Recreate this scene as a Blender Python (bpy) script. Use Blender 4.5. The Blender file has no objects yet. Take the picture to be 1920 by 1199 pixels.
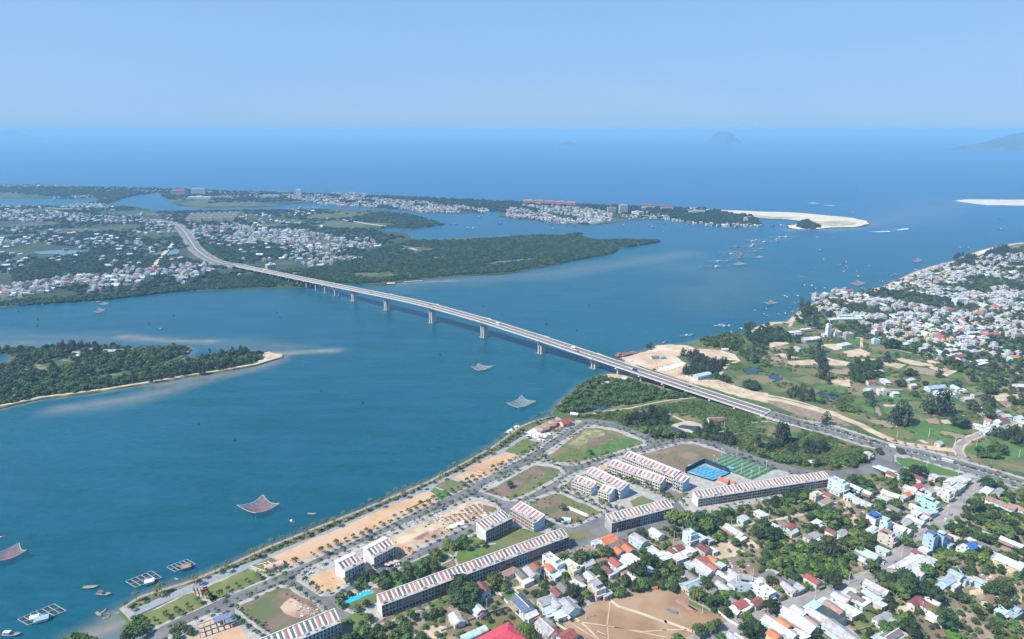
import bpy, math, random, time
import numpy as np
from mathutils import Vector, Matrix
random.seed(7); rng = np.random.default_rng(7)
R = math.radians
S = bpy.context.scene
COL = S.collection
# ---------------------------------------------------------------- camera
CAMH = 340.0; FPX = 1280.0; PITCH = math.atan((599.5 - 246) / FPX)
cam = bpy.data.objects.new('camera', bpy.data.cameras.new('camera'))
cam.data.sensor_width = 36; cam.data.lens = FPX / 1920 * 36
cam.data.clip_start = 1; cam.data.clip_end = 200000
cam.location = (0, 0, CAMH); cam.rotation_euler = (math.pi / 2 - PITCH, 0, 0)
COL.objects.link(cam); S.camera = cam
# ---------------------------------------------------------------- sky, sun, exposure
SUN_EL = R(49); SUN_AZ = R(250)       # clockwise from +Y
W = bpy.data.worlds.new('World'); S.world = W; W.use_nodes = True
nt = W.node_tree; nt.nodes.clear()
sky = nt.nodes.new('ShaderNodeTexSky'); sky.sky_type = 'NISHITA'; sky.sun_disc = False
sky.sun_elevation = SUN_EL; sky.sun_rotation = SUN_AZ; sky.altitude = 300
sky.air_density = 1.0; sky.dust_density = 0.6; sky.ozone_density = 3.0
mx = nt.nodes.new('ShaderNodeMix'); mx.data_type = 'RGBA'; mx.inputs[0].default_value = 0.45
bg = nt.nodes.new('ShaderNodeBackground'); bg.inputs[1].default_value = 0.066
wo = nt.nodes.new('ShaderNodeOutputWorld')
nt.links.new(sky.outputs[0], mx.inputs[6]); mx.inputs[7].default_value = (2.35, 4.45, 7.6, 1)   # fixed blue mixed in to set the sky colour
# faint uneven veil, so the sky is not one smooth ramp
tcw = nt.nodes.new('ShaderNodeTexCoord'); mpw = nt.nodes.new('ShaderNodeMapping'); mpw.inputs['Scale'].default_value = (2, 2, 9); nzw = nt.nodes.new('ShaderNodeTexNoise'); nzw.inputs['Scale'].default_value = 1.1; nzw.inputs['Detail'].default_value = 5
mrw = nt.nodes.new('ShaderNodeMapRange'); mrw.inputs[1].default_value = .3; mrw.inputs[2].default_value = .7; mrw.inputs[3].default_value = .70; mrw.inputs[4].default_value = .86
nt.links.new(tcw.outputs['Generated'], mpw.inputs[0]); nt.links.new(mpw.outputs[0], nzw.inputs['Vector']); nt.links.new(nzw.outputs[0], mrw.inputs[0]); nt.links.new(mrw.outputs[0], mx.inputs[0])
nt.links.new(mx.outputs[2], bg.inputs[0]); nt.links.new(bg.outputs[0], wo.inputs[0])
sun = bpy.data.objects.new('sun', bpy.data.lights.new('sun', 'SUN'))
sun.data.energy = 4.2; sun.data.angle = R(0.5); sun.data.color = (1.0, 0.95, 0.87)
sd = Vector((math.sin(SUN_AZ) * math.cos(SUN_EL), math.cos(SUN_AZ) * math.cos(SUN_EL), math.sin(SUN_EL)))
sun.rotation_euler = sd.to_track_quat('Z', 'Y').to_euler(); sun.location = (0, 0, 500)
COL.objects.link(sun)
S.view_settings.view_transform = 'Standard'; S.view_settings.look = 'None'
S.view_settings.exposure = 0.9; S.view_settings.gamma = 1.0
S.render.film_transparent = False
S.cycles.volume_bounces = 0; S.cycles.max_bounces = 5; S.cycles.transparent_max_bounces = 8
# ---------------------------------------------------------------- helpers
LZ = 1.5                                  # level of the low land above the water
cp, sp_ = math.cos(PITCH), math.sin(PITCH)
def G(px, py, z=LZ):
    """photo pixel -> point on the level z"""
    x = (px - 960) / FPX; y = -(py - 599.5) / FPX
    d = (x, cp + y * sp_, -sp_ + y * cp)
    t = (z - CAMH) / d[2]
    return (d[0] * t, d[1] * t)
def PXL(x, y, z=LZ):
    z -= CAMH; dz = y * cp - z * sp_; u = y * sp_ + z * cp
    return (960 + FPX * x / dz, 599.5 - FPX * u / dz)
def Zm(ox, oy, s):
    return lambda pts: [(ox + a / s, oy + b / s) for a, b in pts]
z1 = Zm(200, 900, 4.01); z2 = Zm(550, 900, 4.01); z3 = Zm(800, 740, 3.998); z4 = Zm(1100, 780, 3.998)
z5 = Zm(850, 960, 4.8); z6 = Zm(1200, 960, 4.8); z7 = Zm(1560, 960, 5.017); z8 = Zm(1500, 780, 3.998)
zf = Zm(1440, 560, 3.996); za = Zm(0, 320, 3.996); zb = Zm(480, 320, 3.996); zc = Zm(960, 320, 3.996); zd = Zm(1440, 320, 3.996)
ze = Zm(0, 600, 3.996); zg = Zm(0, 900, 4.0); zh = Zm(1040, 600, 4.61); zi = Zm(1180, 660, 6.37); zj = Zm(1400, 740, 6.4)
zk = Zm(300, 380, 5.994)
def W_(pts, z=LZ): return [G(a, b, z) for a, b in pts]
MATS = {}
def mat(name, c1, c2=None, scale=.1, rough=.85, c3=None, rv=0., detail=4, lo=.4, hi=.6, metal=0., c3s=None, bump=0., stretch=None, rot=0, vor=False, spec=.3):
    if name in MATS: return MATS[name]
    m = bpy.data.materials.new(name); m.use_nodes = True; n = m.node_tree; b = n.nodes['Principled BSDF']
    c1, c2, c3 = [None if c is None else tuple(v * .85 for v in c) for c in (c1, c2, c3)]
    b.inputs['Roughness'].default_value = rough; b.inputs['Metallic'].default_value = metal
    b.inputs['Specular IOR Level'].default_value = spec
    L = n.links.new
    def node(t, **k):
        q = n.nodes.new(t)
        for a, v in k.items(): setattr(q, a, v)
        return q
    tc = node('ShaderNodeTexCoord'); co = tc.outputs['Object']
    if stretch:
        mp = node('ShaderNodeMapping'); mp.inputs['Rotation'].default_value = (0, 0, rot); mp.inputs['Scale'].default_value = stretch
        L(co, mp.inputs[0]); co = mp.outputs[0]
    def noise(sc, det=detail):
        q = node('ShaderNodeTexNoise'); q.inputs['Scale'].default_value = sc; q.inputs['Detail'].default_value = det; q.inputs['Roughness'].default_value = .6
        L(co, q.inputs['Vector']); return q.outputs[0]
    def rmp(src, a, z):
        q = node('ShaderNodeMapRange'); q.inputs[1].default_value = a; q.inputs[2].default_value = z; L(src, q.inputs[0]); return q.outputs[0]
    def mix(f, a, bb, mode='MIX'):
        q = node('ShaderNodeMix', data_type='RGBA', blend_type=mode)
        if isinstance(f, float): q.inputs[0].default_value = f
        else: L(f, q.inputs[0])
        for i, v in ((6, a), (7, bb)):
            if isinstance(v, tuple): q.inputs[i].default_value = (*v[:3], 1)
            else: L(v, q.inputs[i])
        return q.outputs[2]
    cur = tuple(c1)
    if c2: cur = mix(rmp(noise(scale), lo, hi), cur, tuple(c2))
    if c3: cur = mix(rmp(noise((c3s or scale * .35), 3), .48, .6), cur, tuple(c3))
    if rv:
        oi = node('ShaderNodeObjectInfo'); hs = node('ShaderNodeHueSaturation')
        L(rmp(oi.outputs['Random'], -rv * 0 + 0, 1), node('ShaderNodeMapRange').inputs[0])
        v = node('ShaderNodeMapRange'); v.inputs[3].default_value = 1 - rv; v.inputs[4].default_value = 1 + rv; L(oi.outputs['Random'], v.inputs[0])
        L(v.outputs[0], hs.inputs['Value'])
        mm = node('ShaderNodeMath', operation='MULTIPLY'); mm.inputs[1].default_value = 7.31; L(oi.outputs['Random'], mm.inputs[0])
        fr = node('ShaderNodeMath', operation='FRACT'); L(mm.outputs[0], fr.inputs[0])
        h = node('ShaderNodeMapRange'); h.inputs[3].default_value = .5 - rv * .11; h.inputs[4].default_value = .5 + rv * .05; L(fr.outputs[0], h.inputs[0])
        L(h.outputs[0], hs.inputs['Hue'])
        if isinstance(cur, tuple): hs.inputs['Color'].default_value = (*cur, 1)
        else: L(cur, hs.inputs['Color'])
        cur = hs.outputs[0]
    if isinstance(cur, tuple): b.inputs['Base Color'].default_value = (*cur, 1)
    else: L(cur, b.inputs['Base Color'])
    if bump:
        bp = node('ShaderNodeBump'); bp.inputs['Strength'].default_value = bump; bp.inputs['Distance'].default_value = 1.0
        L(noise(scale * 3), bp.inputs['Height']); L(bp.outputs[0], b.inputs['Normal'])
    MATS[name] = m; return m
def tag(o, label=None, cat=None, group=None, kind=None):
    if label: o['label'] = label
    if cat: o['category'] = cat
    if group: o['group'] = group
    if kind: o['kind'] = kind
    return o
def mesh(name, vs, fs, mats, mi=None, smooth=False):
    me = bpy.data.meshes.new(name); me.from_pydata(vs, [], fs)
    for m in (mats if isinstance(mats, (list, tuple)) else [mats]): me.materials.append(m)
    if mi is not None: me.polygons.foreach_set('material_index', mi)
    if smooth: me.polygons.foreach_set('use_smooth', [True] * len(me.polygons))
    me.update(); return me
def link(name, data, parent=None, loc=None, rz=0, scale=None):
    o = bpy.data.objects.new(name, data); COL.objects.link(o)
    if loc is not None: o.location = loc
    if rz: o.rotation_euler = (0, 0, rz)
    if scale is not None: o.scale = scale
    if parent is not None: o.parent = parent
    return o
class MB:
    def __init__(s): s.v = []; s.f = []; s.m = []
    def add(s, vs, fs, m=0, M=None):
        b = len(s.v)
        if M is not None: vs = [tuple(M @ Vector(q)) for q in vs]
        s.v += [tuple(q) for q in vs]; s.f += [tuple(b + i for i in q) for q in fs]; s.m += [m] * len(fs); return s
    def box(s, x0, x1, y0, y1, z0, z1, m=0, M=None):
        return s.add([(x0, y0, z0), (x1, y0, z0), (x1, y1, z0), (x0, y1, z0), (x0, y0, z1), (x1, y0, z1), (x1, y1, z1), (x0, y1, z1)],
                     [(3, 2, 1, 0), (4, 5, 6, 7), (0, 1, 5, 4), (1, 2, 6, 5), (2, 3, 7, 6), (3, 0, 4, 7)], m, M)
    def prism(s, pts, z0, z1, m=0):
        n = len(pts); return s.add([(a, b, z0) for a, b in pts] + [(a, b, z1) for a, b in pts],
                                   [tuple(range(n, 2 * n)), tuple(range(n - 1, -1, -1))] + [(i, (i + 1) % n, n + (i + 1) % n, n + i) for i in range(n)], m)
    def cyl(s, p, q, r0, r1, n=6, m=0):
        p = Vector(p); q = Vector(q); d = (q - p).normalized(); u = d.orthogonal().normalized(); w = d.cross(u)
        vs = []
        for c, r in ((p, r0), (q, r1)):
            for i in range(n): a = 2 * math.pi * i / n; vs.append(tuple(c + (u * math.cos(a) + w * math.sin(a)) * r))
        return s.add(vs, [(i, (i + 1) % n, n + (i + 1) % n, n + i) for i in range(n)] + [tuple(range(n - 1, -1, -1)), tuple(range(n, 2 * n))], m)
    def mesh(s, name, mats, smooth=False): return mesh(name, s.v, s.f, mats, s.m, smooth)
def ccw(p):
    a = sum(p[i][0] * p[(i + 1) % len(p)][1] - p[(i + 1) % len(p)][0] * p[i][1] for i in range(len(p)))
    return p if a > 0 else p[::-1]
def rough_edge(pts, step=14, amp=.12, seed=1, closed=True):
    """split the edges of an outline and move the new points irregularly"""
    r = random.Random(seed); out = []
    n = len(pts)
    for i in range(n if closed else n - 1):
        a = Vector(pts[i]); b = Vector(pts[(i + 1) % n]); L = (b - a).length
        k = min(60, max(1, int(L / step))); nn = Vector((-(b - a).y, (b - a).x)) / max(L, 1e-6); w = 0
        for j in range(k):
            t = j / k; w = .6 * w + r.uniform(-1, 1)
            out.append(tuple(a.lerp(b, t) + nn * (w * amp * step * (0 if j == 0 else 1))))
    return out
class Mask:
    """1 m raster of the near ground, used to keep scattered things off roads and houses"""
    def __init__(s, x0, x1, y0, y1):
        s.x0, s.y0 = x0, y0; s.a = np.zeros((y1 - y0, x1 - x0), np.uint8)
    def poly(s, pts, val=1):
        P = np.array(pts); H, Wd = s.a.shape
        x0 = int(max(0, P[:, 0].min() - s.x0)); x1 = int(min(Wd, P[:, 0].max() - s.x0 + 2)); y0 = int(max(0, P[:, 1].min() - s.y0)); y1 = int(min(H, P[:, 1].max() - s.y0 + 2))
        if x1 <= x0 or y1 <= y0: return
        X, Y = np.meshgrid(np.arange(x0, x1) + .5 + s.x0, np.arange(y0, y1) + .5 + s.y0)
        s.a[y0:y1, x0:x1][pip(X, Y, pts)] = val
    def disc(s, x, y, r, val=1): s.poly([(x + r * math.cos(a * .785), y + r * math.sin(a * .785)) for a in range(8)], val)
    def at(s, X, Y):
        i = np.floor(np.asarray(Y) - s.y0).astype(int); j = np.floor(np.asarray(X) - s.x0).astype(int); H, Wd = s.a.shape
        ok = (i >= 0) & (i < H) & (j >= 0) & (j < Wd); r = np.zeros(np.shape(X), np.uint8)
        r[ok] = s.a[i[ok], j[ok]]; return r
def pip(X, Y, pts):
    r = np.zeros(np.shape(X), bool); n = len(pts)
    for i in range(n):
        xa, ya = pts[i]; xb, yb = pts[(i + 1) % n]
        if ya == yb: continue
        r ^= ((ya > Y) != (yb > Y)) & (X < (xb - xa) * (Y - ya) / (yb - ya) + xa)
    return r
mask = Mask(-1900, 1700, 300, 2900)
def patch(name, px, m, z, block=0, kind='structure', skirt=0, edge=0, seed=1, label=None):
    P = ccw(W_(px))
    if edge: P = rough_edge(P, edge, .22, seed)
    n = len(P); vs = [(a, b, z) for a, b in P]; fs = [tuple(range(n))]
    if skirt:
        vs += [(a, b, z - skirt) for a, b in P]; fs += [(i, n + i, n + (i + 1) % n, (i + 1) % n) for i in range(n)]
    o = link(name, mesh(name, vs, fs, m)); o['kind'] = kind
    if label: o['label'] = label
    if block: mask.poly(P, block)
    return o
def ribbon(name, px, width, m, z, block=1, off=0., kind='structure', thick=0, world=False):
    P = [Vector(q) for q in (px if world else W_(px))]; Lp = []; Rp = []
    for i, q in enumerate(P):
        d = (P[min(i + 1, len(P) - 1)] - P[max(i - 1, 0)]).normalized(); nn = Vector((-d.y, d.x))
        Lp.append(q + nn * (off + width / 2)); Rp.append(q + nn * (off - width / 2))
    poly = ccw([tuple(q) for q in Rp + Lp[::-1]])
    vs = []; fs = []
    for i, (a, b) in enumerate(zip(Lp, Rp)): h = z[i] if isinstance(z, list) else z; vs += [(a.x, a.y, h), (b.x, b.y, h)]
    fs = [(2 * i, 2 * i + 1, 2 * i + 3, 2 * i + 2) for i in range(len(P) - 1)]
    if thick:
        nb = len(vs); vs += [(a, b, c - thick) for a, b, c in vs]
        for i in range(len(P) - 1):
            fs += [(2 * i, 2 * i + 2, nb + 2 * i + 2, nb + 2 * i), (2 * i + 1, nb + 2 * i + 1, nb + 2 * i + 3, 2 * i + 3)]
    o = link(name, mesh(name, vs, fs, m)); o['kind'] = kind
    if block: mask.poly([tuple(q) for q in Rp + Lp[::-1]], block)
    return o
# ---- labels: every repeat is told apart by its look and by a landmark one can find
LM = [('the blue swimming pool', 675, 1118), ('the bare brown playing field', 1200, 1160), ('the bridge\'s near end', 1440, 775), ('the striped green pitch', 1385, 872),
      ('the blue sports court', 1322, 886), ('the highway T junction', 1648, 855), ('the tall pale blue house', 1748, 1015), ('the blue roofed villa', 1640, 975),
      ('the big red hip roof', 935, 1192), ('the riverside brown roofs', 1035, 800), ('the white riverside plaza', 1008, 812), ('the red lawn sculpture', 384, 1112),
      ('the yellow garden pavilion', 512, 1063), ('the longest terrace', 880, 1085), ('the coloured front terrace', 985, 975), ('the open steel frame', 410, 1168),
      ('the large white warehouse', 1700, 1060), ('the white field tower', 1553, 607), ('the anchored barge', 1175, 664), ('the twin dark ponds', 1300, 805),
      ('the lone big field tree', 1468, 815), ('the dark green net roof', 1535, 1140), ('the barrel roofed shed', 1200, 1015), ('the yellowish lawn', 1615, 1165),
      ('the white garden wall', 1830, 1000), ('the curved side road', 1805, 840), ('the bridge\'s far end', 455, 500), ('the sand spit tip', 1620, 420),
      ('the small wooded islet', 1510, 424), ('the rocky river landing', 235, 1145), ('the western wooded island', 250, 690), ('the village shore bend', 1500, 590),
      ('the boat moorings', 1560, 520), ('the cage raft group', 1400, 470), ('the white apartment block', 1160, 392), ('the twin white terraces', 680, 1065),
      ('the foundation works', 860, 965), ('the navy roofed house', 978, 1135), ('the aqua orange-roofed house', 1900, 670), ('the white factory sheds', 1590, 597),
      ('the long orange walled shed', 1378, 1000), ('the pink roofed school', 1890, 948), ('the sandy work yard', 1230, 690), ('the lone plot tree', 956, 910),
      ('the grassy triangle', 1750, 880), ('the concrete highway crossing', 1890, 905), ('the white corner shops', 1800, 905), ('the sandy clearing', 1600, 660), ('the mangrove headland', 1150, 745)]
ORD = ['nearest', 'second nearest', 'third nearest', 'fourth nearest', 'fifth nearest', 'sixth nearest', 'seventh nearest', 'eighth nearest', 'ninth nearest', 'tenth nearest'] + \
      [f'{w} nearest' for w in 'eleventh twelfth thirteenth fourteenth fifteenth sixteenth seventeenth eighteenth nineteenth twentieth'.split()] + \
      [f'{t}-{u} nearest' for t in ('twenty', 'thirty', 'forty', 'fifty', 'sixty') for u in 'first second third fourth fifth sixth seventh eighth ninth'.split()]
REG = []
def reg(o, desc, cat, group, sub='things'):
    o['category'] = cat; o['group'] = group; REG.append((o, desc)); return o
def finish_labels():
    b = {}
    for o, desc in REG:
        x, y = PXL(o.location.x, o.location.y, 0)
        d, nm, lx, ly = min((math.hypot(x - a, (y - c) * 1.4), n_, a, c) for n_, a, c in LM)
        dx, dy = x - lx, (y - ly) * 1.4
        side = ('right of it' if dx > 0 else 'left of it') if abs(dx) > abs(dy) else ('before it' if dy > 0 else 'beyond it')
        b.setdefault((desc, nm, side), []).append((d, o))
    for (desc, nm, side), L in b.items():
        L.sort(key=lambda t: t[0])
        for i, (d, o) in enumerate(L): o['label'] = f'{desc} {ORD[min(i, len(ORD) - 1)]} to {nm}, {side}'
HAZE_COL = (.31, .65, 1.0, 1); HAZE_D = 8.9e-5
WAT_A = (.001, .058, .086); WAT_B = (.004, .088, .122); WAT_SEA = (.002, .088, .27)
# ---------------------------------------------------------------- materials of the ground
m_land = mat('scrub_ground', (.055, .10, .03), (.09, .12, .042), .05, c3=(.22, .17, .10), c3s=.014)
m_farland = mat('far_ground', (.022, .045, .016), (.04, .065, .026), .012, c3=(.09, .09, .05), c3s=.006)
m_village = mat('village_soil', (.08, .115, .04), (.25, .19, .13), .06, lo=.42, hi=.6, c3=(.33, .27, .2), c3s=.04)
m_asph = mat('asphalt', (.13, .128, .135), (.19, .185, .185), .05, rough=.9)
m_asph2 = mat('old_concrete_road', (.32, .30, .28), (.24, .225, .21), .08)
m_pave = mat('pavement_concrete', (.42, .40, .375), (.30, .29, .27), .25)
m_path = mat('promenade_paving', (.30, .31, .33), (.24, .25, .27), .3)
m_sand = mat('orange_sand', (.55, .35, .21), (.46, .28, .165), .08, c3=(.52, .36, .24), c3s=.03)
m_sand2 = mat('pale_sand', (.58, .46, .33), (.42, .32, .22), .07)
m_beach = mat('beach_sand', (.66, .58, .46), (.54, .47, .36), .02)
m_brown = mat('brown_lot', (.20, .14, .10), (.14, .135, .065), .035, c3=(.24, .17, .13), c3s=.03)
m_dry = mat('dry_field', (.33, .215, .13), (.27, .17, .10), .03, c3=(.36, .25, .16), c3s=.015)
m_grass = mat('mown_grass', (.10, .14, .04), (.17, .165, .07), .05, c3=(.20, .15, .09), c3s=.05)
m_lawn = mat('yellow_lawn', (.19, .19, .06), (.11, .15, .04), .04)
m_green = mat('rice_green', (.065, .145, .03), (.10, .175, .045), .05)
m_olive = mat('olive_field', (.12, .15, .045), (.17, .16, .07), .04)
m_till = mat('tilled_soil', (.36, .27, .19), (.22, .17, .12), 1.2, stretch=(.25, 1.4, 1), rot=.6, lo=.45, hi=.55)
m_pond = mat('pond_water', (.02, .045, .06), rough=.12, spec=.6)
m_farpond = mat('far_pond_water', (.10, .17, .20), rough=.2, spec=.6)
m_white = mat('white_concrete', (.72, .72, .70), (.6, .6, .58), .3)
m_conc = mat('bridge_concrete', (.68, .655, .63), (.56, .54, .52), .12)
m_kerb = mat('kerb_paint', (.42, .40, .38), rough=.8)
m_rock = mat('revetment_stone', (.38, .31, .24), (.24, .20, .16), .6)
# ---------------------------------------------------------------- haze
hz = MB().box(-62000, 62000, -2600, 62000, -2.0, 384)
hm = bpy.data.materials.new('haze_air'); hm.use_nodes = True; q = hm.node_tree; q.nodes.clear()
pv = q.nodes.new('ShaderNodeVolumePrincipled'); pv.inputs['Color'].default_value = HAZE_COL; pv.inputs['Density'].default_value = HAZE_D
pv.inputs['Anisotropy'].default_value = 0.0
ho = q.nodes.new('ShaderNodeOutputMaterial'); q.links.new(pv.outputs[0], ho.inputs['Volume'])
haze = link('haze', hz.mesh('haze', hm)); tag(haze, kind='stuff', label='pale blue sea haze lying over the whole estuary')
# ---------------------------------------------------------------- land outlines (pixels of the photograph, at land level)
NEAR = [(-160, 1420), (60, 1330), (150, 1270), (212, 1212), (232, 1190), (246, 1172), (238, 1160), (224, 1146), (228, 1141), (262, 1119), (350, 1092), (424, 1062), (499, 1027), (599, 987), (675, 957), (799, 905), (875, 865), (925, 837),
        (975, 800), (1000, 790), (1035, 780), (1042, 764), (1052, 752), (1068, 741), (1082, 727), (1102, 716), (1122, 706), (1142, 700), (1172, 702), (1186, 690), (1168, 680), (1172, 670),
        (1195, 665), (1212, 655), (1235, 646), (1262, 645), (1300, 644), (1330, 632), (1372, 630), (1402, 628), (1402, 619), (1425, 612), (1450, 604), (1482, 603), (1492, 592), (1500, 585), (1520, 572), (1545, 560), (1600, 550), (1620, 546), (1660, 536), (1690, 522),
        (1720, 508), (1755, 497), (1785, 490), (1812, 478), (1850, 466), (1900, 456), (1960, 450), (2100, 452)]
near_w = W_(NEAR) + [(2600, 1900), (2600, 120), (-450, 120)]
MAIN = [(-300, 600), (-60, 580), (0, 576), (60, 570), (90, 567), (150, 563), (200, 558), (240, 556), (300, 549), (330, 546), (345, 545), (440, 543), (500, 541), (558, 541), (600, 538), (640, 532), (672, 530), (690, 533), (715, 536), (735, 532), (760, 527), (800, 522), (870, 517), (960, 512),
        (1000, 504), (1050, 495), (1100, 484), (1150, 475), (1165, 464), (1200, 458), (1240, 453), (1230, 449), (1190, 449), (1150, 450), (1120, 450), (1093, 447), (1080, 441), (1050, 445), (1010, 440), (960, 441), (950, 446), (900, 445), (838, 447), (835, 451), (780, 449), (767, 446), (769, 443), (755, 436), (705, 432), (707, 428), (730, 427), (775, 430), (835, 420),
        (810, 414), (792, 407), (767, 402), (730, 396), (705, 393), (680, 395), (620, 392), (575, 393), (520, 392), (375, 394), (288, 396), (270, 391), (238, 386), (192, 385), (230, 373), (250, 364), (246, 360), (235, 360), (190, 378), (130, 386), (60, 388),
        (-200, 380), (-700, 380), (-700, 600)]
SPIT = [(-700, 348), (-200, 346), (0, 345), (60, 346), (150, 349), (240, 352), (330, 356), (480, 359.5), (560, 362), (640, 364), (720, 368), (800, 373), (880, 376), (960, 378), (1100, 384), (1200, 388), (1300, 391), (1330, 392), (1440, 397.5), (1500, 399), (1540, 403), (1600, 409), (1625, 414), (1634, 420), (1620, 425), (1600, 427),
        (1560, 427), (1545, 428), (1530, 431), (1500, 431.5), (1478, 428), (1474, 423), (1500, 420), (1520, 418), (1500, 415), (1475, 412), (1440, 411), (1415, 409), (1428, 415), (1430, 420), (1422, 424), (1395, 425), (1360, 425), (1330, 422), (1297, 419), (1275, 415), (1255, 412), (1210, 412), (1167, 414), (1135, 420), (1100, 422), (1060, 421), (1017, 415), (960, 410), (932, 406), (940, 400), (930, 395), (917, 395), (905, 400), (870, 401), (805, 400),
        (767, 395), (705, 391), (630, 386), (585, 379), (540, 384), (480, 389), (375, 390), (333, 386), (312, 377), (300, 364), (262, 362), (246, 360), (190, 374), (0, 372), (-300, 380), (-700, 380)]
ISLE = [(-200, 650), (0, 652), (22, 664), (22, 674), (0, 684), (-200, 690), (-200, 800), (-60, 775), (0, 765), (20, 760), (75, 748), (125, 742), (200, 732), (260, 722), (300, 716), (350, 706), (400, 699), (440, 692), (480, 685), (505, 677), (530, 670), (530, 664), (500, 659), (460, 658),
        (400, 664), (370, 668), (330, 678), (300, 684), (240, 696), (180, 707), (160, 705), (220, 696), (280, 686), (330, 675), (352, 664), (358, 655), (350, 650), (310, 652), (260, 655), (200, 652), (185, 648), (150, 646), (110, 650), (75, 653), (25, 652), (10, 650)]
FARSPIT = [(1794, 376.5), (1812, 374), (1840, 374.3), (1880, 374.8), (1920, 374.8), (2200, 376), (2200, 388), (1920, 385), (1880, 384), (1850, 384), (1830, 381.5), (1812, 379)]
ISLET = [(95, 1215), (120, 1196), (150, 1190), (175, 1193), (190, 1205), (170, 1230)]
def land(name, P, m, step, seed, z=LZ, drop=4.5, spread=3.0):
    P = ccw(rough_edge(ccw(P), step, .16, seed)); n = len(P); vs = [(a, b, z) for a, b in P]
    out = []
    for i in range(n):
        d = Vector(P[(i + 1) % n]) - Vector(P[i - 1]); nn = Vector((d.y, -d.x)).normalized() if d.length else Vector((0, 0))
        out.append((P[i][0] + nn.x * spread, P[i][1] + nn.y * spread, z - drop))
    vs += out
    o = link(name, mesh(name, vs, [tuple(range(n))] + [(i, n + i, n + (i + 1) % n, (i + 1) % n) for i in range(n)], m)); o['kind'] = 'structure'; return P
near_p = land('ground', near_w, m_land, 16, 1)
main_p = land('ground', W_(MAIN), m_farland, 40, 2, spread=5)
spit_p = land('ground', W_(SPIT), m_farland, 60, 3, spread=5)
isle_p = land('ground', W_(ISLE), mat('island_ground', (.05, .085, .03), (.34, .28, .19), .03, lo=.5, hi=.7), 18, 4)
land('ground', W_(FARSPIT), m_beach, 60, 5, drop=3, spread=20)
land('ground', W_(ISLET), m_land, 6, 6)
# beaches and bare shore strips
patch('beach', [(1300, 391.3), (1440, 397.8), (1500, 399.5), (1540, 403.5), (1600, 409.5), (1625, 414.5), (1632, 420), (1600, 426.3), (1560, 426.5), (1530, 430), (1500, 430.5), (1480, 427.6), (1477, 423.5), (1500, 420.5), (1522, 418.2), (1500, 414.5), (1475, 411.5), (1440, 410.5), (1415, 408), (1400, 402), (1350, 397)], m_beach, LZ + .3, edge=40, seed=9)
patch('dune_grass', [(1480, 411), (1540, 416), (1580, 414), (1605, 418), (1600, 422), (1560, 424), (1530, 421), (1500, 414)], mat('dune_grass', (.30, .27, .16), (.5, .43, .3), .02), LZ + .6, edge=30, seed=3)
patch('dune_grass', [(1410, 403), (1450, 407), (1500, 408), (1480, 410.5), (1430, 409.5), (1400, 406)], mat('dune_grass', (.3, .27, .16)), LZ + .6, edge=30, seed=4)
ribbon('beach', [(-40, 768), (20, 757), (75, 745), (125, 739), (200, 729), (260, 719.5), (300, 713), (350, 703.5), (400, 696.5), (440, 689.5), (480, 682.5), (505, 675), (524, 669)], 5.5, m_sand2, LZ + .05, 1, 0)
patch('beach', [(488, 663), (505, 659.8), (528, 664.8), (528, 669.5), (500, 677), (484, 681)], m_sand2, LZ + .06, edge=8)
patch('mud_flat', [(1140, 702), (1172, 703.5), (1183, 692), (1168, 682), (1180, 672), (1210, 700), (1180, 712), (1150, 712), (1124, 708)], m_sand2, LZ + .05, 1, edge=10)
ribbon('beach', [(1404, 626), (1425, 614), (1450, 606), (1482, 605), (1494, 593), (1502, 587), (1522, 574), (1547, 562), (1600, 552), (1622, 548), (1662, 538), (1692, 524), (1722, 510), (1757, 499), (1787, 492), (1814, 480), (1852, 468), (1900, 458), (1960, 452)], 12, m_sand2, LZ + .04, 1)
patch('beach', [(1812, 479.5), (1850, 467), (1880, 461), (1880, 464), (1860, 471), (1850, 477), (1830, 480)], m_beach, LZ + .08, 1)
# ---------------------------------------------------------------- water: one sheet to the horizon, with the shoals seen through it
def axis(a, b, step, far):
    c = list(np.arange(a, b + 1, step)); lo = []; v = a; s = step
    while v > -far: s *= 1.6; v = max(-far, v - s); lo.append(v)
    hi = []; v = c[-1]; s = step
    while v < far: s *= 1.6; v = min(far, v + s); hi.append(v)
    return np.array(lo[::-1] + c + hi)
xs = axis(-1500, 2000, 11, 61000.); ys = axis(260, 2700, 11, 61000.); ys = ys[ys > -2500]
X, Y = np.meshgrid(xs, ys)
sh = np.zeros(X.shape); nz = np.sin(X * .031 + 1.3 * np.sin(Y * .017)) * .5 + np.sin(Y * .045 + np.sin(X * .02) * 2) * .3
def segd(pts):
    d = np.full(X.shape, 1e9)
    for (a, b), (c, e) in zip(pts[:-1], pts[1:]):
        L2 = (c - a) ** 2 + (e - b) ** 2 + 1e-9; t = np.clip(((X - a) * (c - a) + (Y - b) * (e - b)) / L2, 0, 1)
        d = np.minimum(d, np.hypot(X - a - t * (c - a), Y - b - t * (e - b)))
    return d
def shoal(px, rad, k, world=False):
    global sh
    d = segd(px if world else W_(px, 0)); sh = np.maximum(sh, k * .75 * np.clip(1 - d / rad * (1 + .35 * nz), 0, 1) ** 1.2)
shoal([(500, 664), (560, 661), (600, 659), (625, 658)], 22, .9)
shoal([(520, 672), (480, 690), (420, 703), (360, 718), (300, 735), (250, 747), (190, 757), (110, 768)], 34, .55)
shoal([(530, 668), (500, 684), (440, 700), (380, 708), (300, 722)], 26, .6)
shoal([(230, 632), (290, 637), (340, 640), (400, 641)], 22, .8)
shoal([(-50, 632), (120, 632), (230, 634), (420, 645), (560, 652)], 50, .25)
shoal([(-50, 645), (60, 643), (180, 641)], 40, .4)
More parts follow.
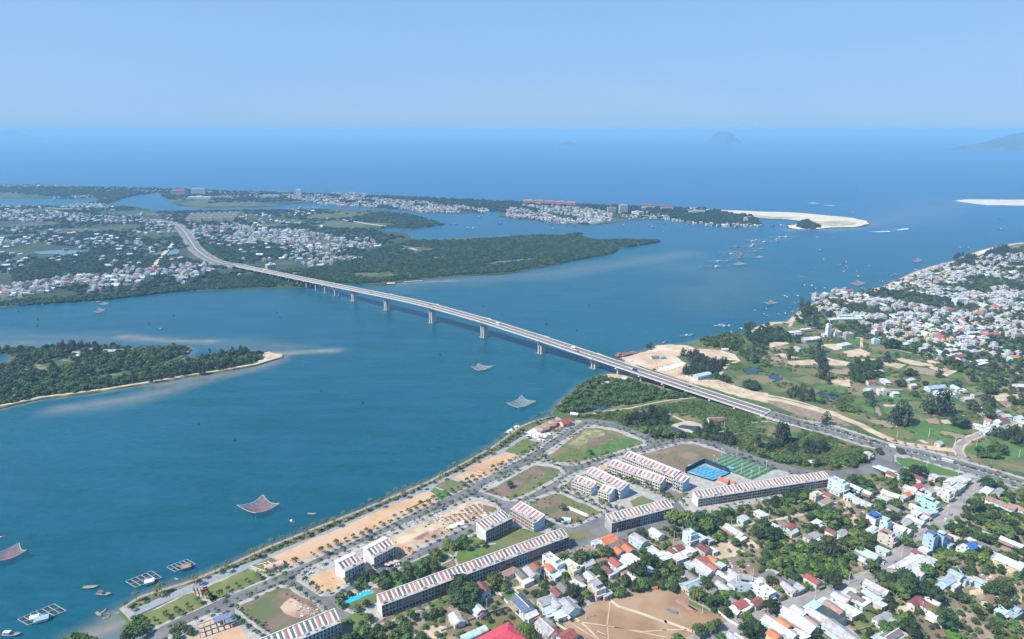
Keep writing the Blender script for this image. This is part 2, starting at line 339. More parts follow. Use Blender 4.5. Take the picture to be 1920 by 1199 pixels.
shoal([(760, 532), (850, 524), (960, 520), (1040, 512), (1130, 500), (1200, 490), (1280, 478)], 100, .27)
shoal([(720, 534), (760, 531), (830, 527), (850, 527)], 22, .8)
shoal([(1230, 495), (1380, 520), (1330, 560)], 160, .12)
shoal([(1380, 640), (1400, 632), (1370, 636), (1300, 646)], 24, .8)
shoal([(150, 1199), (190, 1185), (225, 1168), (225, 1155)], 15, 1.0)
shoal([(190, 1199), (200, 1180), (226, 1158)], 20, .8)
shoal([(1480, 432), (1540, 432), (1600, 429), (1640, 421)], 50, .5)
shoal([(1620, 421), (1700, 405), (1790, 380)], 260, .22)
for P, r, k in ((near_p[:-8], 9, .55), (isle_p, 11, .6)): shoal([tuple(q) for q in P if abs(q[0]) < 1900 and 250 < q[1] < 2700], r, k, True)
me = bpy.data.meshes.new('water'); ny, nx = X.shape
me.vertices.add(nx * ny); me.vertices.foreach_set('co', np.stack([X, Y, np.zeros_like(X)], -1).ravel())
I = (np.arange(ny - 1)[:, None] * nx + np.arange(nx - 1)[None]).ravel(); F = np.stack([I, I + 1, I + nx + 1, I + nx], -1)
me.loops.add(F.size); me.loops.foreach_set('vertex_index', F.ravel()); me.polygons.add(len(F)); me.polygons.foreach_set('loop_start', np.arange(len(F)) * 4)
me.update(calc_edges=True)
at = me.attributes.new('shoal', 'FLOAT', 'POINT'); at.data.foreach_set('value', sh.ravel().astype(np.float32))
wm = bpy.data.materials.new('river_water'); wm.use_nodes = True; q = wm.node_tree; b = q.nodes['Principled BSDF']
def nd(t, **k):
    a = q.nodes.new(t)
    for i, v in k.items(): setattr(a, i, v)
    return a
L = q.links.new; tc = nd('ShaderNodeTexCoord')
def nz_(sc, det, stretch=(1, 1, 1), rot=0.):
    mp = nd('ShaderNodeMapping'); mp.inputs['Scale'].default_value = stretch; mp.inputs['Rotation'].default_value = (0, 0, rot); L(tc.outputs['Object'], mp.inputs[0])
    a = nd('ShaderNodeTexNoise'); a.inputs['Scale'].default_value = sc; a.inputs['Detail'].default_value = det; L(mp.outputs[0], a.inputs['Vector']); return a.outputs[0]
def mr(src, a, z, c=0., d=1.):
    o = nd('ShaderNodeMapRange'); o.inputs[1].default_value = a; o.inputs[2].default_value = z; o.inputs[3].default_value = c; o.inputs[4].default_value = d; L(src, o.inputs[0]); return o.outputs[0]
def mixc(f, a, z):
    o = nd('ShaderNodeMix', data_type='RGBA'); L(f, o.inputs[0])
    for i, v in ((6, a), (7, z)):
        if isinstance(v, tuple): o.inputs[i].default_value = (*v, 1)
        else: L(v, o.inputs[i])
    return o.outputs[2]
big = nz_(.0022, 3, (1, 1.6, 1), .5)
# river (teal) grades into the open sea (blue) towards and past the spit: base colour mixed by position
sep = nd('ShaderNodeSeparateXYZ'); L(tc.outputs['Object'], sep.inputs[0]); xw = nd('ShaderNodeMath', operation='MULTIPLY'); L(sep.outputs[0], xw.inputs[0]); xw.inputs[1].default_value = .404; yw = nd('ShaderNodeMath', operation='ADD'); L(xw.outputs[0], yw.inputs[0]); L(sep.outputs[1], yw.inputs[1]); sea = mr(yw.outputs[0], 1900, 3700)
c = mixc(mr(big, .35, .7), WAT_A, WAT_B); c = mixc(sea, c, WAT_SEA)
c = mixc(mr(nz_(.09, 6, (1, 2.2, 1), .55), .3, .75), c, tuple(v * .8 for v in WAT_A))
c = mixc(mr(nz_(.010, 5, (1, 4.5, 1), .35), .35, .75, 0., .55), c, (.012, .085, .15))
att = nd('ShaderNodeAttribute', attribute_name='shoal'); wob = nd('ShaderNodeMath', operation='MULTIPLY'); L(att.outputs['Fac'], wob.inputs[0]); L(mr(nz_(.05, 5), .2, .7, .55, 1.15), wob.inputs[1])
c = mixc(wob.outputs[0], c, (.30, .25, .19))
L(c, b.inputs['Base Color']); b.inputs['Roughness'].default_value = .28; b.inputs['IOR'].default_value = 1.33; b.inputs['Specular IOR Level'].default_value = .28
bp = nd('ShaderNodeBump'); bp.inputs['Strength'].default_value = .35; bp.inputs['Distance'].default_value = .8
ad = nd('ShaderNodeMath', operation='ADD'); L(nz_(.35, 4, (1, 2.5, 1), .6), ad.inputs[0]); L(nz_(.07, 3, (1, 2, 1), .4), ad.inputs[1]); L(ad.outputs[0], bp.inputs['Height']); L(bp.outputs[0], b.inputs['Normal'])
me.materials.append(wm); o = link('water', me); o['kind'] = 'structure'
# ---------------------------------------------------------------- hills of the islands at sea
def hill(px, base, top, wpx, seed, lab, skew=0.):
    D = CAMH / math.tan(PITCH + math.atan((base - 599.5) / FPX)); x, y = G(px, base, 0)
    hh = CAMH + math.hypot(x, y) * math.tan(-(PITCH + math.atan((top - 599.5) / FPX))); rad = wpx / FPX * D
    hh = min(hh, 378)
    n = 48; mseg = 14; vs = [(x, y, max(hh, 30))]; r = random.Random(seed); ph = [r.uniform(0, 6.28) for _ in range(6)]
    for j in range(1, mseg + 1):
        for i in range(n):
            a = 2 * math.pi * i / n; t = j / mseg; w = 1 + .18 * math.sin(3 * a + ph[0]) + .1 * math.sin(7 * a + ph[1])
            z = hh * ((1 - t ** 1.8) ** 1.1 if not skew else (1 - t) ** 1.0) * (1 + .10 * math.sin(9 * a + ph[2] + t * 6) * t * 2)
            vs.append((x + math.cos(a) * rad * t * w, y + math.sin(a) * rad * t * w * .6, z if j < mseg else -1))
    fs = [(0, 1 + i, 1 + (i + 1) % n) for i in range(n)]
    for j in range(mseg - 1):
        for i in range(n): a = 1 + j * n; fs.append((a + i, a + n + i, a + n + (i + 1) % n, a + (i + 1) % n))
    o = link('hill', mesh('hill', vs, fs, mat('hill_forest', (.03, .055, .03), (.09, .09, .06), .004), smooth=True)); o['kind'] = 'structure'; o['label'] = lab
hill(1355, 269, 247, 32, 1, 'small hazy island hill on the horizon')
hill(1945, 282, 221, 130, 2, 'larger hazy mountain island at the right edge of the sea', 1)
hill(20, 264, 217, 60, 3, 'very faint mountain at the left horizon', 1)
hill(1066, 272, 265.5, 16, 5, 'tiny low rock at sea')
BC = Vector((-138.66, 1204.09)); BD = Vector((-.73411, .67903)); BN = Vector((.67903, .73411))     # bridge axis (towards the far bank) and its far side
BPROF = [(-680, 1.9), (-636, 2.6), (-616, 3.6), (-578, 5.2), (-518, 8.1), (-435, 13.0), (-357, 17.4), (-253, 23.4), (-124, 29.1), (10, 31.2), (80, 30.3), (146, 28.4), (254, 24.6), (420, 18.8), (620, 12.3), (710, 8.9), (760, 7.6)]
def BZ(s): return float(np.interp(s, [a for a, _ in BPROF], [b for _, b in BPROF]))
def BR(s, t=0, z=0): q = BC + BD * s + BN * t; return (q.x, q.y, BZ(s) + z)
# ================================================================= the near estate: streets, blocks, plots
m_soil2 = mat('lot_brown', (.21, .145, .11), (.15, .12, .075), .06, c3=(.11, .13, .05), c3s=.03)
m_soilp = mat('lot_pink', (.42, .26, .19), (.22, .13, .10), .07, c3=(.50, .36, .26), c3s=.04)
# village floor under everything right of the estate
patch('village_ground', [(1067, 1052), (1300, 978), (1560, 908), (1600, 892), (1652, 893), (1700, 884), (1850, 902), (1960, 935), (2200, 980), (2300, 1400), (560, 1400), (640, 1195)], m_village, LZ + .02, edge=0)
patch('village_ground', [(1484, 604), (1500, 588), (1550, 562), (1610, 551), (1665, 537), (1722, 510), (1790, 492), (1960, 455), (2400, 500), (2400, 720), (1930, 722), (1880, 700), (1800, 660), (1740, 650), (1640, 640), (1560, 625), (1500, 618)], mat('town_ground', (.22, .19, .15), (.05, .085, .03), .03, lo=.35, hi=.6), LZ + .02)
EST = [(262, 1155), (330, 1122), (417, 1083), (505, 1040), (640, 985), (812, 910), (852, 890), (950, 838), (1000, 822), (1030, 812), (1060, 797), (1080, 788), (1110, 786), (1150, 792), (1200, 811), (1237, 827), (1262, 823), (1310, 821), (1350, 830), (1420, 857), (1500, 880), (1570, 884), (1620, 872), (1642, 855), (1660, 856), (1672, 870), (1700, 884), (1650, 893), (1600, 891),
       (1560, 906), (1300, 976), (1200, 1002), (1067, 1053), (700, 1180), (640, 1202), (500, 1262), (250, 1300), (245, 1180)]
patch('road', EST, m_asph, LZ + .06, 1)
BLOCKS = []
def block(px, plots=(), z=LZ + .18):
    BLOCKS.append(px)
    patch('pavement', px, m_pave, z, 1, skirt=.3)
    for i, (pp, m) in enumerate(plots): patch('plot', pp, m, z + .05 + .012 * i, 2, edge=5, seed=len(pp) + i)
block([(258, 1200), (262, 1157), (330, 1122), (417, 1083), (505, 1040), (640, 985), (812, 910), (852, 890), (950, 838), (1000, 822), (1030, 812), (1060, 797), (1082, 788), (1092, 790), (1078, 800), (1040, 822), (1005, 845), (985, 858), (930, 886), (890, 908), (860, 924), (780, 961), (700, 999), (620, 1036), (545, 1070), (507, 1086), (455, 1108), (420, 1122), (385, 1138), (340, 1158), (300, 1177), (278, 1190)])
zz = LZ + .24
ribbon('promenade', [(246, 1152), (325, 1117), (400, 1085), (499, 1050), (599, 1007), (675, 975), (799, 918), (875, 882), (950, 843), (985, 820), (1000, 806), (1040, 790)], 8.5, m_path, zz, 1)
for pp, m in [([(262, 1157), (362, 1112), (390, 1133), (345, 1153), (300, 1172), (284, 1176)], m_lawn), ([(385, 1104), (464, 1067), (502, 1084), (417, 1121), (395, 1128)], m_lawn), ([(362, 1112), (385, 1103), (412, 1122), (391, 1133)], m_sand2),
              ([(469, 1063), (507, 1046), (541, 1065), (508, 1081)], m_grass), ([(509, 1044), (599, 1006), (640, 989), (700, 964), (750, 942), (805, 922), (827, 938), (760, 966), (690, 999), (610, 1034), (548, 1061)], m_sand),
              ([(806, 922), (815, 915), (847, 928), (828, 939)], m_green), ([(816, 913), (843, 899), (882, 910), (850, 927)], m_grass), ([(850, 897), (905, 865), (950, 849), (973, 855), (930, 882), (888, 906)], m_sand),
              ([(947, 847), (980, 824), (1015, 830), (979, 856)], mat('dark_lawn', (.10, .14, .035), (.14, .17, .05), .1)), ([(983, 816), (1001, 804), (1036, 814), (1018, 828)], m_white), ([(1000, 803), (1045, 785), (1068, 796), (1040, 812)], m_soilp)]:
    patch('plot', pp, m, zz + .05, 2, edge=6)
for a, b in ((0, 1), (1, 0)): pass
for k in range(5):   # earth ridges across the two sand strips
    ribbon('earth_ridge', [(760 + k * 9, 958 - k * 4), (785 + k * 9, 949 - k * 4 - 3)], .9, m_soil2, zz + .3, 0, thick=.3)
    ribbon('earth_ridge', [(862 + k * 7, 888 - k * 4), (896 + k * 7, 899 - k * 4)], .9, m_soilp, zz + .3, 0, thick=.3)
block([(300, 1225), (318, 1188), (350, 1170), (395, 1150), (425, 1150), (440, 1160), (500, 1200), (530, 1225)], [([(360, 1190), (390, 1160), (425, 1162), (455, 1185), (470, 1215), (330, 1225)], m_sand2), ([(420, 1180), (450, 1175), (465, 1200), (430, 1220), (400, 1215)], m_sand)])
block([(439, 1134), (524, 1097), (546, 1098), (575, 1116), (604, 1136), (618, 1152), (606, 1163), (520, 1201), (505, 1197), (441, 1150)],
      [([(450, 1136), (524, 1103), (543, 1104), (598, 1142), (606, 1153), (590, 1165), (520, 1194), (508, 1190), (452, 1148)], m_soil2), ([(525, 1140), (545, 1122), (560, 1128), (590, 1145), (600, 1152), (588, 1162), (560, 1160), (535, 1152)], m_soilp), ([(510, 1190), (530, 1170), (560, 1172), (575, 1165), (560, 1180), (522, 1194)], m_grass)])
block([(555, 1082), (564, 1071), (640, 1036), (760, 982), (883, 932), (905, 933), (938, 949), (941, 960), (880, 987), (795, 1028), (700, 1072), (655, 1098), (624, 1118), (600, 1119), (556, 1090)],
      [([(578, 1088), (620, 1068), (640, 1075), (650, 1090), (618, 1112), (600, 1110), (580, 1098)], m_sand), ([(725, 1014), (800, 978), (880, 940), (905, 941), (932, 953), (925, 962), (850, 992), (770, 1030), (735, 1042), (715, 1030)], m_sand2),
       ([(730, 1025), (765, 1018), (780, 1034), (760, 1046), (735, 1046)], m_sand), ([(770, 1012), (800, 998), (830, 990), (850, 996), (800, 1018)], m_soilp), ([(905, 947), (930, 953), (925, 962), (905, 960)], m_soil2), ([(618, 1066), (700, 1030), (712, 1048), (690, 1064), (650, 1085)], m_pave)])
block([(632, 1121), (700, 1088), (790, 1044), (880, 1004), (935, 977), (958, 962), (985, 963), (1020, 984), (1050, 1002), (1062, 1014), (1068, 1034), (1068, 1050), (700, 1178), (660, 1152), (634, 1142), (626, 1130)],
      [([(715, 1085), (790, 1048), (870, 1014), (940, 985), (1040, 1003), (1050, 1012), (900, 1065), (720, 1130), (712, 1115)], m_grass), ([(640, 1126), (690, 1102), (720, 1104), (712, 1124), (690, 1140), (656, 1143), (638, 1136)], m_grass),
       ([(905, 1020), (960, 1000), (1000, 1003), (1030, 1010), (940, 1045), (900, 1050)], m_olive), ([(720, 1160), (900, 1090), (1064, 1030), (1066, 1042), (700, 1175)], m_brown)])
m_park = mat('park_lawn', (.085, .155, .03), (.12, .17, .045), .12); zp_ = Zm(680, 960, 3.02)
for pp in ([(560, 150), (670, 160), (700, 190), (600, 195)], [(515, 215), (700, 200), (725, 220), (610, 275), (515, 290)], [(390, 222), (500, 225), (512, 258), (400, 270)], [(305, 290), (370, 268), (445, 290), (425, 335), (320, 348)], [(100, 400), (220, 340), (330, 360), (180, 440), (110, 440)], [(-160, 640), (-20, 560), (80, 600), (-60, 680)], [(370, 520), (480, 480), (500, 520), (400, 560)]): patch('park_lawn', zp_(pp), m_park, zz + .12, 2, edge=4)
for pp in ([(840, 1040), (852, 1046), (858, 1062)], [(858, 1024), (890, 1026), (930, 1020)], [(780, 1072), (815, 1068), (830, 1058), (852, 1048), (858, 1030)]): ribbon('footpath', pp, 2.0, m_pave, zz + .16, 1)
patch('swimming_pool', [(647, 1128), (651, 1122), (668, 1118), (688, 1107), (699, 1108), (701, 1113), (688, 1117), (672, 1125), (652, 1133)], mat('pool_water', (.02, .42, .66), (.03, .5, .72), .4, rough=.1), zz + .2, 2)
block([(897, 922), (906, 912), (960, 886), (1000, 866), (1018, 865), (1045, 874), (1060, 880), (1060, 889), (1040, 904), (968, 941), (948, 940), (922, 930)], [([(908, 924), (960, 896), (1004, 873), (1030, 876), (1050, 882), (1040, 896), (962, 936), (935, 930)], m_soil2), ([(950, 934), (1000, 905), (1040, 890), (1050, 884), (1046, 893), (1000, 920), (962, 937)], m_olive)])
block([(1010, 859), (1018, 850), (1050, 830), (1085, 806), (1100, 797), (1120, 797), (1170, 808), (1212, 827), (1213, 836), (1160, 851), (1100, 868), (1076, 874), (1050, 872), (1020, 866)],
      [([(1022, 860), (1060, 832), (1098, 803), (1120, 803), (1165, 813), (1205, 829), (1205, 833), (1150, 849), (1080, 869), (1050, 867)], m_grass), ([(1066, 834), (1100, 806), (1130, 808), (1135, 820), (1100, 832), (1080, 838)], mat('straw_plot', (.34, .29, .17), (.16, .18, .06), .09)), ([(1096, 845), (1120, 840), (1150, 822), (1200, 828), (1150, 848), (1100, 860)], m_green), ([(1105, 824), (1140, 815), (1150, 825), (1115, 842), (1100, 840)], m_soil2)])
block([(983, 942), (1032, 922), (1050, 921), (1090, 938), (1136, 957), (1137, 966), (1100, 980), (1075, 990), (1055, 988), (1015, 969), (985, 952)], [([(992, 946), (1035, 927), (1052, 927), (1126, 960), (1075, 984), (1058, 982), (1015, 962)], m_soil2), ([(1040, 928), (1052, 927), (1126, 960), (1100, 972)], m_olive)])
block([(1046, 914), (1052, 900), (1078, 886), (1106, 876), (1130, 880), (1200, 908), (1262, 935), (1266, 944), (1190, 972), (1150, 960), (1095, 938)], [([(1180, 940), (1205, 930), (1228, 940), (1215, 952), (1190, 957)], m_olive), ([(1056, 912), (1080, 892), (1100, 890), (1085, 910), (1070, 920)], m_grass)])
block([(1118, 872), (1133, 862), (1188, 850), (1278, 829), (1300, 828), (1330, 836), (1366, 851), (1440, 876), (1482, 888), (1560, 903), (1440, 940), (1300, 975), (1272, 942), (1285, 930), (1240, 910), (1190, 894), (1140, 880)],
      [([(1200, 853), (1280, 833), (1300, 833), (1360, 852), (1330, 866), (1290, 872), (1282, 886), (1262, 884)], m_brown), ([(1340, 902), (1400, 898), (1450, 882), (1500, 895), (1440, 915), (1350, 925)], m_pave), ([(1235, 920), (1262, 928), (1290, 925), (1280, 935), (1250, 936)], m_grass), ([(1120, 876), (1140, 868), (1140, 880), (1130, 884)], m_sand2)])
# striped pitch and courts
def quad(q, m, z, nm): return patch(nm, q, m, z, 2)
Q = [(1328, 868), (1363, 853.5), (1450, 880), (1410, 899)]
quad([(1325, 868), (1363, 851.5), (1454, 880), (1410, 901)], mat('pitch_border', (.05, .13, .07)), LZ + .33, 'sports_pitch')
def ql(q, u, v):
    a = Vector(q[0]).lerp(Vector(q[3]), u); b = Vector(q[1]).lerp(Vector(q[2]), u); return tuple(a.lerp(b, v))
for k in range(18):
    u0, u1 = k / 18, (k + 1) / 18
    quad([ql(Q, u0, 0), ql(Q, u0, 1), ql(Q, u1, 1), ql(Q, u1, 0)], mat('turf_light', (.15, .24, .15)) if k % 2 == 0 else mat('turf_dark', (.05, .12, .07)), LZ + .36 + .004 * (k % 2), 'turf_stripe')
Q = [(1290, 884), (1320, 873.5), (1367, 887), (1337, 901)]
quad(Q, mat('court_blue', (.08, .33, .46)), LZ + .33, 'sports_court')
for i in range(3):
    for j in range(3):
        u = .06 + i * .31; v = .08 + j * .3
        quad([ql(Q, u, v), ql(Q, u, v + .2), ql(Q, u + .24, v + .2), ql(Q, u + .24, v)], mat('court_inner', (.05, .21, .43)), LZ + .36, 'court_marking')
        quad([ql(Q, u + .11, v), ql(Q, u + .11, v + .2), ql(Q, u + .13, v + .2), ql(Q, u + .13, v)], mat('court_line', (.25, .55, .6)), LZ + .38, 'court_marking')
# footings of the foundation works and white site rows
foot = MB(); rr = random.Random(4)
for i in range(7):
    for j in range(9):
        x, y = G(845 + j * 7.5 + i * 3 - 10, 985 - j * 3.6 + i * 3.0 - 12, zz)
        if rr.random() < .85: foot.box(x - .9, x + 1.3, y - .9, y + .9, zz, zz + rr.uniform(.4, 1.0))
tag(link('foundation_footings', foot.mesh('foundation_footings', mat('footing_brown', (.16, .10, .075), (.3, .22, .16), .5))), 'brown concrete footings in rows on the orange building site', 'foundations', kind='stuff')
# ================================================================= roads outside the estate
HU = [PXL(*BR(-621, 11.3)[:2]), PXL(*BR(-656, 12.6)[:2]), (1541, 792), (1572, 799.5), (1603, 809.5), (1634, 820), (1666, 830), (1725, 840), (1800, 860), (1850, 875), (1920, 896), (2060, 938)]
HL = [PXL(*BR(-621, -11.3)[:2]), PXL(*BR(-656, -12.6)[:2]), (1541, 813), (1587, 828), (1619, 838), (1640, 842), (1672, 850), (1737, 870), (1795, 887), (1837, 898), (1920, 921), (2060, 966)]
patch('pavement', HU + HL[::-1], m_pave, LZ + .30, 1, skirt=.5)
def lerpl(t): return [tuple(Vector(a).lerp(Vector(b), t)) for a, b in zip(HU, HL)]
patch('road', lerpl(.15) + lerpl(.87)[::-1], m_asph, LZ + .34, 1)
ribbon('median_strip', lerpl(.47), 2.4, m_kerb, LZ + .50, 0, thick=.16)
for t, w in ((.17, .25), (.84, .25)): ribbon('lane_marking', lerpl(t), w, mat('road_paint', (.75, .75, .73)), LZ + .36, 0)
ln = MB()
Pm = lerpl(.31); Pn = lerpl(.66)
for PP in (Pm, Pn):
    for a, b in zip(W_(PP)[:-1], W_(PP)[1:]):
        a = Vector(a); b = Vector(b); k = int((b - a).length / 7); d = (b - a).normalized(); nn = Vector((-d.y, d.x)) * .07
        for i in range(k):
            c = a + d * (i * 7 + 1); e = c + d * 2.2; ln.add([(c.x - nn.x, c.y - nn.y, LZ + .362), (e.x - nn.x, e.y - nn.y, LZ + .362), (e.x + nn.x, e.y + nn.y, LZ + .362), (c.x + nn.x, c.y + nn.y, LZ + .362)], [(0, 1, 2, 3)])
o = link('lane_dashes', ln.mesh('lane_dashes', MATS['road_paint'])); o['kind'] = 'structure'
# junction apron and the two blocks beside it
patch('road', [(1640, 838), (1680, 850), (1672, 868), (1712, 884), (1668, 895), (1600, 889), (1635, 866), (1646, 852)], m_asph, LZ + .36, 1)
patch('pavement', [(1676, 853), (1702, 855), (1815, 888), (1840, 897), (1790, 900), (1740, 893), (1700, 880), (1678, 866)], m_pave, LZ + .44, 1)
patch('verge', [(1681, 858), (1706, 860), (1808, 890), (1785, 895), (1725, 886), (1690, 874)], m_green, LZ + .5, 2, edge=6)
patch('road', [(1668, 884), (1700, 884), (1760, 894), (1850, 900), (1900, 912), (1900, 918), (1840, 908), (1745, 900), (1690, 893), (1660, 896)], m_asph, LZ + .12, 1)
# wedge of scrub between the estate road and the highway
patch('scrubland', [(1065, 780), (1120, 775), (1180, 760), (1240, 745), (1300, 752), (1436, 782), (1500, 802), (1587, 831), (1638, 848), (1646, 858), (1630, 868), (1570, 880), (1500, 876), (1420, 853), (1345, 826), (1262, 818), (1235, 822), (1150, 788), (1110, 783)], mat('scrub_wedge', (.055, .105, .025), (.12, .15, .05), .04, c3=(.20, .16, .09), c3s=.02), LZ + .05, edge=10)
for pp in ([(1255, 802), (1262, 800), (1288, 811), (1282, 815), (1268, 810)], [(1270, 802), (1281, 797), (1312, 800), (1316, 803), (1304, 811), (1292, 806)], [(1450, 716), (1466, 707), (1469, 712), (1458, 717)], [(1095, 762), (1120, 758), (1150, 764), (1130, 770)]): patch('pond', pp, m_pond, LZ + .1, 1, edge=5)
for pp in (zf([(0, 575), (50, 570), (105, 600), (60, 612), (5, 600)]), zf([(355, 710), (380, 700), (560, 740), (560, 755), (430, 740)]), [(1395, 697), (1415, 690), (1432, 692), (1420, 700), (1400, 704)]): patch('pond', pp, m_pond, LZ + .2, 1, edge=5)
patch('dirt_flat', [(1250, 800), (1266, 795), (1285, 790), (1310, 797), (1320, 803), (1300, 813), (1270, 812)], m_sand2, LZ + .07, 1, edge=6)
for pp, w in (([(1096, 780), (1130, 772), (1180, 766), (1225, 756), (1260, 750), (1305, 746)], 2.5), ([(1226, 762), (1250, 775), (1283, 790), (1300, 792), (1322, 800), (1340, 812), (1370, 806)], 4), ([(1395, 795), (1440, 790), (1460, 796), (1480, 802)], 1.5), ([(1400, 830), (1430, 838), (1455, 830)], 2.5)): ribbon('dirt_track', pp, w, m_sand2, LZ + .12)
patch('plot', zi([(1090, 830), (1240, 820), (1400, 910), (1250, 940), (1130, 910)]), mat('dry_grass', (.20, .16, .09), (.11, .14, .045), .05), LZ + .09, 0, edge=8)
patch('plot', zi([(1440, 940), (1740, 990), (1700, 1070), (1500, 1050)]), MATS['dry_grass'], LZ + .09, 0, edge=8)
# sandy work yard by the bridge and the sand haul road
patch('work_yard', zh([(560, 330), (690, 298), (800, 268), (850, 240), (880, 222), (1000, 212), (1160, 225), (1230, 250), (1450, 268), (1560, 300), (1610, 360), (1560, 350), (1400, 345), (1240, 300), (1130, 300), (1050, 320), (1120, 365), (1200, 410), (1060, 470), (1300, 520), (1370, 560), (1380, 600), (1050, 500), (800, 420)]), mat('yard_sand', (.56, .42, .30), (.48, .33, .22), .05, c3=(.6, .5, .38), c3s=.03), LZ + .07, 1, edge=6)
patch('work_yard', zh([(870, 425), (1100, 368), (1150, 378), (960, 445)]), m_white, LZ + .13, 1)
patch('work_yard', zh([(1140, 545), (1250, 525), (1400, 520), (1500, 560), (1640, 600), (1845, 650), (1845, 720), (1700, 690), (1500, 640), (1300, 570)]), m_sand2, LZ + .1, 1, edge=6)
patch('roadside_waste', [(1300, 705), (1350, 718), (1400, 732), (1440, 742), (1500, 760), (1560, 780), (1600, 800), (1560, 795), (1500, 780), (1440, 756), (1380, 738), (1320, 720)], mat('rubble', (.30, .22, .17), (.20, .17, .11), .15), LZ + .08, 1, edge=8)
ribbon('haul_road', zj([(0, 20), (200, 45), (420, 75), (640, 130), (850, 190), (1050, 240), (1200, 300), (1380, 370), (1500, 440), (1650, 510), (1800, 570), (1920, 600)]) + [(1760, 842), (1800, 846)], 11, m_sand2, LZ + .14)
ribbon('haul_road', zj([(200, 0), (420, 40), (650, 95), (850, 160), (1060, 220), (1130, 260), (1330, 350)]), 5, m_sand2, LZ + .17)
for pp in (zh([(1590, 360), (1500, 380), (1450, 440), (1400, 510)]), zh([(1400, 520), (1500, 560), (1600, 590), (1700, 620), (1845, 640)]), zh([(1200, 330), (1300, 300), (1400, 290), (1560, 310)])): ribbon('dirt_track', pp, 5, m_sand2, LZ + .15)
# side road on the right
ribbon('pavement', [(1812, 866), (1802, 855), (1796, 845), (1800, 834), (1815, 824), (1845, 812), (1878, 802), (1900, 790)], 11, m_sand2, LZ + .17)
ribbon('road', [(1812, 866), (1802, 855), (1796, 845), (1800, 834), (1815, 824), (1845, 812), (1878, 802), (1900, 790)], 6.5, m_asph2, LZ + .2)
# village street and lanes
ribbon('pavement', [(1845, 900), (1800, 945), (1752, 990), (1714, 1019), (1688, 1040), (1657, 1068), (1640, 1078), (1580, 1102), (1520, 1124), (1460, 1143), (1398, 1168), (1325, 1198), (1200, 1250)], 14, mat('street_edge', (.36, .34, .31), (.28, .25, .21), .3), LZ + .2)
ribbon('road', [(1845, 900), (1800, 945), (1752, 990), (1714, 1019), (1688, 1040), (1657, 1068), (1640, 1078), (1580, 1102), (1520, 1124), (1460, 1143), (1398, 1168), (1325, 1198), (1200, 1250)], 8, m_asph2, LZ + .25)
patch('forecourt', z8([(1280, 610), (1180, 760), (1060, 860), (1110, 800), (1240, 650)]), m_asph2, LZ + .23, 1)
for pp, w in ((z5([(-40, 930), (150, 850), (260, 800), (400, 735), (550, 690), (760, 650), (850, 630), (960, 600), (1140, 550), (1260, 520)]), 3.5), (z6([(700, 155), (830, 130), (1000, 110), (1230, 70), (1500, 15)]), 3), (z8([(100, 710), (220, 670), (330, 630)]), 3), (z6([(920, 570), (1060, 630), (1200, 690)]), 3), (z8([(350, 640), (380, 720), (430, 820), (440, 850)]), 5),
              (z7([(90, 1040), (180, 1120), (260, 1199)]), 3), (z7([(1600, 0), (1640, 60), (1806, 130)]), 4), (zf([(700, 300), (700, 365)]), 4), (zf([(930, 380), (1080, 410), (1290, 465)]), 3), (zf([(160, 210), (200, 150), (235, 100)]), 5), (zf([(830, 680), (1010, 682)]), 2.5), (zf([(1060, 850), (1250, 855), (1480, 880)]), 3), (zf([(460, 280), (700, 296), (850, 290)]), 4)):
    ribbon('lane', pp, w, m_sand2, LZ + .16)
# bare playing field with beaten paths
patch('playing_field', [(1055, 1170), (1060, 1160), (1090, 1143), (1121, 1127), (1146, 1125), (1183, 1120), (1205, 1110), (1227, 1106), (1292, 1120), (1308, 1137), (1362, 1160), (1368, 1172), (1315, 1189), (1290, 1215), (1150, 1300)], mat('field_dirt', (.33, .205, .12), (.27, .165, .095), .05, c3=(.37, .25, .16), c3s=.02), LZ + .1, 1, edge=10)
for pp, w in ((z5([(1410, 790), (1400, 900), (1385, 1000), (1395, 1147)]), .9), (z5([(1410, 795), (1480, 850), (1700, 920), (1920, 1000)]) + z6([(220, 980), (500, 1090)]), 2.6), (z5([(1020, 975), (1400, 1030), (1920, 1130)]), .9), (z5([(1080, 940), (1200, 1040), (1320, 1160)]), 1.4), (z5([(1450, 1040), (1700, 1080), (1920, 1065)]) + z6([(200, 1065), (420, 1060)]), .8), (z5([(1030, 985), (1150, 1060), (1280, 1140)]), .9)):
    ribbon('footpath', pp, w, m_sand2, LZ + .15)
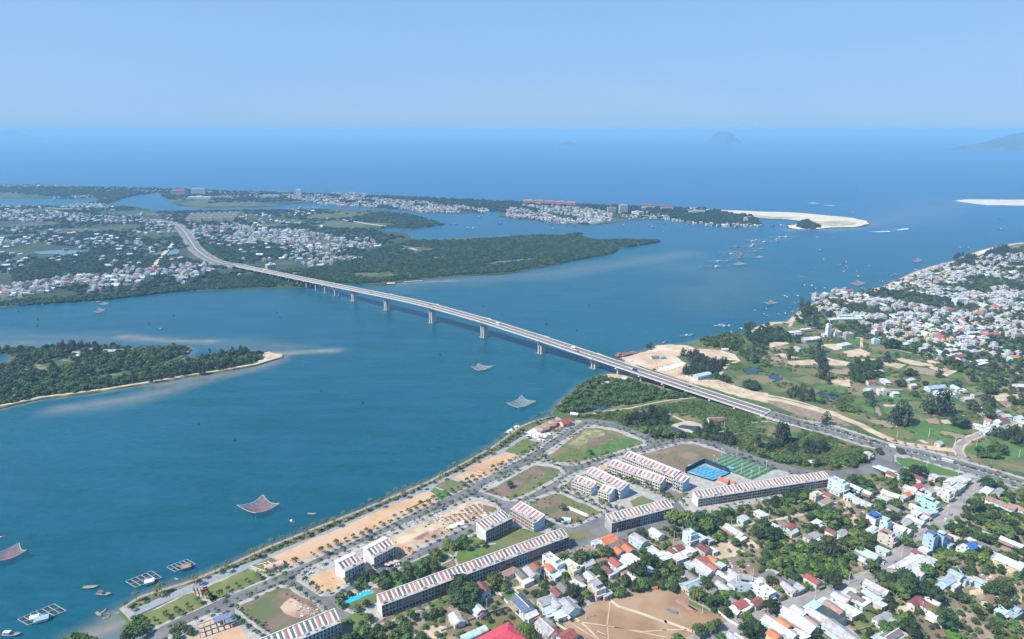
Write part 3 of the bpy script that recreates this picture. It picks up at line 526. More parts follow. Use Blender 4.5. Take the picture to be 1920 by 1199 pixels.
PLOTS = [(z6, [(680, 290), (800, 265), (950, 360), (850, 410), (690, 370)], m_sand2), (z6, [(620, 400), (760, 360), (840, 400), (730, 430)], m_sand2), (z6, [(740, 470), (900, 400), (1080, 400), (1100, 520), (1020, 590), (880, 540)], m_brown), (z6, [(920, 270), (990, 250), (1090, 310), (1060, 330), (960, 310)], m_sand2),
         (z6, [(1240, 310), (1340, 250), (1420, 300), (1290, 350)], m_till), (z6, [(1350, 370), (1420, 345), (1430, 390), (1380, 400)], m_sand2), (z6, [(1580, 370), (1700, 360), (1710, 470), (1600, 440)], m_green), (z6, [(1760, 390), (1850, 400), (1920, 480), (1850, 440)], m_green), (z6, [(1220, 70), (1460, 20), (1500, 110), (1420, 130)], m_till), (z6, [(1010, 500), (1100, 480), (1150, 510), (1060, 540)], m_lawn),
         (z6, [(700, 180), (860, 240), (850, 265), (720, 220)], m_green), (z6, [(1100, 240), (1250, 230), (1290, 280), (1150, 290)], m_grass), (z6, [(440, 790), (620, 880), (600, 900), (440, 830)], m_green),
         (z7, [(90, 1010), (260, 930), (400, 930), (420, 980), (370, 1080), (230, 1115)], m_lawn), (z7, [(800, 640), (850, 622), (1000, 690), (960, 720), (830, 690)], m_sand2), (z7, [(1570, 750), (1790, 790), (1780, 860), (1600, 820)], m_sand2), (z7, [(1290, 740), (1420, 720), (1420, 780), (1300, 790)], m_sand2),
         (z7, [(1300, 470), (1450, 540), (1700, 640), (1806, 700), (1850, 800), (1750, 780), (1600, 720), (1500, 660), (1350, 600)], m_dry), (z7, [(720, 980), (850, 990), (1050, 1100), (1090, 1199), (900, 1199), (800, 1090)], m_brown), (z7, [(1050, 1090), (1130, 1060), (1240, 1199), (1110, 1199)], mat('bright_crop', (.09, .24, .02), (.07, .17, .02), .2)),
         (z7, [(1200, 1010), (1310, 1000), (1490, 1190), (1390, 1199)], m_till), (z7, [(1180, 940), (1230, 915), (1310, 990), (1200, 1000)], m_sand2), (z7, [(640, 820), (860, 720), (880, 740), (700, 850)], m_lawn), (z7, [(570, 920), (720, 880), (720, 940), (590, 970)], m_sand2), (z7, [(60, 10), (180, 0), (240, 120), (230, 160), (90, 60)], m_dry),
         (z8, [(100, 700), (330, 640), (480, 700), (430, 760), (350, 720), (200, 720)], m_brown), (z8, [(310, 470), (600, 400), (640, 440), (520, 520), (380, 500)], m_lawn), (z8, [(1220, 240), (1460, 160), (1700, 250), (1700, 320), (1480, 340), (1290, 290)], m_green), (z8, [(1300, 310), (1700, 380), (1700, 430), (1380, 350)], m_grass), (z8, [(500, 600), (600, 590), (640, 640), (540, 640)], m_dry),
         (z8, [(340, 640), (480, 690), (440, 850), (380, 800)], m_dry), (z5, [(550, 710), (760, 670), (790, 700), (700, 780), (630, 790)], m_brown), (z5, [(445, 735), (545, 708), (600, 760), (500, 800)], m_green), (z5, [(990, 370), (1180, 300), (1340, 370), (1260, 400), (1230, 340), (1050, 430)], m_till), (z5, [(1250, 420), (1370, 380), (1420, 440), (1300, 480)], m_dry),
         (z5, [(830, 650), (910, 630), (970, 660), (890, 700)], m_till), (z5, [(50, 890), (200, 940), (0, 1020), (-40, 960)], m_brown), (z5, [(-100, 1100), (0, 1040), (480, 880), (640, 1010), (520, 1070), (200, 1110)], mat('weedy_ground', (.20, .14, .085), (.12, .13, .045), .08)), (z5, [(1020, 170), (1210, 165), (1290, 210), (1120, 270), (1040, 230)], m_grass), (z5, [(1140, 790), (1300, 780), (1300, 800), (1150, 850)], m_pave),
         (z2, [(360, 1070), (520, 1000), (630, 1040), (440, 1110)], m_green), (z2, [(880, 1150), (1060, 1090), (1170, 1110), (1100, 1199), (900, 1199)], m_sand2), (z2, [(1000, 950), (1180, 860), (1230, 920), (1050, 1000)], m_brown)]
for f, pp, m in PLOTS: patch('plot', f(pp), m, LZ + .12 + .002 * (PLOTS.index((f, pp, m)) % 9), 2, edge=7, seed=len(pp))
S_, P_, G_, O_ = m_sand2, m_till, m_green, m_olive
FIELDS = [(S_, [(40, 420), (110, 410), (250, 450), (170, 465)]), (S_, [(135, 475), (370, 455), (370, 500), (180, 500)]), (S_, [(440, 445), (620, 480), (600, 508), (450, 500)]), (S_, [(555, 400), (690, 375), (770, 410), (760, 438), (600, 438)]), (S_, [(655, 455), (850, 455), (850, 470), (700, 470)]), (S_, [(850, 480), (940, 480), (1040, 500), (980, 528), (870, 500)]),
          (S_, [(950, 455), (1000, 445), (1250, 500), (1230, 510), (1040, 495)]), (S_, [(1170, 470), (1230, 462), (1290, 485), (1250, 495)]), (S_, [(1220, 510), (1350, 530), (1340, 545), (1200, 530)]), (S_, [(1305, 570), (1350, 535), (1420, 545), (1330, 588)]), (S_, [(1780, 550), (1880, 560), (1900, 595), (1790, 575)]), (S_, [(1640, 735), (1780, 710), (1910, 720), (1890, 770), (1720, 770)]),
          (S_, [(465, 610), (610, 610), (625, 665), (470, 640)]), (S_, [(380, 345), (560, 340), (600, 370), (500, 390)]), (S_, [(0, 330), (130, 325), (160, 340), (20, 370)]), (S_, [(265, 178), (345, 175), (345, 200), (280, 200)]), (S_, [(1600, 150), (1700, 180), (1690, 210), (1600, 200)]), (P_, [(430, 530), (620, 535), (590, 572), (440, 560)]), (P_, [(1050, 510), (1190, 520), (1310, 550), (1260, 582), (1010, 545)]), (P_, [(750, 920), (800, 908), (945, 930), (945, 980)]),
          (S_, [(948, 930), (970, 935), (970, 965), (950, 970)]), (P_, [(1300, 990), (1480, 1030), (1480, 1060), (1290, 1018)]), (P_, [(1180, 905), (1260, 895), (1290, 940), (1200, 935)]), (S_, [(1290, 910), (1350, 910), (1390, 945), (1320, 940)]), (P_, [(785, 795), (820, 800), (855, 878), (815, 880)]), (P_, [(1720, 680), (1760, 660), (1900, 690), (1870, 710)]), (S_, [(860, 797), (960, 797), (960, 810), (880, 812)]),
          (S_, [(1110, 1060), (1160, 1060), (1210, 1085), (1180, 1088)]), (G_, [(350, 680), (390, 655), (510, 660), (480, 700)]), (G_, [(500, 690), (520, 665), (600, 670), (560, 715)]), (G_, [(630, 750), (700, 745), (740, 780), (660, 790)]), (G_, [(700, 800), (770, 795), (800, 870), (740, 860)]), (G_, [(980, 930), (1110, 920), (1310, 960), (1270, 1060), (1080, 1060), (1085, 1010)]), (G_, [(810, 730), (1140, 730), (1140, 760), (960, 770)]),
          (G_, [(860, 815), (950, 810), (1170, 850), (1050, 860), (900, 880)]), (O_, [(1080, 870), (1250, 870), (1175, 925), (1090, 920)]), (G_, [(1310, 945), (1500, 990), (1470, 1020), (1300, 985)]), (G_, [(1290, 1030), (1420, 1060), (1380, 1090), (1270, 1060)]), (G_, [(590, 305), (690, 300), (680, 350), (640, 345)]), (m_grass, [(710, 300), (830, 340), (960, 400), (900, 440), (770, 440), (780, 400)]),
          (G_, [(310, 140), (440, 140), (440, 215), (350, 215), (350, 175), (310, 170)]), (G_, [(200, 160), (300, 140), (265, 175), (280, 215), (180, 215)]), (G_, [(470, 170), (640, 170), (650, 220), (480, 230)]), (G_, [(1100, 390), (1290, 420), (1290, 450), (1080, 410)]), (O_, [(850, 980), (980, 960), (1085, 1010), (1070, 1060), (960, 1050)]), (O_, [(940, 770), (1160, 770), (1170, 830), (960, 810)]),
          (m_lawn, [(1150, 740), (1250, 740), (1270, 790), (1180, 785)]), (O_, [(160, 600), (300, 580), (390, 610), (330, 650)]), (O_, [(1110, 570), (1260, 590), (1300, 640), (1150, 620)]), (m_grass, [(1450, 560), (1640, 560), (1720, 640), (1500, 640)]), (m_grass, [(200, 520), (400, 530), (420, 570), (220, 570)]), (m_lawn, [(395, 605), (450, 600), (450, 640), (400, 640)]), (m_grass, [(1270, 800), (1440, 790), (1460, 850), (1300, 850)])]
for i, (m, pp) in enumerate(FIELDS): patch('field', zf(pp), m, LZ + .2 + .01 * (i % 5), 3, edge=4, seed=i)
# the small rectangular plots between them, split by narrow banks
FREG = W_(zf([(-100, 360), (160, 260), (900, 330), (1300, 500), (1900, 620), (1900, 900), (1500, 1000), (1350, 1090), (1000, 1060), (740, 930), (560, 820), (300, 720), (-60, 640), (-260, 560)])); fr_ = random.Random(31); A_ = np.array(FREG)
for gx in np.arange(A_[:, 0].min(), A_[:, 0].max(), 33):
    for gy in np.arange(A_[:, 1].min(), A_[:, 1].max(), 26):
        x0, y0 = gx + fr_.uniform(-4, 4), gy + fr_.uniform(-3, 3); w_, d_ = fr_.uniform(16, 32), fr_.uniform(12, 24); c_, s_ = math.cos(.14), math.sin(.14)
        Q = [(x0 + a * c_ - b * s_, y0 + a * s_ + b * c_) for a, b in ((0, 0), (w_, fr_.uniform(-2, 2)), (w_ + fr_.uniform(-2, 2), d_), (0, d_ + fr_.uniform(-2, 2)))]
        if not pip(np.array([x0 + w_ / 2]), np.array([y0 + d_ / 2]), FREG)[0] or mask.at([q[0] for q in Q], [q[1] for q in Q]).any() or fr_.random() < .25: continue
        o = link('field', mesh('field', [(*q, LZ + .14) for q in Q], [(0, 1, 2, 3)], fr_.choice([m_green, m_olive, m_grass, m_olive, m_grass, m_lawn, m_till, m_dry, m_green]))); o['kind'] = 'structure'
patch('river_shrub_bed', [(236, 1144), (262, 1124), (350, 1096), (424, 1067), (499, 1031), (599, 991), (675, 961), (799, 909), (875, 869), (925, 841), (975, 805), (985, 815), (950, 834), (875, 876), (799, 912), (675, 968), (599, 1000), (499, 1042), (400, 1078), (325, 1109), (252, 1141)], mat('shrub_bed', (.07, .11, .03), (.22, .18, .11), .2), LZ + .1)
ribbon('revetment', [(226, 1144), (262, 1120.5), (350, 1093.5), (424, 1063.5), (499, 1028.5), (599, 988.5), (675, 958.5), (799, 906.5), (875, 866.5), (925, 838.5), (975, 801.5), (1000, 791), (1038, 781)], 3.2, m_rock, LZ + .35, 1, thick=.5)
patch('landing', [(224, 1143), (237, 1135), (253, 1150), (252, 1166), (246, 1168), (238, 1158)], m_pave, LZ + .5, 1, skirt=1.5)
# far bank: ponds, tracks, fields, roads
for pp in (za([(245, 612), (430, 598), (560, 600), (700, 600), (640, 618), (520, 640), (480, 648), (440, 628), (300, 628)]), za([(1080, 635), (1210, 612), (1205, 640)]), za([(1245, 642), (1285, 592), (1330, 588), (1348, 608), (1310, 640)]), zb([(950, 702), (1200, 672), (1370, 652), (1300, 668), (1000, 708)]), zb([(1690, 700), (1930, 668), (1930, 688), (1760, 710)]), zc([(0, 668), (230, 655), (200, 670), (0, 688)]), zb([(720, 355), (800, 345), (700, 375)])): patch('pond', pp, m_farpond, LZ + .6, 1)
m_fsand = mat('far_sand', (.5, .44, .34), rough=.9); m_folive = mat('far_olive', (.12, .12, .06), (.06, .08, .03), .02)
for pp in (zb([(360, 350), (500, 312), (780, 300), (850, 328), (640, 358), (400, 362)]), zb([(420, 420), (560, 372), (760, 392), (900, 428), (700, 436)]), zb([(0, 398), (180, 402), (280, 412), (120, 428)]), zb([(800, 396), (960, 392), (1060, 402), (970, 416)]), za([(1350, 245), (1500, 218), (1900, 212), (1930, 268), (1600, 272), (1370, 262)]), za([(0, 483), (200, 478), (300, 488), (0, 494)]), za([(400, 445), (620, 438), (850, 455), (700, 461)]),
           zb([(720, 770), (1000, 760), (1100, 790), (900, 810), (740, 800)]), zb([(1050, 560), (1400, 590), (1200, 620)])): patch('far_field', pp, m_folive, LZ + .5, 3, edge=25)
for pp, w in ((zb([(640, 368), (730, 383), (830, 400), (970, 420)]), 14), (zb([(1040, 590), (1100, 588), (1160, 584), (1200, 596)]), 10), (zb([(1330, 655), (1460, 655)]), 12), (zb([(230, 775), (380, 762)]), 6), (zb([(980, 848), (1040, 845)]), 14), (zb([(1110, 835), (1250, 828)]), 5), (za([(0, 268), (300, 280), (560, 290), (900, 295)]), 12), (za([(1700, 60), (1710, 62)]), 1)): ribbon('dirt_track', pp, w, m_fsand, LZ + .8, 1)
ribbon('dirt_track', [(285, 503), (305, 479), (326, 456)], 12, m_fsand, LZ + 1.0, 1)
for nm, pp in (('road', zk([(1060, 740), (1000, 725), (860, 690), (700, 655), (600, 610), (500, 550), (440, 480), (380, 400), (330, 320), (280, 270), (160, 235), (0, 210), (0, 200), (150, 222), (250, 240), (170, 240), (210, 330), (260, 440), (320, 540), (420, 610), (560, 665), (700, 720), (860, 740), (960, 765), (1040, 775)]),),): pass
FR = [(1050, 757), (960, 742), (860, 715), (700, 688), (590, 645), (480, 585), (400, 520), (350, 440), (300, 360), (255, 300), (200, 255), (120, 225), (0, 207), (-200, 190)]
FRW = [BR(760)[:2], BR(815)[:2]] + W_(zk(FR[3:]), 3.0)
FZ = [7.6, 5.6, 4.0] + [3.0] * (len(FRW) - 3)
ribbon('pavement', FRW, 40, mat('far_verge', (.30, .27, .23), (.18, .17, .13), .05), [v - .4 for v in FZ], 1, world=True, thick=5)
ribbon('road', FRW, 25, m_asph, FZ, 0, world=True); ribbon('median_strip', FRW, 3, m_kerb, [v + .3 for v in FZ], 0, world=True, thick=.4)
# ================================================================= the bridge
PIERS = [-357, -253, -124, 10, 146, 257]; SMALL = [321, 359, 396, 434, 472, 510, 548, 586, 624, 662, 700, 738]; RIGHT = [-401, -440, -477, -512, -547, -581]
def gdepth(s):
    if -401 < s < 321:
        K = [-401] + PIERS + [321]
        for a, b in zip(K[:-1], K[1:]):
            if a <= s <= b:
                L_ = b - a; u = abs((s - a) / L_ - .5) * 2
                hi_a = 2.2 if a == -401 else (3.4 if a == 257 else 6.4); hi_b = 2.2 if b == 321 else 6.4
                hi = hi_a if s < (a + b) / 2 else hi_b
                if b == 257 and s > (a + b) / 2: hi = 4.4
                return 2.3 + max(0, hi - 2.3) * u ** 2.2
    return 2.0
bridge = link('bridge', None, loc=BR(0)); bridge.location.z = 0
tag(bridge, 'long pale concrete road bridge with haunched spans curving over the wide river', 'bridge')
BO = bridge.location
def bmesh_strip(ss, prof, cap=True, closed=True):
    """sweep a cross section (t, z offset) along the bridge axis"""
    m = MB(); n = None; vs = []; fs = []
    for s in ss:
        P = prof(s); n = len(P); vs += [(a - BO.x, b - BO.y, c - BO.z) for a, b, c in (BR(s, t, z) for t, z in P)]
    for i in range(len(ss) - 1):
        for j in range(n if closed else n - 1):
            k = (j + 1) % n; fs.append((i * n + j, i * n + k, (i + 1) * n + k, (i + 1) * n + j))
    if closed and cap: fs += [tuple(range(n - 1, -1, -1)), tuple((len(ss) - 1) * n + j for j in range(n))]
    m.add(vs, fs); return m
ALLS = list(np.arange(-618, 760, 6.0)) + [760]; HW = 11.2
def part(name, mb, m, parent=bridge): return link(name, mb.mesh(name, m), parent)
part('deck_slab', bmesh_strip(ALLS, lambda s: [(-HW, -.9), (-HW, 0), (HW, 0), (HW, -.9), (6.6, -1.0), (-6.6, -1.0)]), m_conc)
part('box_girder', bmesh_strip(ALLS, lambda s: [(-6.4, -1.0), (6.4, -1.0), (5.0, -1.0 - gdepth(s)), (-5.0, -1.0 - gdepth(s))]), m_conc)
m_deckroad = mat('bridge_asphalt', (.185, .155, .148), (.15, .13, .125), .05); m_walk = mat('walkway_concrete', (.36, .32, .30), (.3, .27, .25), .2)
for a, b in ((-9.6, -.9), (.9, 9.6)): part('carriageway', bmesh_strip(ALLS, lambda s, a=a, b=b: [(a, .06), (b, .06)], closed=False), m_deckroad)
part('median', bmesh_strip(ALLS, lambda s: [(-.4, .02), (-.4, .55), (.4, .55), (.4, .02)]), m_white)
m_rail = mat('parapet_concrete', (.66, .62, .585), (.56, .53, .5), .2)
for sg in (-1, 1):
    part('parapet', bmesh_strip(ALLS, lambda s: [(sg * (HW - .1), -.5), (sg * (HW - .1), 1.15), (sg * (HW - .55), 1.15), (sg * (HW - .55), .02)]), m_rail)
    part('walkway', bmesh_strip(ALLS, lambda s: [(sg * 9.7, .05), (sg * 9.7, .3), (sg * (HW - .6), .3), (sg * (HW - .6), .05)]), m_walk)
    for s0 in PIERS[:5]: part('lookout', MB().add([(a - BO.x, b - BO.y, c) for s, t in ((s0 - 5, sg * (HW - .1)), (s0 + 5, sg * (HW - .1)), (s0 + 3.5, sg * (HW + 1.3)), (s0 - 3.5, sg * (HW + 1.3))) for a, b, c in (BR(s, t, -.7), BR(s, t, 1.3))], [(1, 3, 5, 7), (6, 4, 2, 0), (0, 2, 3, 1), (2, 4, 5, 3), (4, 6, 7, 5), (6, 0, 1, 7)]), m_rail)
dash = MB()
for s in np.arange(-615, 757, 8.0):
    for t in (-5.2, 5.2):
        vs = [BR(s, t - .09, .08), BR(s + 3, t - .09, .08), BR(s + 3, t + .09, .08), BR(s, t + .09, .08)]; dash.add([(a - BO.x, b - BO.y, c) for a, b, c in vs], [(0, 1, 2, 3)])
q = part('lane_dashes', dash, MATS['road_paint']); q['kind'] = 'stuff'
ang = math.atan2(BD.y, BD.x)
for s in PIERS:                                            # main piers: twin blade walls, flared at the top
    o = link('pier', None, bridge, loc=Vector(BR(s)) * 1.0 - BO); o.location.z = 0; o.rotation_euler = (0, 0, ang)
    top = BZ(s) - 1.0 - gdepth(s) + .2
    for dx in (-2.6, 2.6):
        w = MB(); zs = [-3, 1, top * .55, top - 3.2, top - 1.2, top]; hw = [5.0, 5.0, 5.0, 5.3, 6.2, 7.2]; vs = []
        for z, h in zip(zs, hw): vs += [(dx - .9, -h, z), (dx + .9, -h, z), (dx + .9, h, z), (dx - .9, h, z)]
        fs = [(i * 4 + j, i * 4 + (j + 1) % 4, i * 4 + 4 + (j + 1) % 4, i * 4 + 4 + j) for i in range(5) for j in range(4)] + [(20, 21, 22, 23)]
        link('pier_wall', w.add(vs, fs).mesh('pier_wall', m_conc), o)
    c = MB().box(-6, 6, -8.5, 8.5, -2.5, .45); link('pile_cap', c.mesh('pile_cap', mat('wet_concrete', (.24, .23, .21), (.17, .17, .15), .3)), o)
for s in SMALL + RIGHT:
    o = link('pier', None, bridge, loc=Vector(BR(s)) - BO); o.location.z = 0; o.rotation_euler = (0, 0, ang); top = BZ(s) - 3.0
    hcap = min(2.0, max(.6, top * .4))
    for sy in ((-1, 1)): link('pier_column', MB().box(-.9, .9, sy * 4.6 - 1.5, sy * 4.6 + 1.5, -3, top - hcap).mesh('pier_column', m_conc), o)
    c = MB(); h = top; c.add([(x, y, z) for x in (-1.1, 1.1) for y, z in ((-6.5, h - hcap), (6.5, h - hcap), (11.6, h - .5), (11.6, h + .9), (-11.6, h + .9), (-11.6, h - .5))],
          [(5, 4, 3, 2, 1, 0), (6, 7, 8, 9, 10, 11)] + [(i, (i + 1) % 6, 6 + (i + 1) % 6, 6 + i) for i in range(6)])
    link('pier_cap', c.mesh('pier_cap', m_white), o)
ab = MB().add([(a - BO.x, b - BO.y, c) for s in (-626, -615) for a, b, c in ((*BR(s, -HW - .1)[:2], -1), (*BR(s, HW + .1)[:2], -1), (*BR(s, HW + .1)[:2], BZ(s) - .05), (*BR(s, -HW - .1)[:2], BZ(s) - .05))], [(0, 1, 2, 3), (7, 6, 5, 4), (0, 4, 5, 1), (2, 6, 7, 3), (3, 7, 4, 0), (1, 5, 6, 2)])
part('abutment', ab, m_white)
ramp = MB(); P = [BR(s, t)[:2] + (BZ(s) + dz,) for s in (-620, -676) for t, dz in ((-HW, 0), (HW, 0))]
vs = [(*BR(-619, -HW)[:2], BZ(-619)), (*BR(-619, HW)[:2], BZ(-619)), (*BR(-680, HW)[:2], 1.83), (*BR(-680, -HW)[:2], 1.83), (*BR(-619, -HW - 3)[:2], 1), (*BR(-619, HW + 3)[:2], 1), (*BR(-680, HW + 1)[:2], 1), (*BR(-680, -HW - 1)[:2], 1)]
o = link('ramp', MB().add(vs, [(0, 1, 2, 3), (0, 3, 7, 4), (1, 5, 6, 2), (0, 4, 5, 1)]).mesh('ramp', m_pave)); o['kind'] = 'structure'
o = link('ramp', MB().add([(*BR(-619, t)[:2], BZ(-619) + .05) for t in (-9.4, 9.4)] + [(*BR(-680, t)[:2], 1.9) for t in (9.4, -9.4)], [(0, 1, 2, 3)]).mesh('ramp', m_asph)); o['kind'] = 'structure'
mask.poly([BR(s, t)[:2] for s, t in ((-680, -15), (-680, 15), (-300, 15), (-300, -15))], 1)
# street lamps on the parapets
lamp_me = MB().cyl((0, 0, 0), (0, 0, 9), .14, .09, 5).cyl((0, 0, 8.9), (0, 2.2, 9.5), .07, .05, 4).box(-.18, .18, 1.9, 2.9, 9.42, 9.6).mesh('street_lamp', mat('galvanised', (.45, .46, .47), rough=.5, metal=.3))
# ================================================================= terraces of row houses
m_roofred = mat('roof_red', (.45, .21, .155), (.35, .17, .13), .5, rv=.22); m_roofgrey = mat('roof_grey', (.17, .16, .155), (.12, .115, .11), .5, rv=.22); m_roofpurple = mat('roof_plum', (.22, .14, .17), rough=.8, rv=.15)
m_brick = mat('raw_brick', (.30, .165, .135), (.37, .235, .195), .8); m_cream = mat('cream_render', (.66, .61, .53), (.5, .46, .4), .3); m_grc = mat('raw_concrete', (.46, .435, .41), (.33, .31, .295), .25)
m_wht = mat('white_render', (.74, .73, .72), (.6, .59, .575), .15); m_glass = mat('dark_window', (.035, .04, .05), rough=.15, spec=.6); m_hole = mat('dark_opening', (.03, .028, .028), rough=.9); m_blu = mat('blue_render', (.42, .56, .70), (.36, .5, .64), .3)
m_lblu = mat('pale_blue_render', (.58, .68, .74), (.5, .6, .68), .3); m_pink = mat('pink_render', (.62, .40, .36), (.55, .34, .30), .3); m_aqua = mat('aqua_render', (.42, .66, .66))
panel_me = {}; m_tank = mat('steel_tank', (.55, .56, .58), rough=.35, metal=.5)
def terrace(label, A, B, depth, hf, hb, pitch, fronts, gable, cols, back=None, openings=m_hole, ratio=.56, flatback=0., roofbase=m_wht, floors=3, gable2=None, upitch=5.2):
    a = Vector(G(*A)); b = Vector(G(*B)); L_ = (b - a).length; d = (b - a) / L_; nb = Vector((-d.y, d.x))       # nb points to the back (away from the camera)
    if nb.y < 0: nb = -nb
    M = math.atan2(d.y, d.x); root = link('terraced_houses', None, loc=(a.x, a.y, LZ), rz=M); tag(root, label, 'terrace')
    fl = 1 if (Vector((-d.y, d.x)) - nb).length < .1 else -1
    def Y(y): return y * fl
    def pt(nm, mb, m): return link(nm, mb.mesh(nm, m), root)
    body = MB(); D = depth; fb = D * flatback
    P = [(0, 0), (0, hf), (D * .24, hf + .05), (D - fb - .4, hb), (D, hb if not fb else hb - .3), (D, 0)]
    n = len(P); body.add([(x, Y(y), z) for x in (0, L_) for y, z in P], [tuple(range(n)), tuple(range(2 * n - 1, n - 1, -1))] + [(i, n + i, n + (i + 1) % n, (i + 1) % n) for i in range(n)])
    pt('wall', body, gable)
    roof = MB(); roof.add([(x, Y(y), z) for x in (-.15, L_ + .15) for y, z in ((-.1, hf + .06), (D * .24, hf + .12), (D - fb - .4, hb + .1), (D + .1, hb + .06 if not fb else hb - .2))], [(0, 4, 5, 1), (1, 5, 6, 2), (2, 6, 7, 3)], 0)
    roof.m[0] = 1; pt('roof', roof, [roofbase, m_grc])
    par = MB().box(-.2, L_ + .2, min(Y(D - fb - .9), Y(D - fb - .3)), max(Y(D - fb - .9), Y(D - fb - .3)), hb + .05, hb + .55); pt('ridge_parapet', par, m_wht)
    # sloping panels between white party walls: each a piece of its own
    sl = math.atan2(hb - hf, D * .76 - fb - .4); ln_ = (D * .76 - fb - 1.2) / math.cos(sl); k = int(L_ / pitch); r = random.Random(label)
    key = (round(ln_, 1), round(pitch, 2))
    for i in range(k):
        c = cols[i % len(cols)] if len(cols) > 5 else r.choice(cols)
        kk = key + (c.name,)
        if kk not in panel_me: panel_me[kk] = MB().box(-pitch * ratio / 2, pitch * ratio / 2, 0, ln_, 0, .14).mesh('roof_panel', c)
        o = link('roof_panel', panel_me[kk], root, loc=((i + .5) * L_ / k, Y(D * .24 + .1), hf + .22)); o.rotation_euler = (sl, 0, 0) if fl == 1 else (-sl, 0, math.pi)
        if fl == -1: o.rotation_euler = (sl, 0, math.pi); 
    wl = MB()
    for i in range(0, k + 1, 2):
        x = i * L_ / k; wl.add([(x + dx, Y(y), z) for dx in (-.15, .15) for y, z in ((D * .23, hf), (D - fb - .4, hb + .05), (D - fb - .4, hb + .6), (D * .23, hf + .75))], [(0, 1, 2, 3), (7, 6, 5, 4), (0, 4, 5, 1), (1, 5, 6, 2), (2, 6, 7, 3), (3, 7, 4, 0)])
    q = pt('party_wall_coping', wl, m_wht); q['kind'] = 'stuff'
    # front: one facade panel per house, floor slabs, openings
    u = max(1, round(L_ / upitch)); uw = L_ / u; fh = hf / floors; op = MB(); slab = MB(); ctr = MB()
    i = 0
    while i < u:
        run = 1; m = fronts[min(int(i / u * len(fronts)), len(fronts) - 1)] if len(fronts) > 1 else fronts[0]
        fp = MB().box(i * uw + .06, (i + 1) * uw - .06, *sorted((Y(-.12), Y(.1))), .05, hf - .1); pt('facade', fp, m)
        for f in range(floors):
            z0 = f * fh + .55; 
            if m is m_brick and r.random() < .55 and f: 
                continue
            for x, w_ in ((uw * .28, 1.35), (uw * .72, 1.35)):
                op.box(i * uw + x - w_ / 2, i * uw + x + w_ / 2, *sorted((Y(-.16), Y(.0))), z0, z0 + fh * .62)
        i += 1
    for f in range(1, floors + 1): slab.box(-.05, L_ + .05, *sorted((Y(-.75), Y(-.1))), f * fh - .28, f * fh)
    for i in range(u + 1): ctr.box(i * uw - .16, i * uw + .16, *sorted((Y(-.55), Y(-.1))), 0, hf - .3)
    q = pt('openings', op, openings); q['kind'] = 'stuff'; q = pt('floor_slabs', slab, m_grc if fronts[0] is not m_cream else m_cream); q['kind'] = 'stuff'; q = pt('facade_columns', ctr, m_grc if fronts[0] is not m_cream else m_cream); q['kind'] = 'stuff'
    tk = MB()
    for i in range(u):
        if r.random() < .4: xx = (i + r.uniform(.3, .7)) * uw; tk.cyl((xx, Y(D * .12), hf + .1), (xx, Y(D * .12), hf + 1.5), .55, .55, 8)
        if r.random() < .3: xx = (i + .5) * uw; tk.box(xx - 1, xx + 1, *sorted((Y(D * .04), Y(D * .2))), hf + .08, hf + 1.2 + r.random())
    if tk.v: q = pt('water_tanks', tk, m_tank); q['kind'] = 'stuff'
    if gable2: pt('end_wall', MB().add([(L_ + .05, Y(y), z) for y, z in P], [tuple(range(n))]), gable2)
    bw = MB()
    for i in range(u):
        for f in range(floors): bw.box((i + .3) * uw, (i + .7) * uw, *sorted((Y(D - .05), Y(D + .06))), f * fh + 1, f * fh + 2.4)
    q = pt('rear_windows', bw, m_glass); q['kind'] = 'stuff'
    mask.poly([tuple(a - d * 2 + nb * -3), tuple(b + d * 2 + nb * -3), tuple(b + d * 2 + nb * (D + 2)), tuple(a - d * 2 + nb * (D + 2))], 1)
    return root
RG = [m_roofred, m_roofgrey]
terrace('longest terrace of unfinished row houses, red and grey roof panels, behind the pool', (717, 1158), (1066, 1026), 10, 10.3, 12.6, 3.5, [m_grc, m_brick, m_grc, m_brick, m_brick, m_wht, m_grc, m_brick, m_blu, m_brick, m_brick, m_brick], m_wht, [m_roofred, m_roofred, m_roofgrey, m_roofred, m_roofgrey, m_roofgrey, m_roofred])
terrace('striped roof row house terrace cut by the bottom edge of the picture', (500, 1250), (641, 1189), 12, 10, 13, 3.5, [m_wht, m_lblu, m_wht], m_wht, [m_roofred, m_roofgrey, m_roofgrey, m_roofgrey, m_roofred, m_roofgrey])
terrace('short grey terrace with blank white gable by the foundation works', (911, 1018), (960, 993), 13, 11.5, 13.5, 3.3, [m_grc], m_wht, [m_roofred, m_roofgrey, m_roofgrey, m_roofred, m_roofgrey, m_roofgrey])
terrace('small terrace with pink, white and blue fronts and blue gable', (957, 972), (1002, 999), 13, 9.5, 12, 4.2, [m_pink, m_cream, m_pink, m_lblu], m_cream, [m_roofred, m_roofpurple, m_roofred, m_roofred, m_roofpurple, m_roofred], gable2=m_blu)
terrace('left cream front block of the paired terraces with tiled slopes', (1072, 917), (1108, 931), 11, 8.6, 10.8, 4.4, [m_cream], m_lblu, [m_roofred, m_roofpurple, m_roofred, m_roofpurple, m_roofred, m_roofpurple], gable2=m_lblu, flatback=.2)
terrace('right cream front block of the paired terraces, next to brown grass', (1121, 935), (1142, 943), 11, 8.6, 10.8, 4.4, [m_cream], m_lblu, [m_roofred, m_roofpurple, m_roofred, m_roofpurple, m_roofred, m_roofpurple], gable2=m_lblu, flatback=.2)
terrace('long rear row of the first terrace pair with blue end gable', (1096, 903), (1163, 937), 13, 9.5, 12.2, 4.4, [m_cream], m_lblu, [m_roofred, m_roofpurple, m_roofred, m_roofpurple, m_roofred, m_roofpurple], gable2=m_blu, flatback=.15)
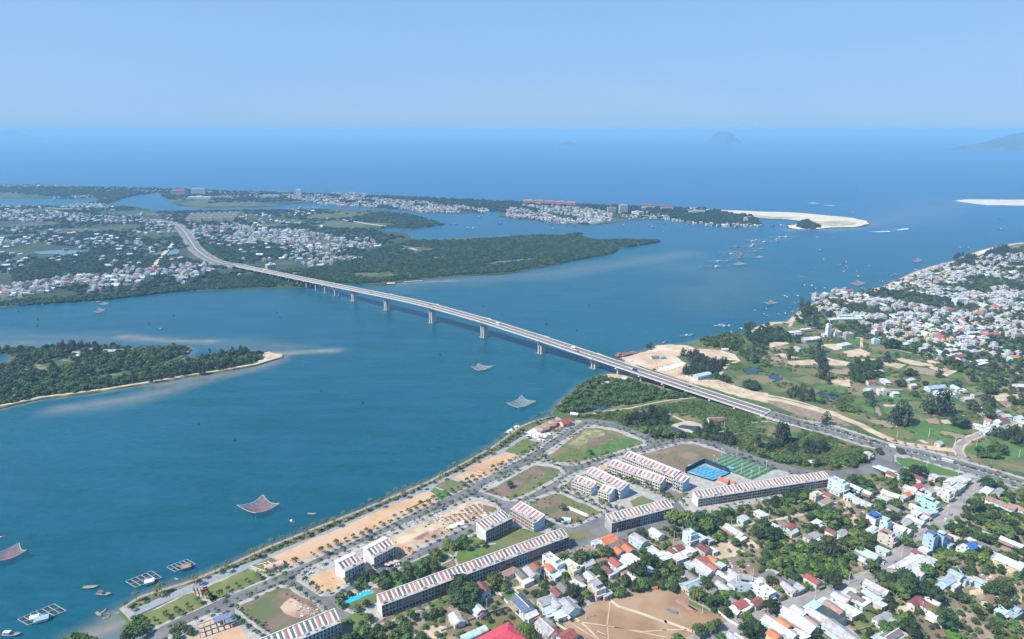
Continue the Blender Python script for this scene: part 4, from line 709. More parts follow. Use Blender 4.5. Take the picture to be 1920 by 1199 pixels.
terrace('cream fronted row of balconied houses facing the tree lined lane', (1139, 888), (1237, 923), 12, 9, 11.4, 4.4, [m_cream], m_lblu, [m_roofred, m_roofpurple, m_roofred, m_roofred, m_roofpurple, m_roofred], gable2=m_blu, flatback=.2)
terrace('farthest tiled row beside the brown lot and blue court', (1166, 872), (1262, 912), 13, 9.5, 12, 4.4, [m_cream], m_lblu, [m_roofred, m_roofpurple, m_roofred, m_roofred, m_roofpurple, m_roofred], gable2=m_blu, flatback=.2)
terrace('stub of pale blue houses ending the farthest tiled row', (1262, 917), (1279, 924), 12, 10, 12, 4.4, [m_lblu], m_lblu, [m_roofred, m_roofpurple, m_roofred, m_roofpurple, m_roofred, m_roofred], gable2=m_blu)
terrace('middle grey and red striped terrace partly blue, above the trees', (1146, 1000), (1262, 970), 11, 10, 12.2, 3.6, [m_brick, m_brick, m_lblu, m_blu, m_grc], m_grc, [m_roofred, m_roofred, m_roofgrey, m_roofgrey, m_roofgrey, m_roofred, m_roofred])
terrace('far long striped terrace with white left end, below the pitches', (1308, 951), (1557, 912), 10.5, 8.6, 10.8, 3.5, [m_wht, m_brick, m_brick, m_grc, m_brick, m_lblu, m_brick, m_wht, m_brick], m_wht, [m_roofred, m_roofgrey, m_roofred, m_roofgrey, m_roofred, m_roofred, m_roofgrey])
terrace('nearer finished white terrace with striped roof on orange sand', (648, 1094), (683, 1076), 15, 10.6, 13, 3.2, [m_wht], m_wht, [m_roofgrey, m_roofgrey, m_roofred, m_roofgrey, m_roofred, m_roofgrey], openings=m_glass, flatback=.3)
terrace('farther finished white terrace with striped roof beside parked cars', (702, 1067), (743, 1045), 15, 10.6, 13, 3.2, [m_wht], m_wht, [m_roofgrey, m_roofgrey, m_roofred, m_roofgrey, m_roofgrey, m_roofred], openings=m_glass, flatback=.3)
# ================================================================= houses
ROOF = {'w': ('white', (.62, .635, .65)), 'g': ('grey', (.44, .45, .47)), 'd': ('charcoal', (.20, .195, .19)), 'r': ('red', (.40, .12, .09)), 'R': ('bright red', (.62, .07, .08)), 'o': ('orange', (.62, .20, .09)), 'b': ('pale blue', (.36, .47, .60)), 'B': ('bright blue', (.03, .13, .52)),
        't': ('aqua', (.50, .66, .66)), 'm': ('maroon', (.22, .09, .08)), 'k': ('rusty', (.36, .24, .19)), 'D': ('dark green', (.05, .09, .09)), 'n': ('navy', (.10, .15, .26))}
RM = {k: mat('roof_' + v[0].replace(' ', '_') + '_sheet', v[1], tuple(c * .78 for c in v[1]), .35, rough=.6, rv=.16, c3=(v[1][0] * .55 + .10, v[1][1] * .5 + .055, v[1][2] * .5 + .03), c3s=.16) for k, v in ROOF.items()}
WALLS = [m_wht, m_cream, m_wht, m_lblu, m_grc, mat('yellow_render', (.62, .54, .36)), m_aqua, mat('off_white_render', (.68, .67, .64), (.55, .54, .5), .3)]
unit_win = MB().box(-.5, .5, -.5, .5, -.5, .5).mesh('window', m_glass); m_door = mat('brown_door', (.16, .09, .06)); unit_door = MB().box(-.5, .5, -.5, .5, 0, 1).mesh('door', m_door)
HOUSE_DIR = (R(32), R(-58)); hcount = 0; STREET = [Vector(q) for q in W_([(1845, 900), (1752, 990), (1657, 1068), (1580, 1102), (1460, 1143), (1325, 1198), (1200, 1250)])]
def house(x, y, L_, Wd, h, rz, rk, kind, wall=None, seed=0, parts=True, name='village_house', adj='', grp='houses of the near village'):
    """x along the length; kind: g gable, f low single slope, s flat roofed storeys, v barrel, h hip"""
    for a, b in zip(STREET[:-1], STREET[1:]):             # keep the fronts off the street
        d = (b - a); L2 = d.length; d /= L2; q = Vector((x, y)) - a; t = q.dot(d); n_ = Vector((-d.y, d.x)); e = q.dot(n_); need = 6.3 + (Wd if abs(math.cos(rz - math.atan2(d.y, d.x))) > .7 else L_) / 2
        if 0 <= t <= L2 and abs(e) < need: x, y = (Vector((x, y)) + n_ * (need - abs(e)) * (1 if e > 0 else -1)); break
    r = random.Random(seed * 7919 + 13); wall = wall or r.choice(WALLS); root = link(name, None, loc=(x, y, LZ), rz=rz); a, b = L_ / 2, Wd / 2
    w = MB(); ov = .5; rm = RM[rk]
    def pt(nm, mb, m): return link(nm, mb.mesh(nm, m), root)
    if kind == 'g':
        rise = Wd * .24; w.add([(sx * a, y_, z) for sx in (-1, 1) for y_, z in ((-b, 0), (b, 0), (b, h), (0, h + rise), (-b, h))], [(4, 3, 2, 1, 0), (5, 6, 7, 8, 9), (0, 1, 6, 5), (1, 2, 7, 6), (4, 0, 5, 9)]); pt('wall', w, wall)
        q = MB(); s_ = (b + ov) / b; zb_ = h + rise - rise * s_
        for sg in (-1, 1):
            q.add([(-a - ov, 0, h + rise + .14), (a + ov, 0, h + rise + .14), (a + ov, sg * (b + ov), zb_ + .14), (-a - ov, sg * (b + ov), zb_ + .14), (-a - ov, 0, h + rise), (a + ov, 0, h + rise), (a + ov, sg * (b + ov), zb_), (-a - ov, sg * (b + ov), zb_)],
                  [(0, 1, 2, 3) if sg < 0 else (3, 2, 1, 0), (4, 7, 6, 5), (3, 2, 6, 7), (0, 3, 7, 4), (2, 1, 5, 6)])
        pt('roof', q, rm)
        if L_ > 14 and r.random() < .6: pt('roof_ridge', MB().box(-a - ov, a + ov, -.3, .3, h + rise + .05, h + rise + .32), m_wht)
    elif kind == 'f':
        w.box(-a, a, -b, b, 0, h - .3); pt('wall', w, wall); dz = .08 * L_
        q = MB(); q.add([(sx * (a + ov), sy * (b + ov), h + sx * dz * .5 + t) for t in (0, .16) for sx, sy in ((-1, -1), (1, -1), (1, 1), (-1, 1))], [(3, 2, 1, 0), (4, 5, 6, 7), (0, 1, 5, 4), (1, 2, 6, 5), (2, 3, 7, 6), (3, 0, 4, 7)]); pt('roof', q, rm)
    elif kind == 's':
        w.box(-a, a, -b, b, 0, h); pt('wall', w, wall); pt('roof', MB().box(-a + .3, a - .3, -b + .3, b - .3, h - .1, h + .1), rm)
        q = MB()
        for bx in ((-a, a, -b, -b + .25), (-a, a, b - .25, b), (-a, -a + .25, -b + .25, b - .25), (a - .25, a, -b + .25, b - .25)): q.box(*bx, h + .003, h + .8)
        pt('parapet', q, wall); sx = r.choice((-1, 1)); pt('stair_tower', MB().box(sx * a * .4 - 1.5, sx * a * .4 + 1.5, -b * .6, b * .5, h + .1, h + 2.6), wall); pt('water_tank', MB().cyl((-sx * a * .4, 0, h + .1), (-sx * a * .4, 0, h + 1.9), .6, .6, 8), m_tank); pt('balcony', MB().box(a, a + 1.1, -b * .9, b * .9, h * .5, h * .5 + .9), m_wht)
        if rk not in 'w': pt('roof_shelter', MB().box(-a * .8, a * .5, -b * .8, b * .8, h + 2.7, h + 2.85), rm)
    elif kind == 'v':
        w.box(-a, a, -b, b, 0, h); pt('wall', w, m_brick if wall is m_wht else wall); q = MB(); n = 8; vs = []
        for i in range(n + 1):
            t = math.pi * i / n; vs += [(-a - .3, -math.cos(t) * (b + .3), h + math.sin(t) * b * .5), (a + .3, -math.cos(t) * (b + .3), h + math.sin(t) * b * .5)]
        q.add(vs, [(2 * i, 2 * i + 1, 2 * i + 3, 2 * i + 2) for i in range(n)] + [tuple(range(0, 2 * n + 2, 2)), tuple(range(2 * n + 1, 0, -2))]); pt('roof', q, rm)
    else:
        w.box(-a, a, -b, b, 0, h); pt('wall', w, wall); e = b * .8; z2_ = h + b * .5; q = MB(); q.add([(-a - .6, -b - .6, h), (a + .6, -b - .6, h), (a + .6, b + .6, h), (-a - .6, b + .6, h), (-a + e, 0, z2_), (a - e, 0, z2_)], [(0, 1, 5, 4), (1, 2, 5), (2, 3, 4, 5), (3, 0, 4), (3, 2, 1, 0)]); pt('roof', q, rm)
    if parts:
        fl = max(1, round(h / 3.4)); n = max(1, int(L_ / 5))
        for f in range(fl):
            z = 1.8 + f * 3.3
            if z > h - .6: break
            for sg in (-1, 1):
                for i in range(n):
                    if r.random() < .75: o = link('window', unit_win, root, loc=(-a + (i + .5) * L_ / n, sg * b, z), scale=(1.3, .12, 1.2))
            o = link('window', unit_win, root, loc=(a, r.choice((-.25, .25)) * Wd, z), scale=(.12, 1.3, 1.3)); o = link('window', unit_win, root, loc=(-a, r.choice((-.2, .2)) * Wd, z), scale=(.12, 1.3, 1.3))
        o = link('door', unit_door, root, loc=(-a if r.random() < .5 else a, 0 if fl < 2 else .1, 0), scale=(.14, 1.2, 2.2))
        if r.random() < .5 and kind in 'gf':
            sg = r.choice((-1, 1)); c = r.uniform(-.3, .3) * L_; ww = r.uniform(2, 3.4); l2 = r.uniform(.25, .5) * L_
            q = MB(); q.add([(c + sx * l2 / 1, sg * (b + (.1 if sy < 0 else ww)), (h * .82 if sy < 0 else h * .66) + t) for t in (0, .1) for sx, sy in ((-1, -1), (1, -1), (1, 1), (-1, 1))], [(3, 2, 1, 0), (4, 5, 6, 7), (0, 1, 5, 4), (1, 2, 6, 5), (2, 3, 7, 6), (3, 0, 4, 7)])
            pt('awning', q, RM[r.choice('wgktd')])
            o = link('awning_post', unit_win, root, loc=(c - l2 * .8, sg * (b + ww - .2), h * .33), scale=(.14, .14, h * .66)); o = link('awning_post', unit_win, root, loc=(c + l2 * .8, sg * (b + ww - .2), h * .33), scale=(.14, .14, h * .66))
    co, si = math.cos(rz), math.sin(rz)
    mask.poly([(x + (p_ * (a + 1.5)) * co - (q_ * (b + 1.5)) * si, y + (p_ * (a + 1.5)) * si + (q_ * (b + 1.5)) * co) for p_, q_ in ((-1, -1), (1, -1), (1, 1), (-1, 1))], 1)
    size = 'large' if L_ * Wd > 190 else ('small' if L_ * Wd < 85 else ''); kd = {'g': 'gabled house', 'f': 'low shed', 's': 'flat roofed house', 'v': 'barrel shed', 'h': 'hip roofed hall'}[kind]
    if kind == 's' and h > 9: kd = 'tall house'
    reg(root, ' '.join(t for t in (adj or size, ROOF[rk][0] + ' roofed' if kind not in 's' else {m_wht: 'white', m_lblu: 'pale blue', m_blu: 'blue', m_cream: 'cream', m_grc: 'grey', m_aqua: 'aqua'}.get(wall, 'pale walled'), kd.replace('hip roofed ', '')) if t), 'house', grp)
    return root
HL_ = {
 z5: [(265,690,14,9,5,1,'m','g'),(215,870,12,8,5,1,'w','g'),(250,905,8,6,4,1,'m','g'),(30,965,13,9,4,1,'w','g'),(620,830,20,11,7,1,'n','g'),(700,925,10,7,5,0,'w','g'),(725,945,10,5,3.5,0,'o','g'),(840,800,14,10,5,0,'g','g'),(920,820,14,8,5,1,'g','g'),(1040,850,16,13,5,1,'g','g'),(1065,805,9,7,4,1,'g','g'),(930,730,10,7,5,1,'m','g'),(870,880,10,8,4,0,'t','f'),(950,920,11,8,4,1,'t','f'),(500,545,14,8,4,0,'k','g'),(610,560,13,7,5,1,'d','g'),(660,615,10,8,4,0,'w','f'),(700,545,15,9,5,1,'g','g'),(740,500,8,7,6,1,'r','g'),
      (900,460,22,9,8,1,'w','s'),(870,510,10,6,6,1,'o','g'),(940,550,14,9,4,0,'t','f'),(1050,470,13,8,6,1,'w','f'),(1090,540,9,9,8,0,'w','s'),(1120,470,12,7,4,1,'t','f'),(1215,465,12,7,4,0,'g','g'),(1140,600,11,7,4,1,'d','g'),(1120,650,13,9,4,1,'w','f'),(1000,690,13,8,4,1,'d','g'),(1230,580,10,8,5,1,'g','g'),(1285,615,10,8,5,0,'w','g'),(1290,700,14,10,8,1,'g','s'),(1370,730,9,8,4,0,'g','f'),(1390,525,10,7,4,1,'m','g'),(1430,545,10,6,4,0,'g','f'),(1460,460,12,8,6,1,'r','g'),(1530,470,18,10,6,0,'w','f'),(1600,420,16,10,5,1,'w','f'),
      (1610,580,10,7,4,1,'w','g'),(1565,550,10,6,4,0,'k','g'),(1390,255,16,12,6,0,'o','g'),(1290,270,9,7,4,0,'g','g'),(1440,300,12,9,4,0,'d','g'),(1490,355,9,10,4,1,'o','g'),(1575,335,11,8,5,1,'o','g'),(1670,255,17,11,5,1,'g','v'),(1540,290,12,8,4,1,'m','g'),(1800,360,16,8,4,1,'w','f'),(1880,400,14,10,4,1,'w','f'),(1830,190,14,8,5,1,'w','g'),(1760,520,9,7,4,1,'b','f'),(410,1175,32,22,7,0,'R','h'),(190,1100,22,7,4,0,'t','v'),(840,1040,18,10,5,1,'g','g'),(910,1090,9,9,5,1,'m','g'),(1020,1120,14,10,6,0,'r','g')],
 z6: [(450,225,12,9,10,1,'w','s'),(530,225,14,8,6,1,'t','f'),(620,250,8,6,4,1,'g','f'),(850,175,22,9,4,1,'g','g'),(910,235,8,7,4,0,'w','f'),(925,60,9,8,5,0,'w','g'),(575,330,12,9,5,1,'m','g'),(650,345,9,6,3.5,1,'w','f'),(345,325,9,8,5,0,'m','g'),(330,395,16,13,4,1,'w','f'),(130,360,18,9,4,1,'w','f'),(225,390,10,7,4,1,'w','f'),(410,355,12,8,4,0,'w','f'),(460,345,8,6,4,1,'w','f'),(290,355,8,6,4,1,'m','g'),(540,450,16,10,4,0,'r','g'),(460,475,10,8,4,1,'b','f'),(650,430,9,7,4,1,'o','g'),(570,505,20,11,5,1,'g','g'),(655,500,9,6,6,1,'r','g'),(590,548,9,7,4,0,'b','f'),(720,475,9,6,4,1,'t','f'),(455,580,12,8,4,1,'d','g'),
      (470,660,18,12,4,0,'b','g'),(640,690,12,8,4,1,'d','g'),(740,575,11,7,4,1,'w','g'),(800,600,10,7,4,0,'w','g'),(855,562,12,6,4,1,'g','g'),(725,615,10,7,4,1,'d','g'),(855,640,12,9,4,0,'g','g'),(750,675,14,7,4,1,'g','g'),(955,650,17,10,8,.5,'g','s'),(1130,735,21,9,9,1,'w','s'),(1250,748,11,7,4,1,'d','g'),(1250,808,7,6,3,0,'w','f'),(1145,580,13,9,5,0,'d','g'),(1190,540,9,6,4,1,'g','f'),(1290,640,14,9,4,1,'d','g'),(1350,650,9,6,4,0,'d','g'),(1228,650,6,5,4,0,'o','g'),(1375,710,14,8,4,1,'g','g'),(1470,730,10,9,4,0,'g','f'),(1610,650,13,8,5,1,'r','g'),(1655,685,9,6,3.5,0,'w','f'),(1065,830,11,8,4,0,'m','g'),(900,838,12,8,5,0,'r','g'),(855,812,9,6,4,1,'d','g'),
      (970,890,19,9,4,0,'w','f'),(880,905,8,7,4,1,'w','g'),(1350,920,25,12,5,1,'w','g'),(1450,975,22,10,5,1,'w','g'),(1545,995,11,8,4,1,'k','g'),(1420,885,12,7,5,1,'w','g'),(1595,935,18,9,5,1,'g','g'),(1600,862,26,14,4,1,'D','f'),(1700,825,20,9,4,1,'t','f'),(1745,862,16,7,5,1,'k','g'),(1860,875,19,12,4,1,'w','f'),(1785,765,13,8,4,1,'w','g'),(1880,730,10,8,4,0,'w','f'),(1815,905,5,4,2,1,'B','f'),(1250,1040,24,9,5,1,'w','g'),(1160,1020,10,8,4,1,'t','f'),(1290,1010,11,7,6,1,'o','g'),(1340,1110,12,8,4,0,'g','g'),(1205,1110,9,8,5,1,'o','g'),(1440,1100,12,9,4,1,'w','f'),(830,1120,14,9,4,1,'g','g'),(905,1145,10,8,4,1,'w','g'),
      (1730,970,11,8,4,1,'w','f'),(1820,1090,24,12,5,1,'g','g'),(1350,140,11,7,6,0,'r','g'),(1300,110,9,7,4,1,'d','g'),(1375,178,11,6,4,0,'t','g'),(1560,215,11,8,4,0,'g','g'),(1612,262,10,5,4,0,'t','f'),(1515,225,8,6,4,1,'d','g'),(1725,180,10,7,5,1,'m','g'),(1815,195,12,8,5,0,'g','g'),(1590,95,9,6,3.5,0,'w','f'),(1090,15,13,8,4,1,'w','f'),(1205,125,8,5,4,1,'w','f')],
 z7: [(400,70,13,11,8,0,'B','s'),(500,135,8,8,13,0,'t','s'),(370,165,14,5,3,0,'w','f'),(625,150,14,9,8,1,'w','g'),(705,175,10,7,7,1,'w','g'),(600,225,11,7,5,1,'b','f'),(520,245,15,8,9,1,'k','s'),(725,210,10,6,4,0,'w','f'),(690,95,13,9,4,0,'g','g'),(800,85,16,9,4,1,'w','g'),(870,55,7,5,4,0,'w','f'),(925,275,10,10,15,0,'n','s'),(1020,268,8,8,13,0,'t','s'),(1075,235,9,7,6,1,'m','g'),(1135,240,9,6,5,1,'w','f'),(1085,300,8,7,5,1,'b','f'),(385,420,19,12,6,1,'t','g'),(525,378,11,6,4,1,'t','f'),(310,465,10,7,4,1,'w','g'),(450,455,12,7,4,0,'w','f'),(690,505,34,18,6,0,'w','g'),(790,560,14,8,6,1,'w','g'),(895,440,16,8,6,1,'w','f'),
      (790,385,11,7,5,1,'m','g'),(870,358,8,7,5,1,'w','f'),(745,372,7,5,4,0,'w','f'),(1295,325,13,9,5,0,'B','g'),(1225,365,8,8,6,0,'w','s'),(1420,310,24,5,4,1,'d','f'),(1690,290,19,7,5,1,'w','g'),(1555,430,11,7,5,0,'g','g'),(1675,480,21,13,6,1,'t','g'),(1800,510,9,9,5,1,'w','f'),(1170,590,11,8,7,1,'b','g'),(1085,650,14,8,5,0,'b','g'),(1020,705,8,6,4,0,'b','f'),(1155,685,10,5,4,0,'w','f'),(1235,625,8,6,5,1,'b','f'),(1295,628,9,6,5,0,'t','f'),(1390,650,14,8,5,1,'g','g'),(380,690,20,9,4,1,'g','g'),(170,758,11,6,4,0,'w','f'),(230,805,13,7,4,1,'d','g'),(295,850,12,7,4,0,'w','f'),(385,790,16,8,4,1,'t','g'),(440,860,10,7,4,1,'w','f'),(50,785,13,8,4,1,'w','g'),
      (790,845,15,7,5,0,'m','g'),(885,880,13,8,5,1,'m','g'),(950,845,11,7,4,1,'w','g'),(985,1000,13,8,4,1,'w','g'),(480,1005,17,8,4,0,'g','g'),(550,1055,14,7,4,0,'g','f'),(560,1160,18,8,5,0,'d','g'),(475,1185,14,7,4,0,'t','f'),(650,1180,12,6,4,0,'g','f'),(20,1010,11,7,4,1,'w','f'),(1480,830,13,7,5,0,'k','g'),(1555,832,9,7,4,0,'t','f'),(1690,895,13,8,5,1,'b','g'),(1600,930,11,7,4,0,'t','f'),(1710,952,12,7,4,0,'b','f'),(1130,440,8,5,3,0,'d','f'),(1230,530,9,6,4,0,'d','g')],
 z8: [(290,520,21,9,11,1,'w','s'),(420,540,13,7,6,1,'w','g'),(495,572,13,7,5,1,'w','g'),(365,600,10,6,4,0,'w','f'),(275,560,12,7,4,1,'t','f'),(120,605,12,8,7,0,'w','s'),(205,590,11,7,4,1,'m','g'),(190,645,16,8,4,0,'k','f'),(465,645,22,7,4,1,'g','v'),(645,400,22,5,4,1,'w','f'),(690,440,11,7,5,1,'m','g'),(745,455,9,7,5,1,'w','g'),(890,465,11,8,5,1,'m','g'),(1000,455,8,7,5,0,'w','g'),(830,550,13,9,7,1,'w','g'),(880,530,12,6,7,0,'R','g'),(800,590,9,7,5,0,'o','g'),(680,590,18,8,4,1,'w','g'),(630,620,12,7,4,1,'w','f'),(745,605,12,6,4,1,'w','f'),(930,605,14,8,8,1,'w','g'),(985,560,11,8,5,0,'g','g'),(960,655,20,8,8,1,'t','s'),
      (1060,560,13,8,7,1,'w','g'),(1105,600,13,8,8,1,'w','s'),(1120,500,13,8,8,0,'w','g'),(1190,490,13,8,6,1,'w','f'),(1245,480,12,9,5,1,'w','f'),(1180,540,12,8,6,0,'w','g'),(1140,550,10,7,7,1,'g','g'),(1235,530,11,7,5,0,'w','f'),(860,680,9,6,4,1,'w','g'),(935,715,15,8,5,1,'t','f'),(1015,732,11,9,4,0,'b','f'),(880,722,13,7,4,0,'w','f'),(955,748,7,5,4,0,'o','f'),(710,700,12,8,5,1,'d','g'),(1400,560,15,8,5,0,'w','f'),(1490,565,12,7,4,0,'g','g'),(1510,660,24,8,6,1,'k','g'),(1640,695,18,8,6,1,'k','g'),(1340,75,14,9,4,1,'w','f'),(1410,95,15,8,4,1,'w','f'),(1460,75,12,8,4,0,'w','g'),(1412,35,8,7,7,1,'o','g'),(1480,45,10,7,4,0,'w','f'),(1385,115,10,7,4,0,'w','f'),(1640,15,12,8,4,0,'w','g'),(1660,50,12,8,4,0,'w','f'),(1042,205,9,7,4,0,'g','g')],
 zf: [(770,622,12,8,5,0,'r','g'),(752,685,10,8,6,0,'t','g'),(850,700,10,8,6,0,'w','s'),(948,708,8,7,6,0,'w','g'),(880,618,14,8,4,1,'w','f'),(1255,665,26,11,5,0,'b','g'),(1305,705,18,10,5,0,'w','g'),(1380,715,14,8,5,1,'w','g'),(1410,670,13,8,5,1,'t','g'),(1450,685,10,8,4,0,'w','f'),(1490,748,14,8,4,0,'w','g'),(1570,718,16,6,4,0,'d','f'),(1080,648,9,7,5,0,'w','g'),(1070,608,10,6,4,0,'w','f'),(790,548,26,6,4,0,'w','f'),(453,232,7,7,21,0,'w','s'),(500,235,10,7,5,0,'o','g'),(512,262,14,9,8,0,'w','s'),(600,275,14,10,9,0,'w','s'),(800,258,9,8,10,0,'w','s'),(805,320,10,9,7,0,'w','s'),(195,252,20,11,6,0,'w','f'),(320,302,30,13,5,0,'w','g'),(280,230,18,6,4,0,'w','f'),(570,345,20,12,5,0,'w','f'),
      (490,155,24,9,6,0,'w','g'),(575,130,26,9,6,0,'t','g'),(570,152,22,9,6,0,'t','g'),(660,150,18,12,6,0,'t','g'),(430,268,10,8,4,0,'w','f'),(1840,440,14,10,8,0,'o','g'),(1885,655,14,10,6,0,'w','g'),(228,375,14,8,4,1,'g','g'),(1160,375,14,8,4,0,'w','g'),(1570,470,30,7,4,0,'w','f'),(1590,490,26,6,4,0,'w','f'),(230,150,12,8,5,0,'w','f'),(1760,165,24,10,5,0,'w','g'),(1430,20,22,14,12,0,'w','s'),(1500,40,18,12,9,0,'w','s')],
}
SPECIAL = {(z6, 850, 175): m_pink, (z6, 450, 225): m_lblu, (z6, 1130, 735): m_wht, (z7, 500, 135): m_lblu, (z7, 925, 275): m_blu, (z7, 1020, 268): m_blu, (z7, 520, 245): m_cream, (z8, 290, 520): m_lblu, (z8, 960, 655): m_aqua, (zf, 453, 232): m_wht, (zf, 1840, 440): m_aqua, (z5, 900, 460): m_wht, (z8, 1510, 660): m_wht, (z8, 1640, 695): m_wht, (z7, 400, 70): m_wht}
for fz, rows in HL_.items():
    for (u, v, L_, Wd, h, ax, rk, kd) in rows:
        (px, py), = fz([(u, v)]); x, y = G(px, py, LZ + h * (.9 if kd != 's' else .6)); hcount += 1; near = fz is not zf
        w_ = SPECIAL.get((fz, u, v)); jr = random.Random(hcount)
        L_, Wd = (L_ * .86, Wd * .86) if L_ < 24 and near else (L_, Wd); rz = (HOUSE_DIR[0] * (1 - ax) + HOUSE_DIR[1] * ax) + jr.uniform(-.09, .09) if near else (R(8) + jr.uniform(-.2, .2) + (R(90) if ax else 0))
        house(x, y, L_, Wd, h, rz, rk, kd, w_, hcount, True, grp='houses of the near village' if near else 'houses among the fields and the river village')
# ---- dense river village on the right: the nearest as houses of their own, the rest as one mass
TOWN = [zf([(640, 235), (760, 230), (900, 330), (1100, 400), (1300, 470), (1500, 480), (1700, 480), (1960, 480), (1960, 60), (1600, -180), (1200, -90), (960, 10), (760, -30), (560, -70), (330, 0), (380, 130), (640, 150)]),
        zf([(1560, 760), (1900, 740), (2000, 760), (2000, 960), (1800, 960), (1640, 900)]), zd([(1120, 790), (1300, 720), (1500, 720), (1600, 660), (1900, 640), (1960, 700), (1960, 960), (1300, 1000), (1000, 950), (760, 925), (930, 885)])]
def scatter_in(px, spacing, n=None, z=LZ, jit=.5, seed=1, rot=.3):
    P = W_(px, z); A = np.array(P); r = np.random.default_rng(seed); x0, y0 = A.min(0); x1, y1 = A.max(0)
    gx, gy = np.meshgrid(np.arange(x0, x1, spacing), np.arange(y0, y1, spacing)); gx = gx + r.uniform(-jit, jit, gx.shape) * spacing; gy = gy + r.uniform(-jit, jit, gy.shape) * spacing
    m = pip(gx, gy, P); return gx[m], gy[m]
cand = []
for i, T in enumerate(TOWN):
    gx, gy = scatter_in(T, 12.8, seed=20 + i, jit=.36)
    cand += list(zip(gx, gy))
cand.sort(key=lambda t: math.hypot(t[0] - 300, t[1])); cr = random.Random(5); nn_ = lambda x, y: (math.sin(x * .012 + 1) * math.sin(y * .017 + x * .004) + .5 * math.sin(x * .031 + y * .021))
far_houses = []; occ = []
for x, y in cand:
    if nn_(x, y) < -.38 or math.sin(x * .033 + 2) * math.sin(y * .04 + 1) > .72 or cr.random() < .10 or mask.at([x], [y])[0]: continue
    rk = cr.choice('wwwwwggggggggttbbdddddkkkrm' if cr.random() < .8 else 'wwwg'); kd = cr.choice('gggfffss'); L_ = cr.uniform(7.5, 14); Wd = cr.uniform(5.5, 8.5); h = cr.choice((4, 4, 4, 5, 6)) if kd != 's' else cr.choice((7, 7, 8, 10, 11)); rz = R(8) + cr.choice((0, math.pi / 2)) + cr.uniform(-.25, .25)
    if hcount < 300: hcount += 1; house(x, y, L_, Wd, h, rz, rk, kd, None, 1000 + hcount, hcount < 290, grp='houses among the fields and the river village')
    else: far_houses.append((x, y, L_, Wd, h, rz, rk, kd)); mask.disc(x, y, 6, 1)
# ================================================================= instancing of what nobody could count
def gn_scatter(name, protos, pts, label):
    """one object whose points carry copies of the prototype meshes"""
    A = np.array([p[:3] for p in pts], np.float32); me = bpy.data.meshes.new(name); me.vertices.add(len(A)); me.vertices.foreach_set('co', A.ravel())
    for nm, k, ty in (('rz', 3, 'FLOAT'), ('sc', 4, 'FLOAT_VECTOR'), ('pick', 5, 'INT')):
        a = me.attributes.new(nm, ty, 'POINT'); v = [p[k] for p in pts]
        if ty == 'FLOAT_VECTOR': a.data.foreach_set('vector', np.array([(q, q, q) if not isinstance(q, tuple) else q for q in v], np.float32).ravel())
        else: a.data.foreach_set('value', np.array(v, np.float32 if ty == 'FLOAT' else np.int32))
    o = link(name, me); tag(o, label, kind='stuff')
    g = bpy.data.node_groups.new('scatter', 'GeometryNodeTree'); g.interface.new_socket('Geometry', in_out='INPUT', socket_type='NodeSocketGeometry'); g.interface.new_socket('Geometry', in_out='OUTPUT', socket_type='NodeSocketGeometry')
    N = g.nodes.new; L = g.links.new; gi = N('NodeGroupInput'); go = N('NodeGroupOutput'); ip = N('GeometryNodeInstanceOnPoints'); ji = N('GeometryNodeJoinGeometry')
    for p in protos[::-1]:
        oi = N('GeometryNodeObjectInfo'); oi.inputs['Object'].default_value = p; oi.transform_space = 'ORIGINAL'; g2 = N('GeometryNodeGeometryToInstance'); L(oi.outputs['Geometry'], g2.inputs[0]); L(g2.outputs[0], ji.inputs[0])
    def attr(nm, ty):
        a = N('GeometryNodeInputNamedAttribute'); a.data_type = ty; a.inputs[0].default_value = nm; return a.outputs[0]
    L(gi.outputs[0], ip.inputs['Points']); L(ji.outputs[0], ip.inputs['Instance']); ip.inputs['Pick Instance'].default_value = True
    L(attr('pick', 'INT'), ip.inputs['Instance Index']); L(attr('sc', 'FLOAT_VECTOR'), ip.inputs['Scale'])
    cx = N('ShaderNodeCombineXYZ'); L(attr('rz', 'FLOAT'), cx.inputs[2]); L(cx.outputs[0], ip.inputs['Rotation']); L(ip.outputs[0], go.inputs[0])
    md = o.modifiers.new('scatter', 'NODES'); md.node_group = g; return o
# ---- far houses: joined small meshes
def far_house_mesh(L_, Wd, h, kd, rk, wall, bands):
    w = MB(); a, b = L_ / 2, Wd / 2; w.box(-a, a, -b, b, -3, h)
    if kd == 'g':
        rise = Wd * .26; w.add([(sx * (a + .4), y_, z) for sx in (-1, 1) for y_, z in ((-b - .4, h - .1), (b + .4, h - .1), (0, h + rise))], [(2, 1, 0), (3, 4, 5), (1, 2, 5, 4), (2, 0, 3, 5)], 1)
    else: w.box(-a + .3, a - .3, -b + .3, b - .3, h + .003, h + .25, 1); w.box(-a * .4, a * .3, -b * .5, b * .5, h + .25, h + 2.4, 0)
    for f in range(bands):
        for sg in (-1, 1):
            for i in range(int(L_ / 3.2)): x = -a + 1.6 + i * 3.2; w.box(x - .6, x + .6, *sorted((sg * (b - .05), sg * (b + .06))), 1.1 + f * 3.2, 2.4 + f * 3.2, 2)
        for sg in (-1, 1): w.box(*sorted((sg * (a - .05), sg * (a + .06))), -b * .5, b * .1, 1.1 + f * 3.2, 2.4 + f * 3.2, 2)
    return w.mesh('distant_house', [wall, RM[rk], m_glass])
m_tw = mat('town_wall', (.52, .52, .52), (.42, .42, .43), .1)
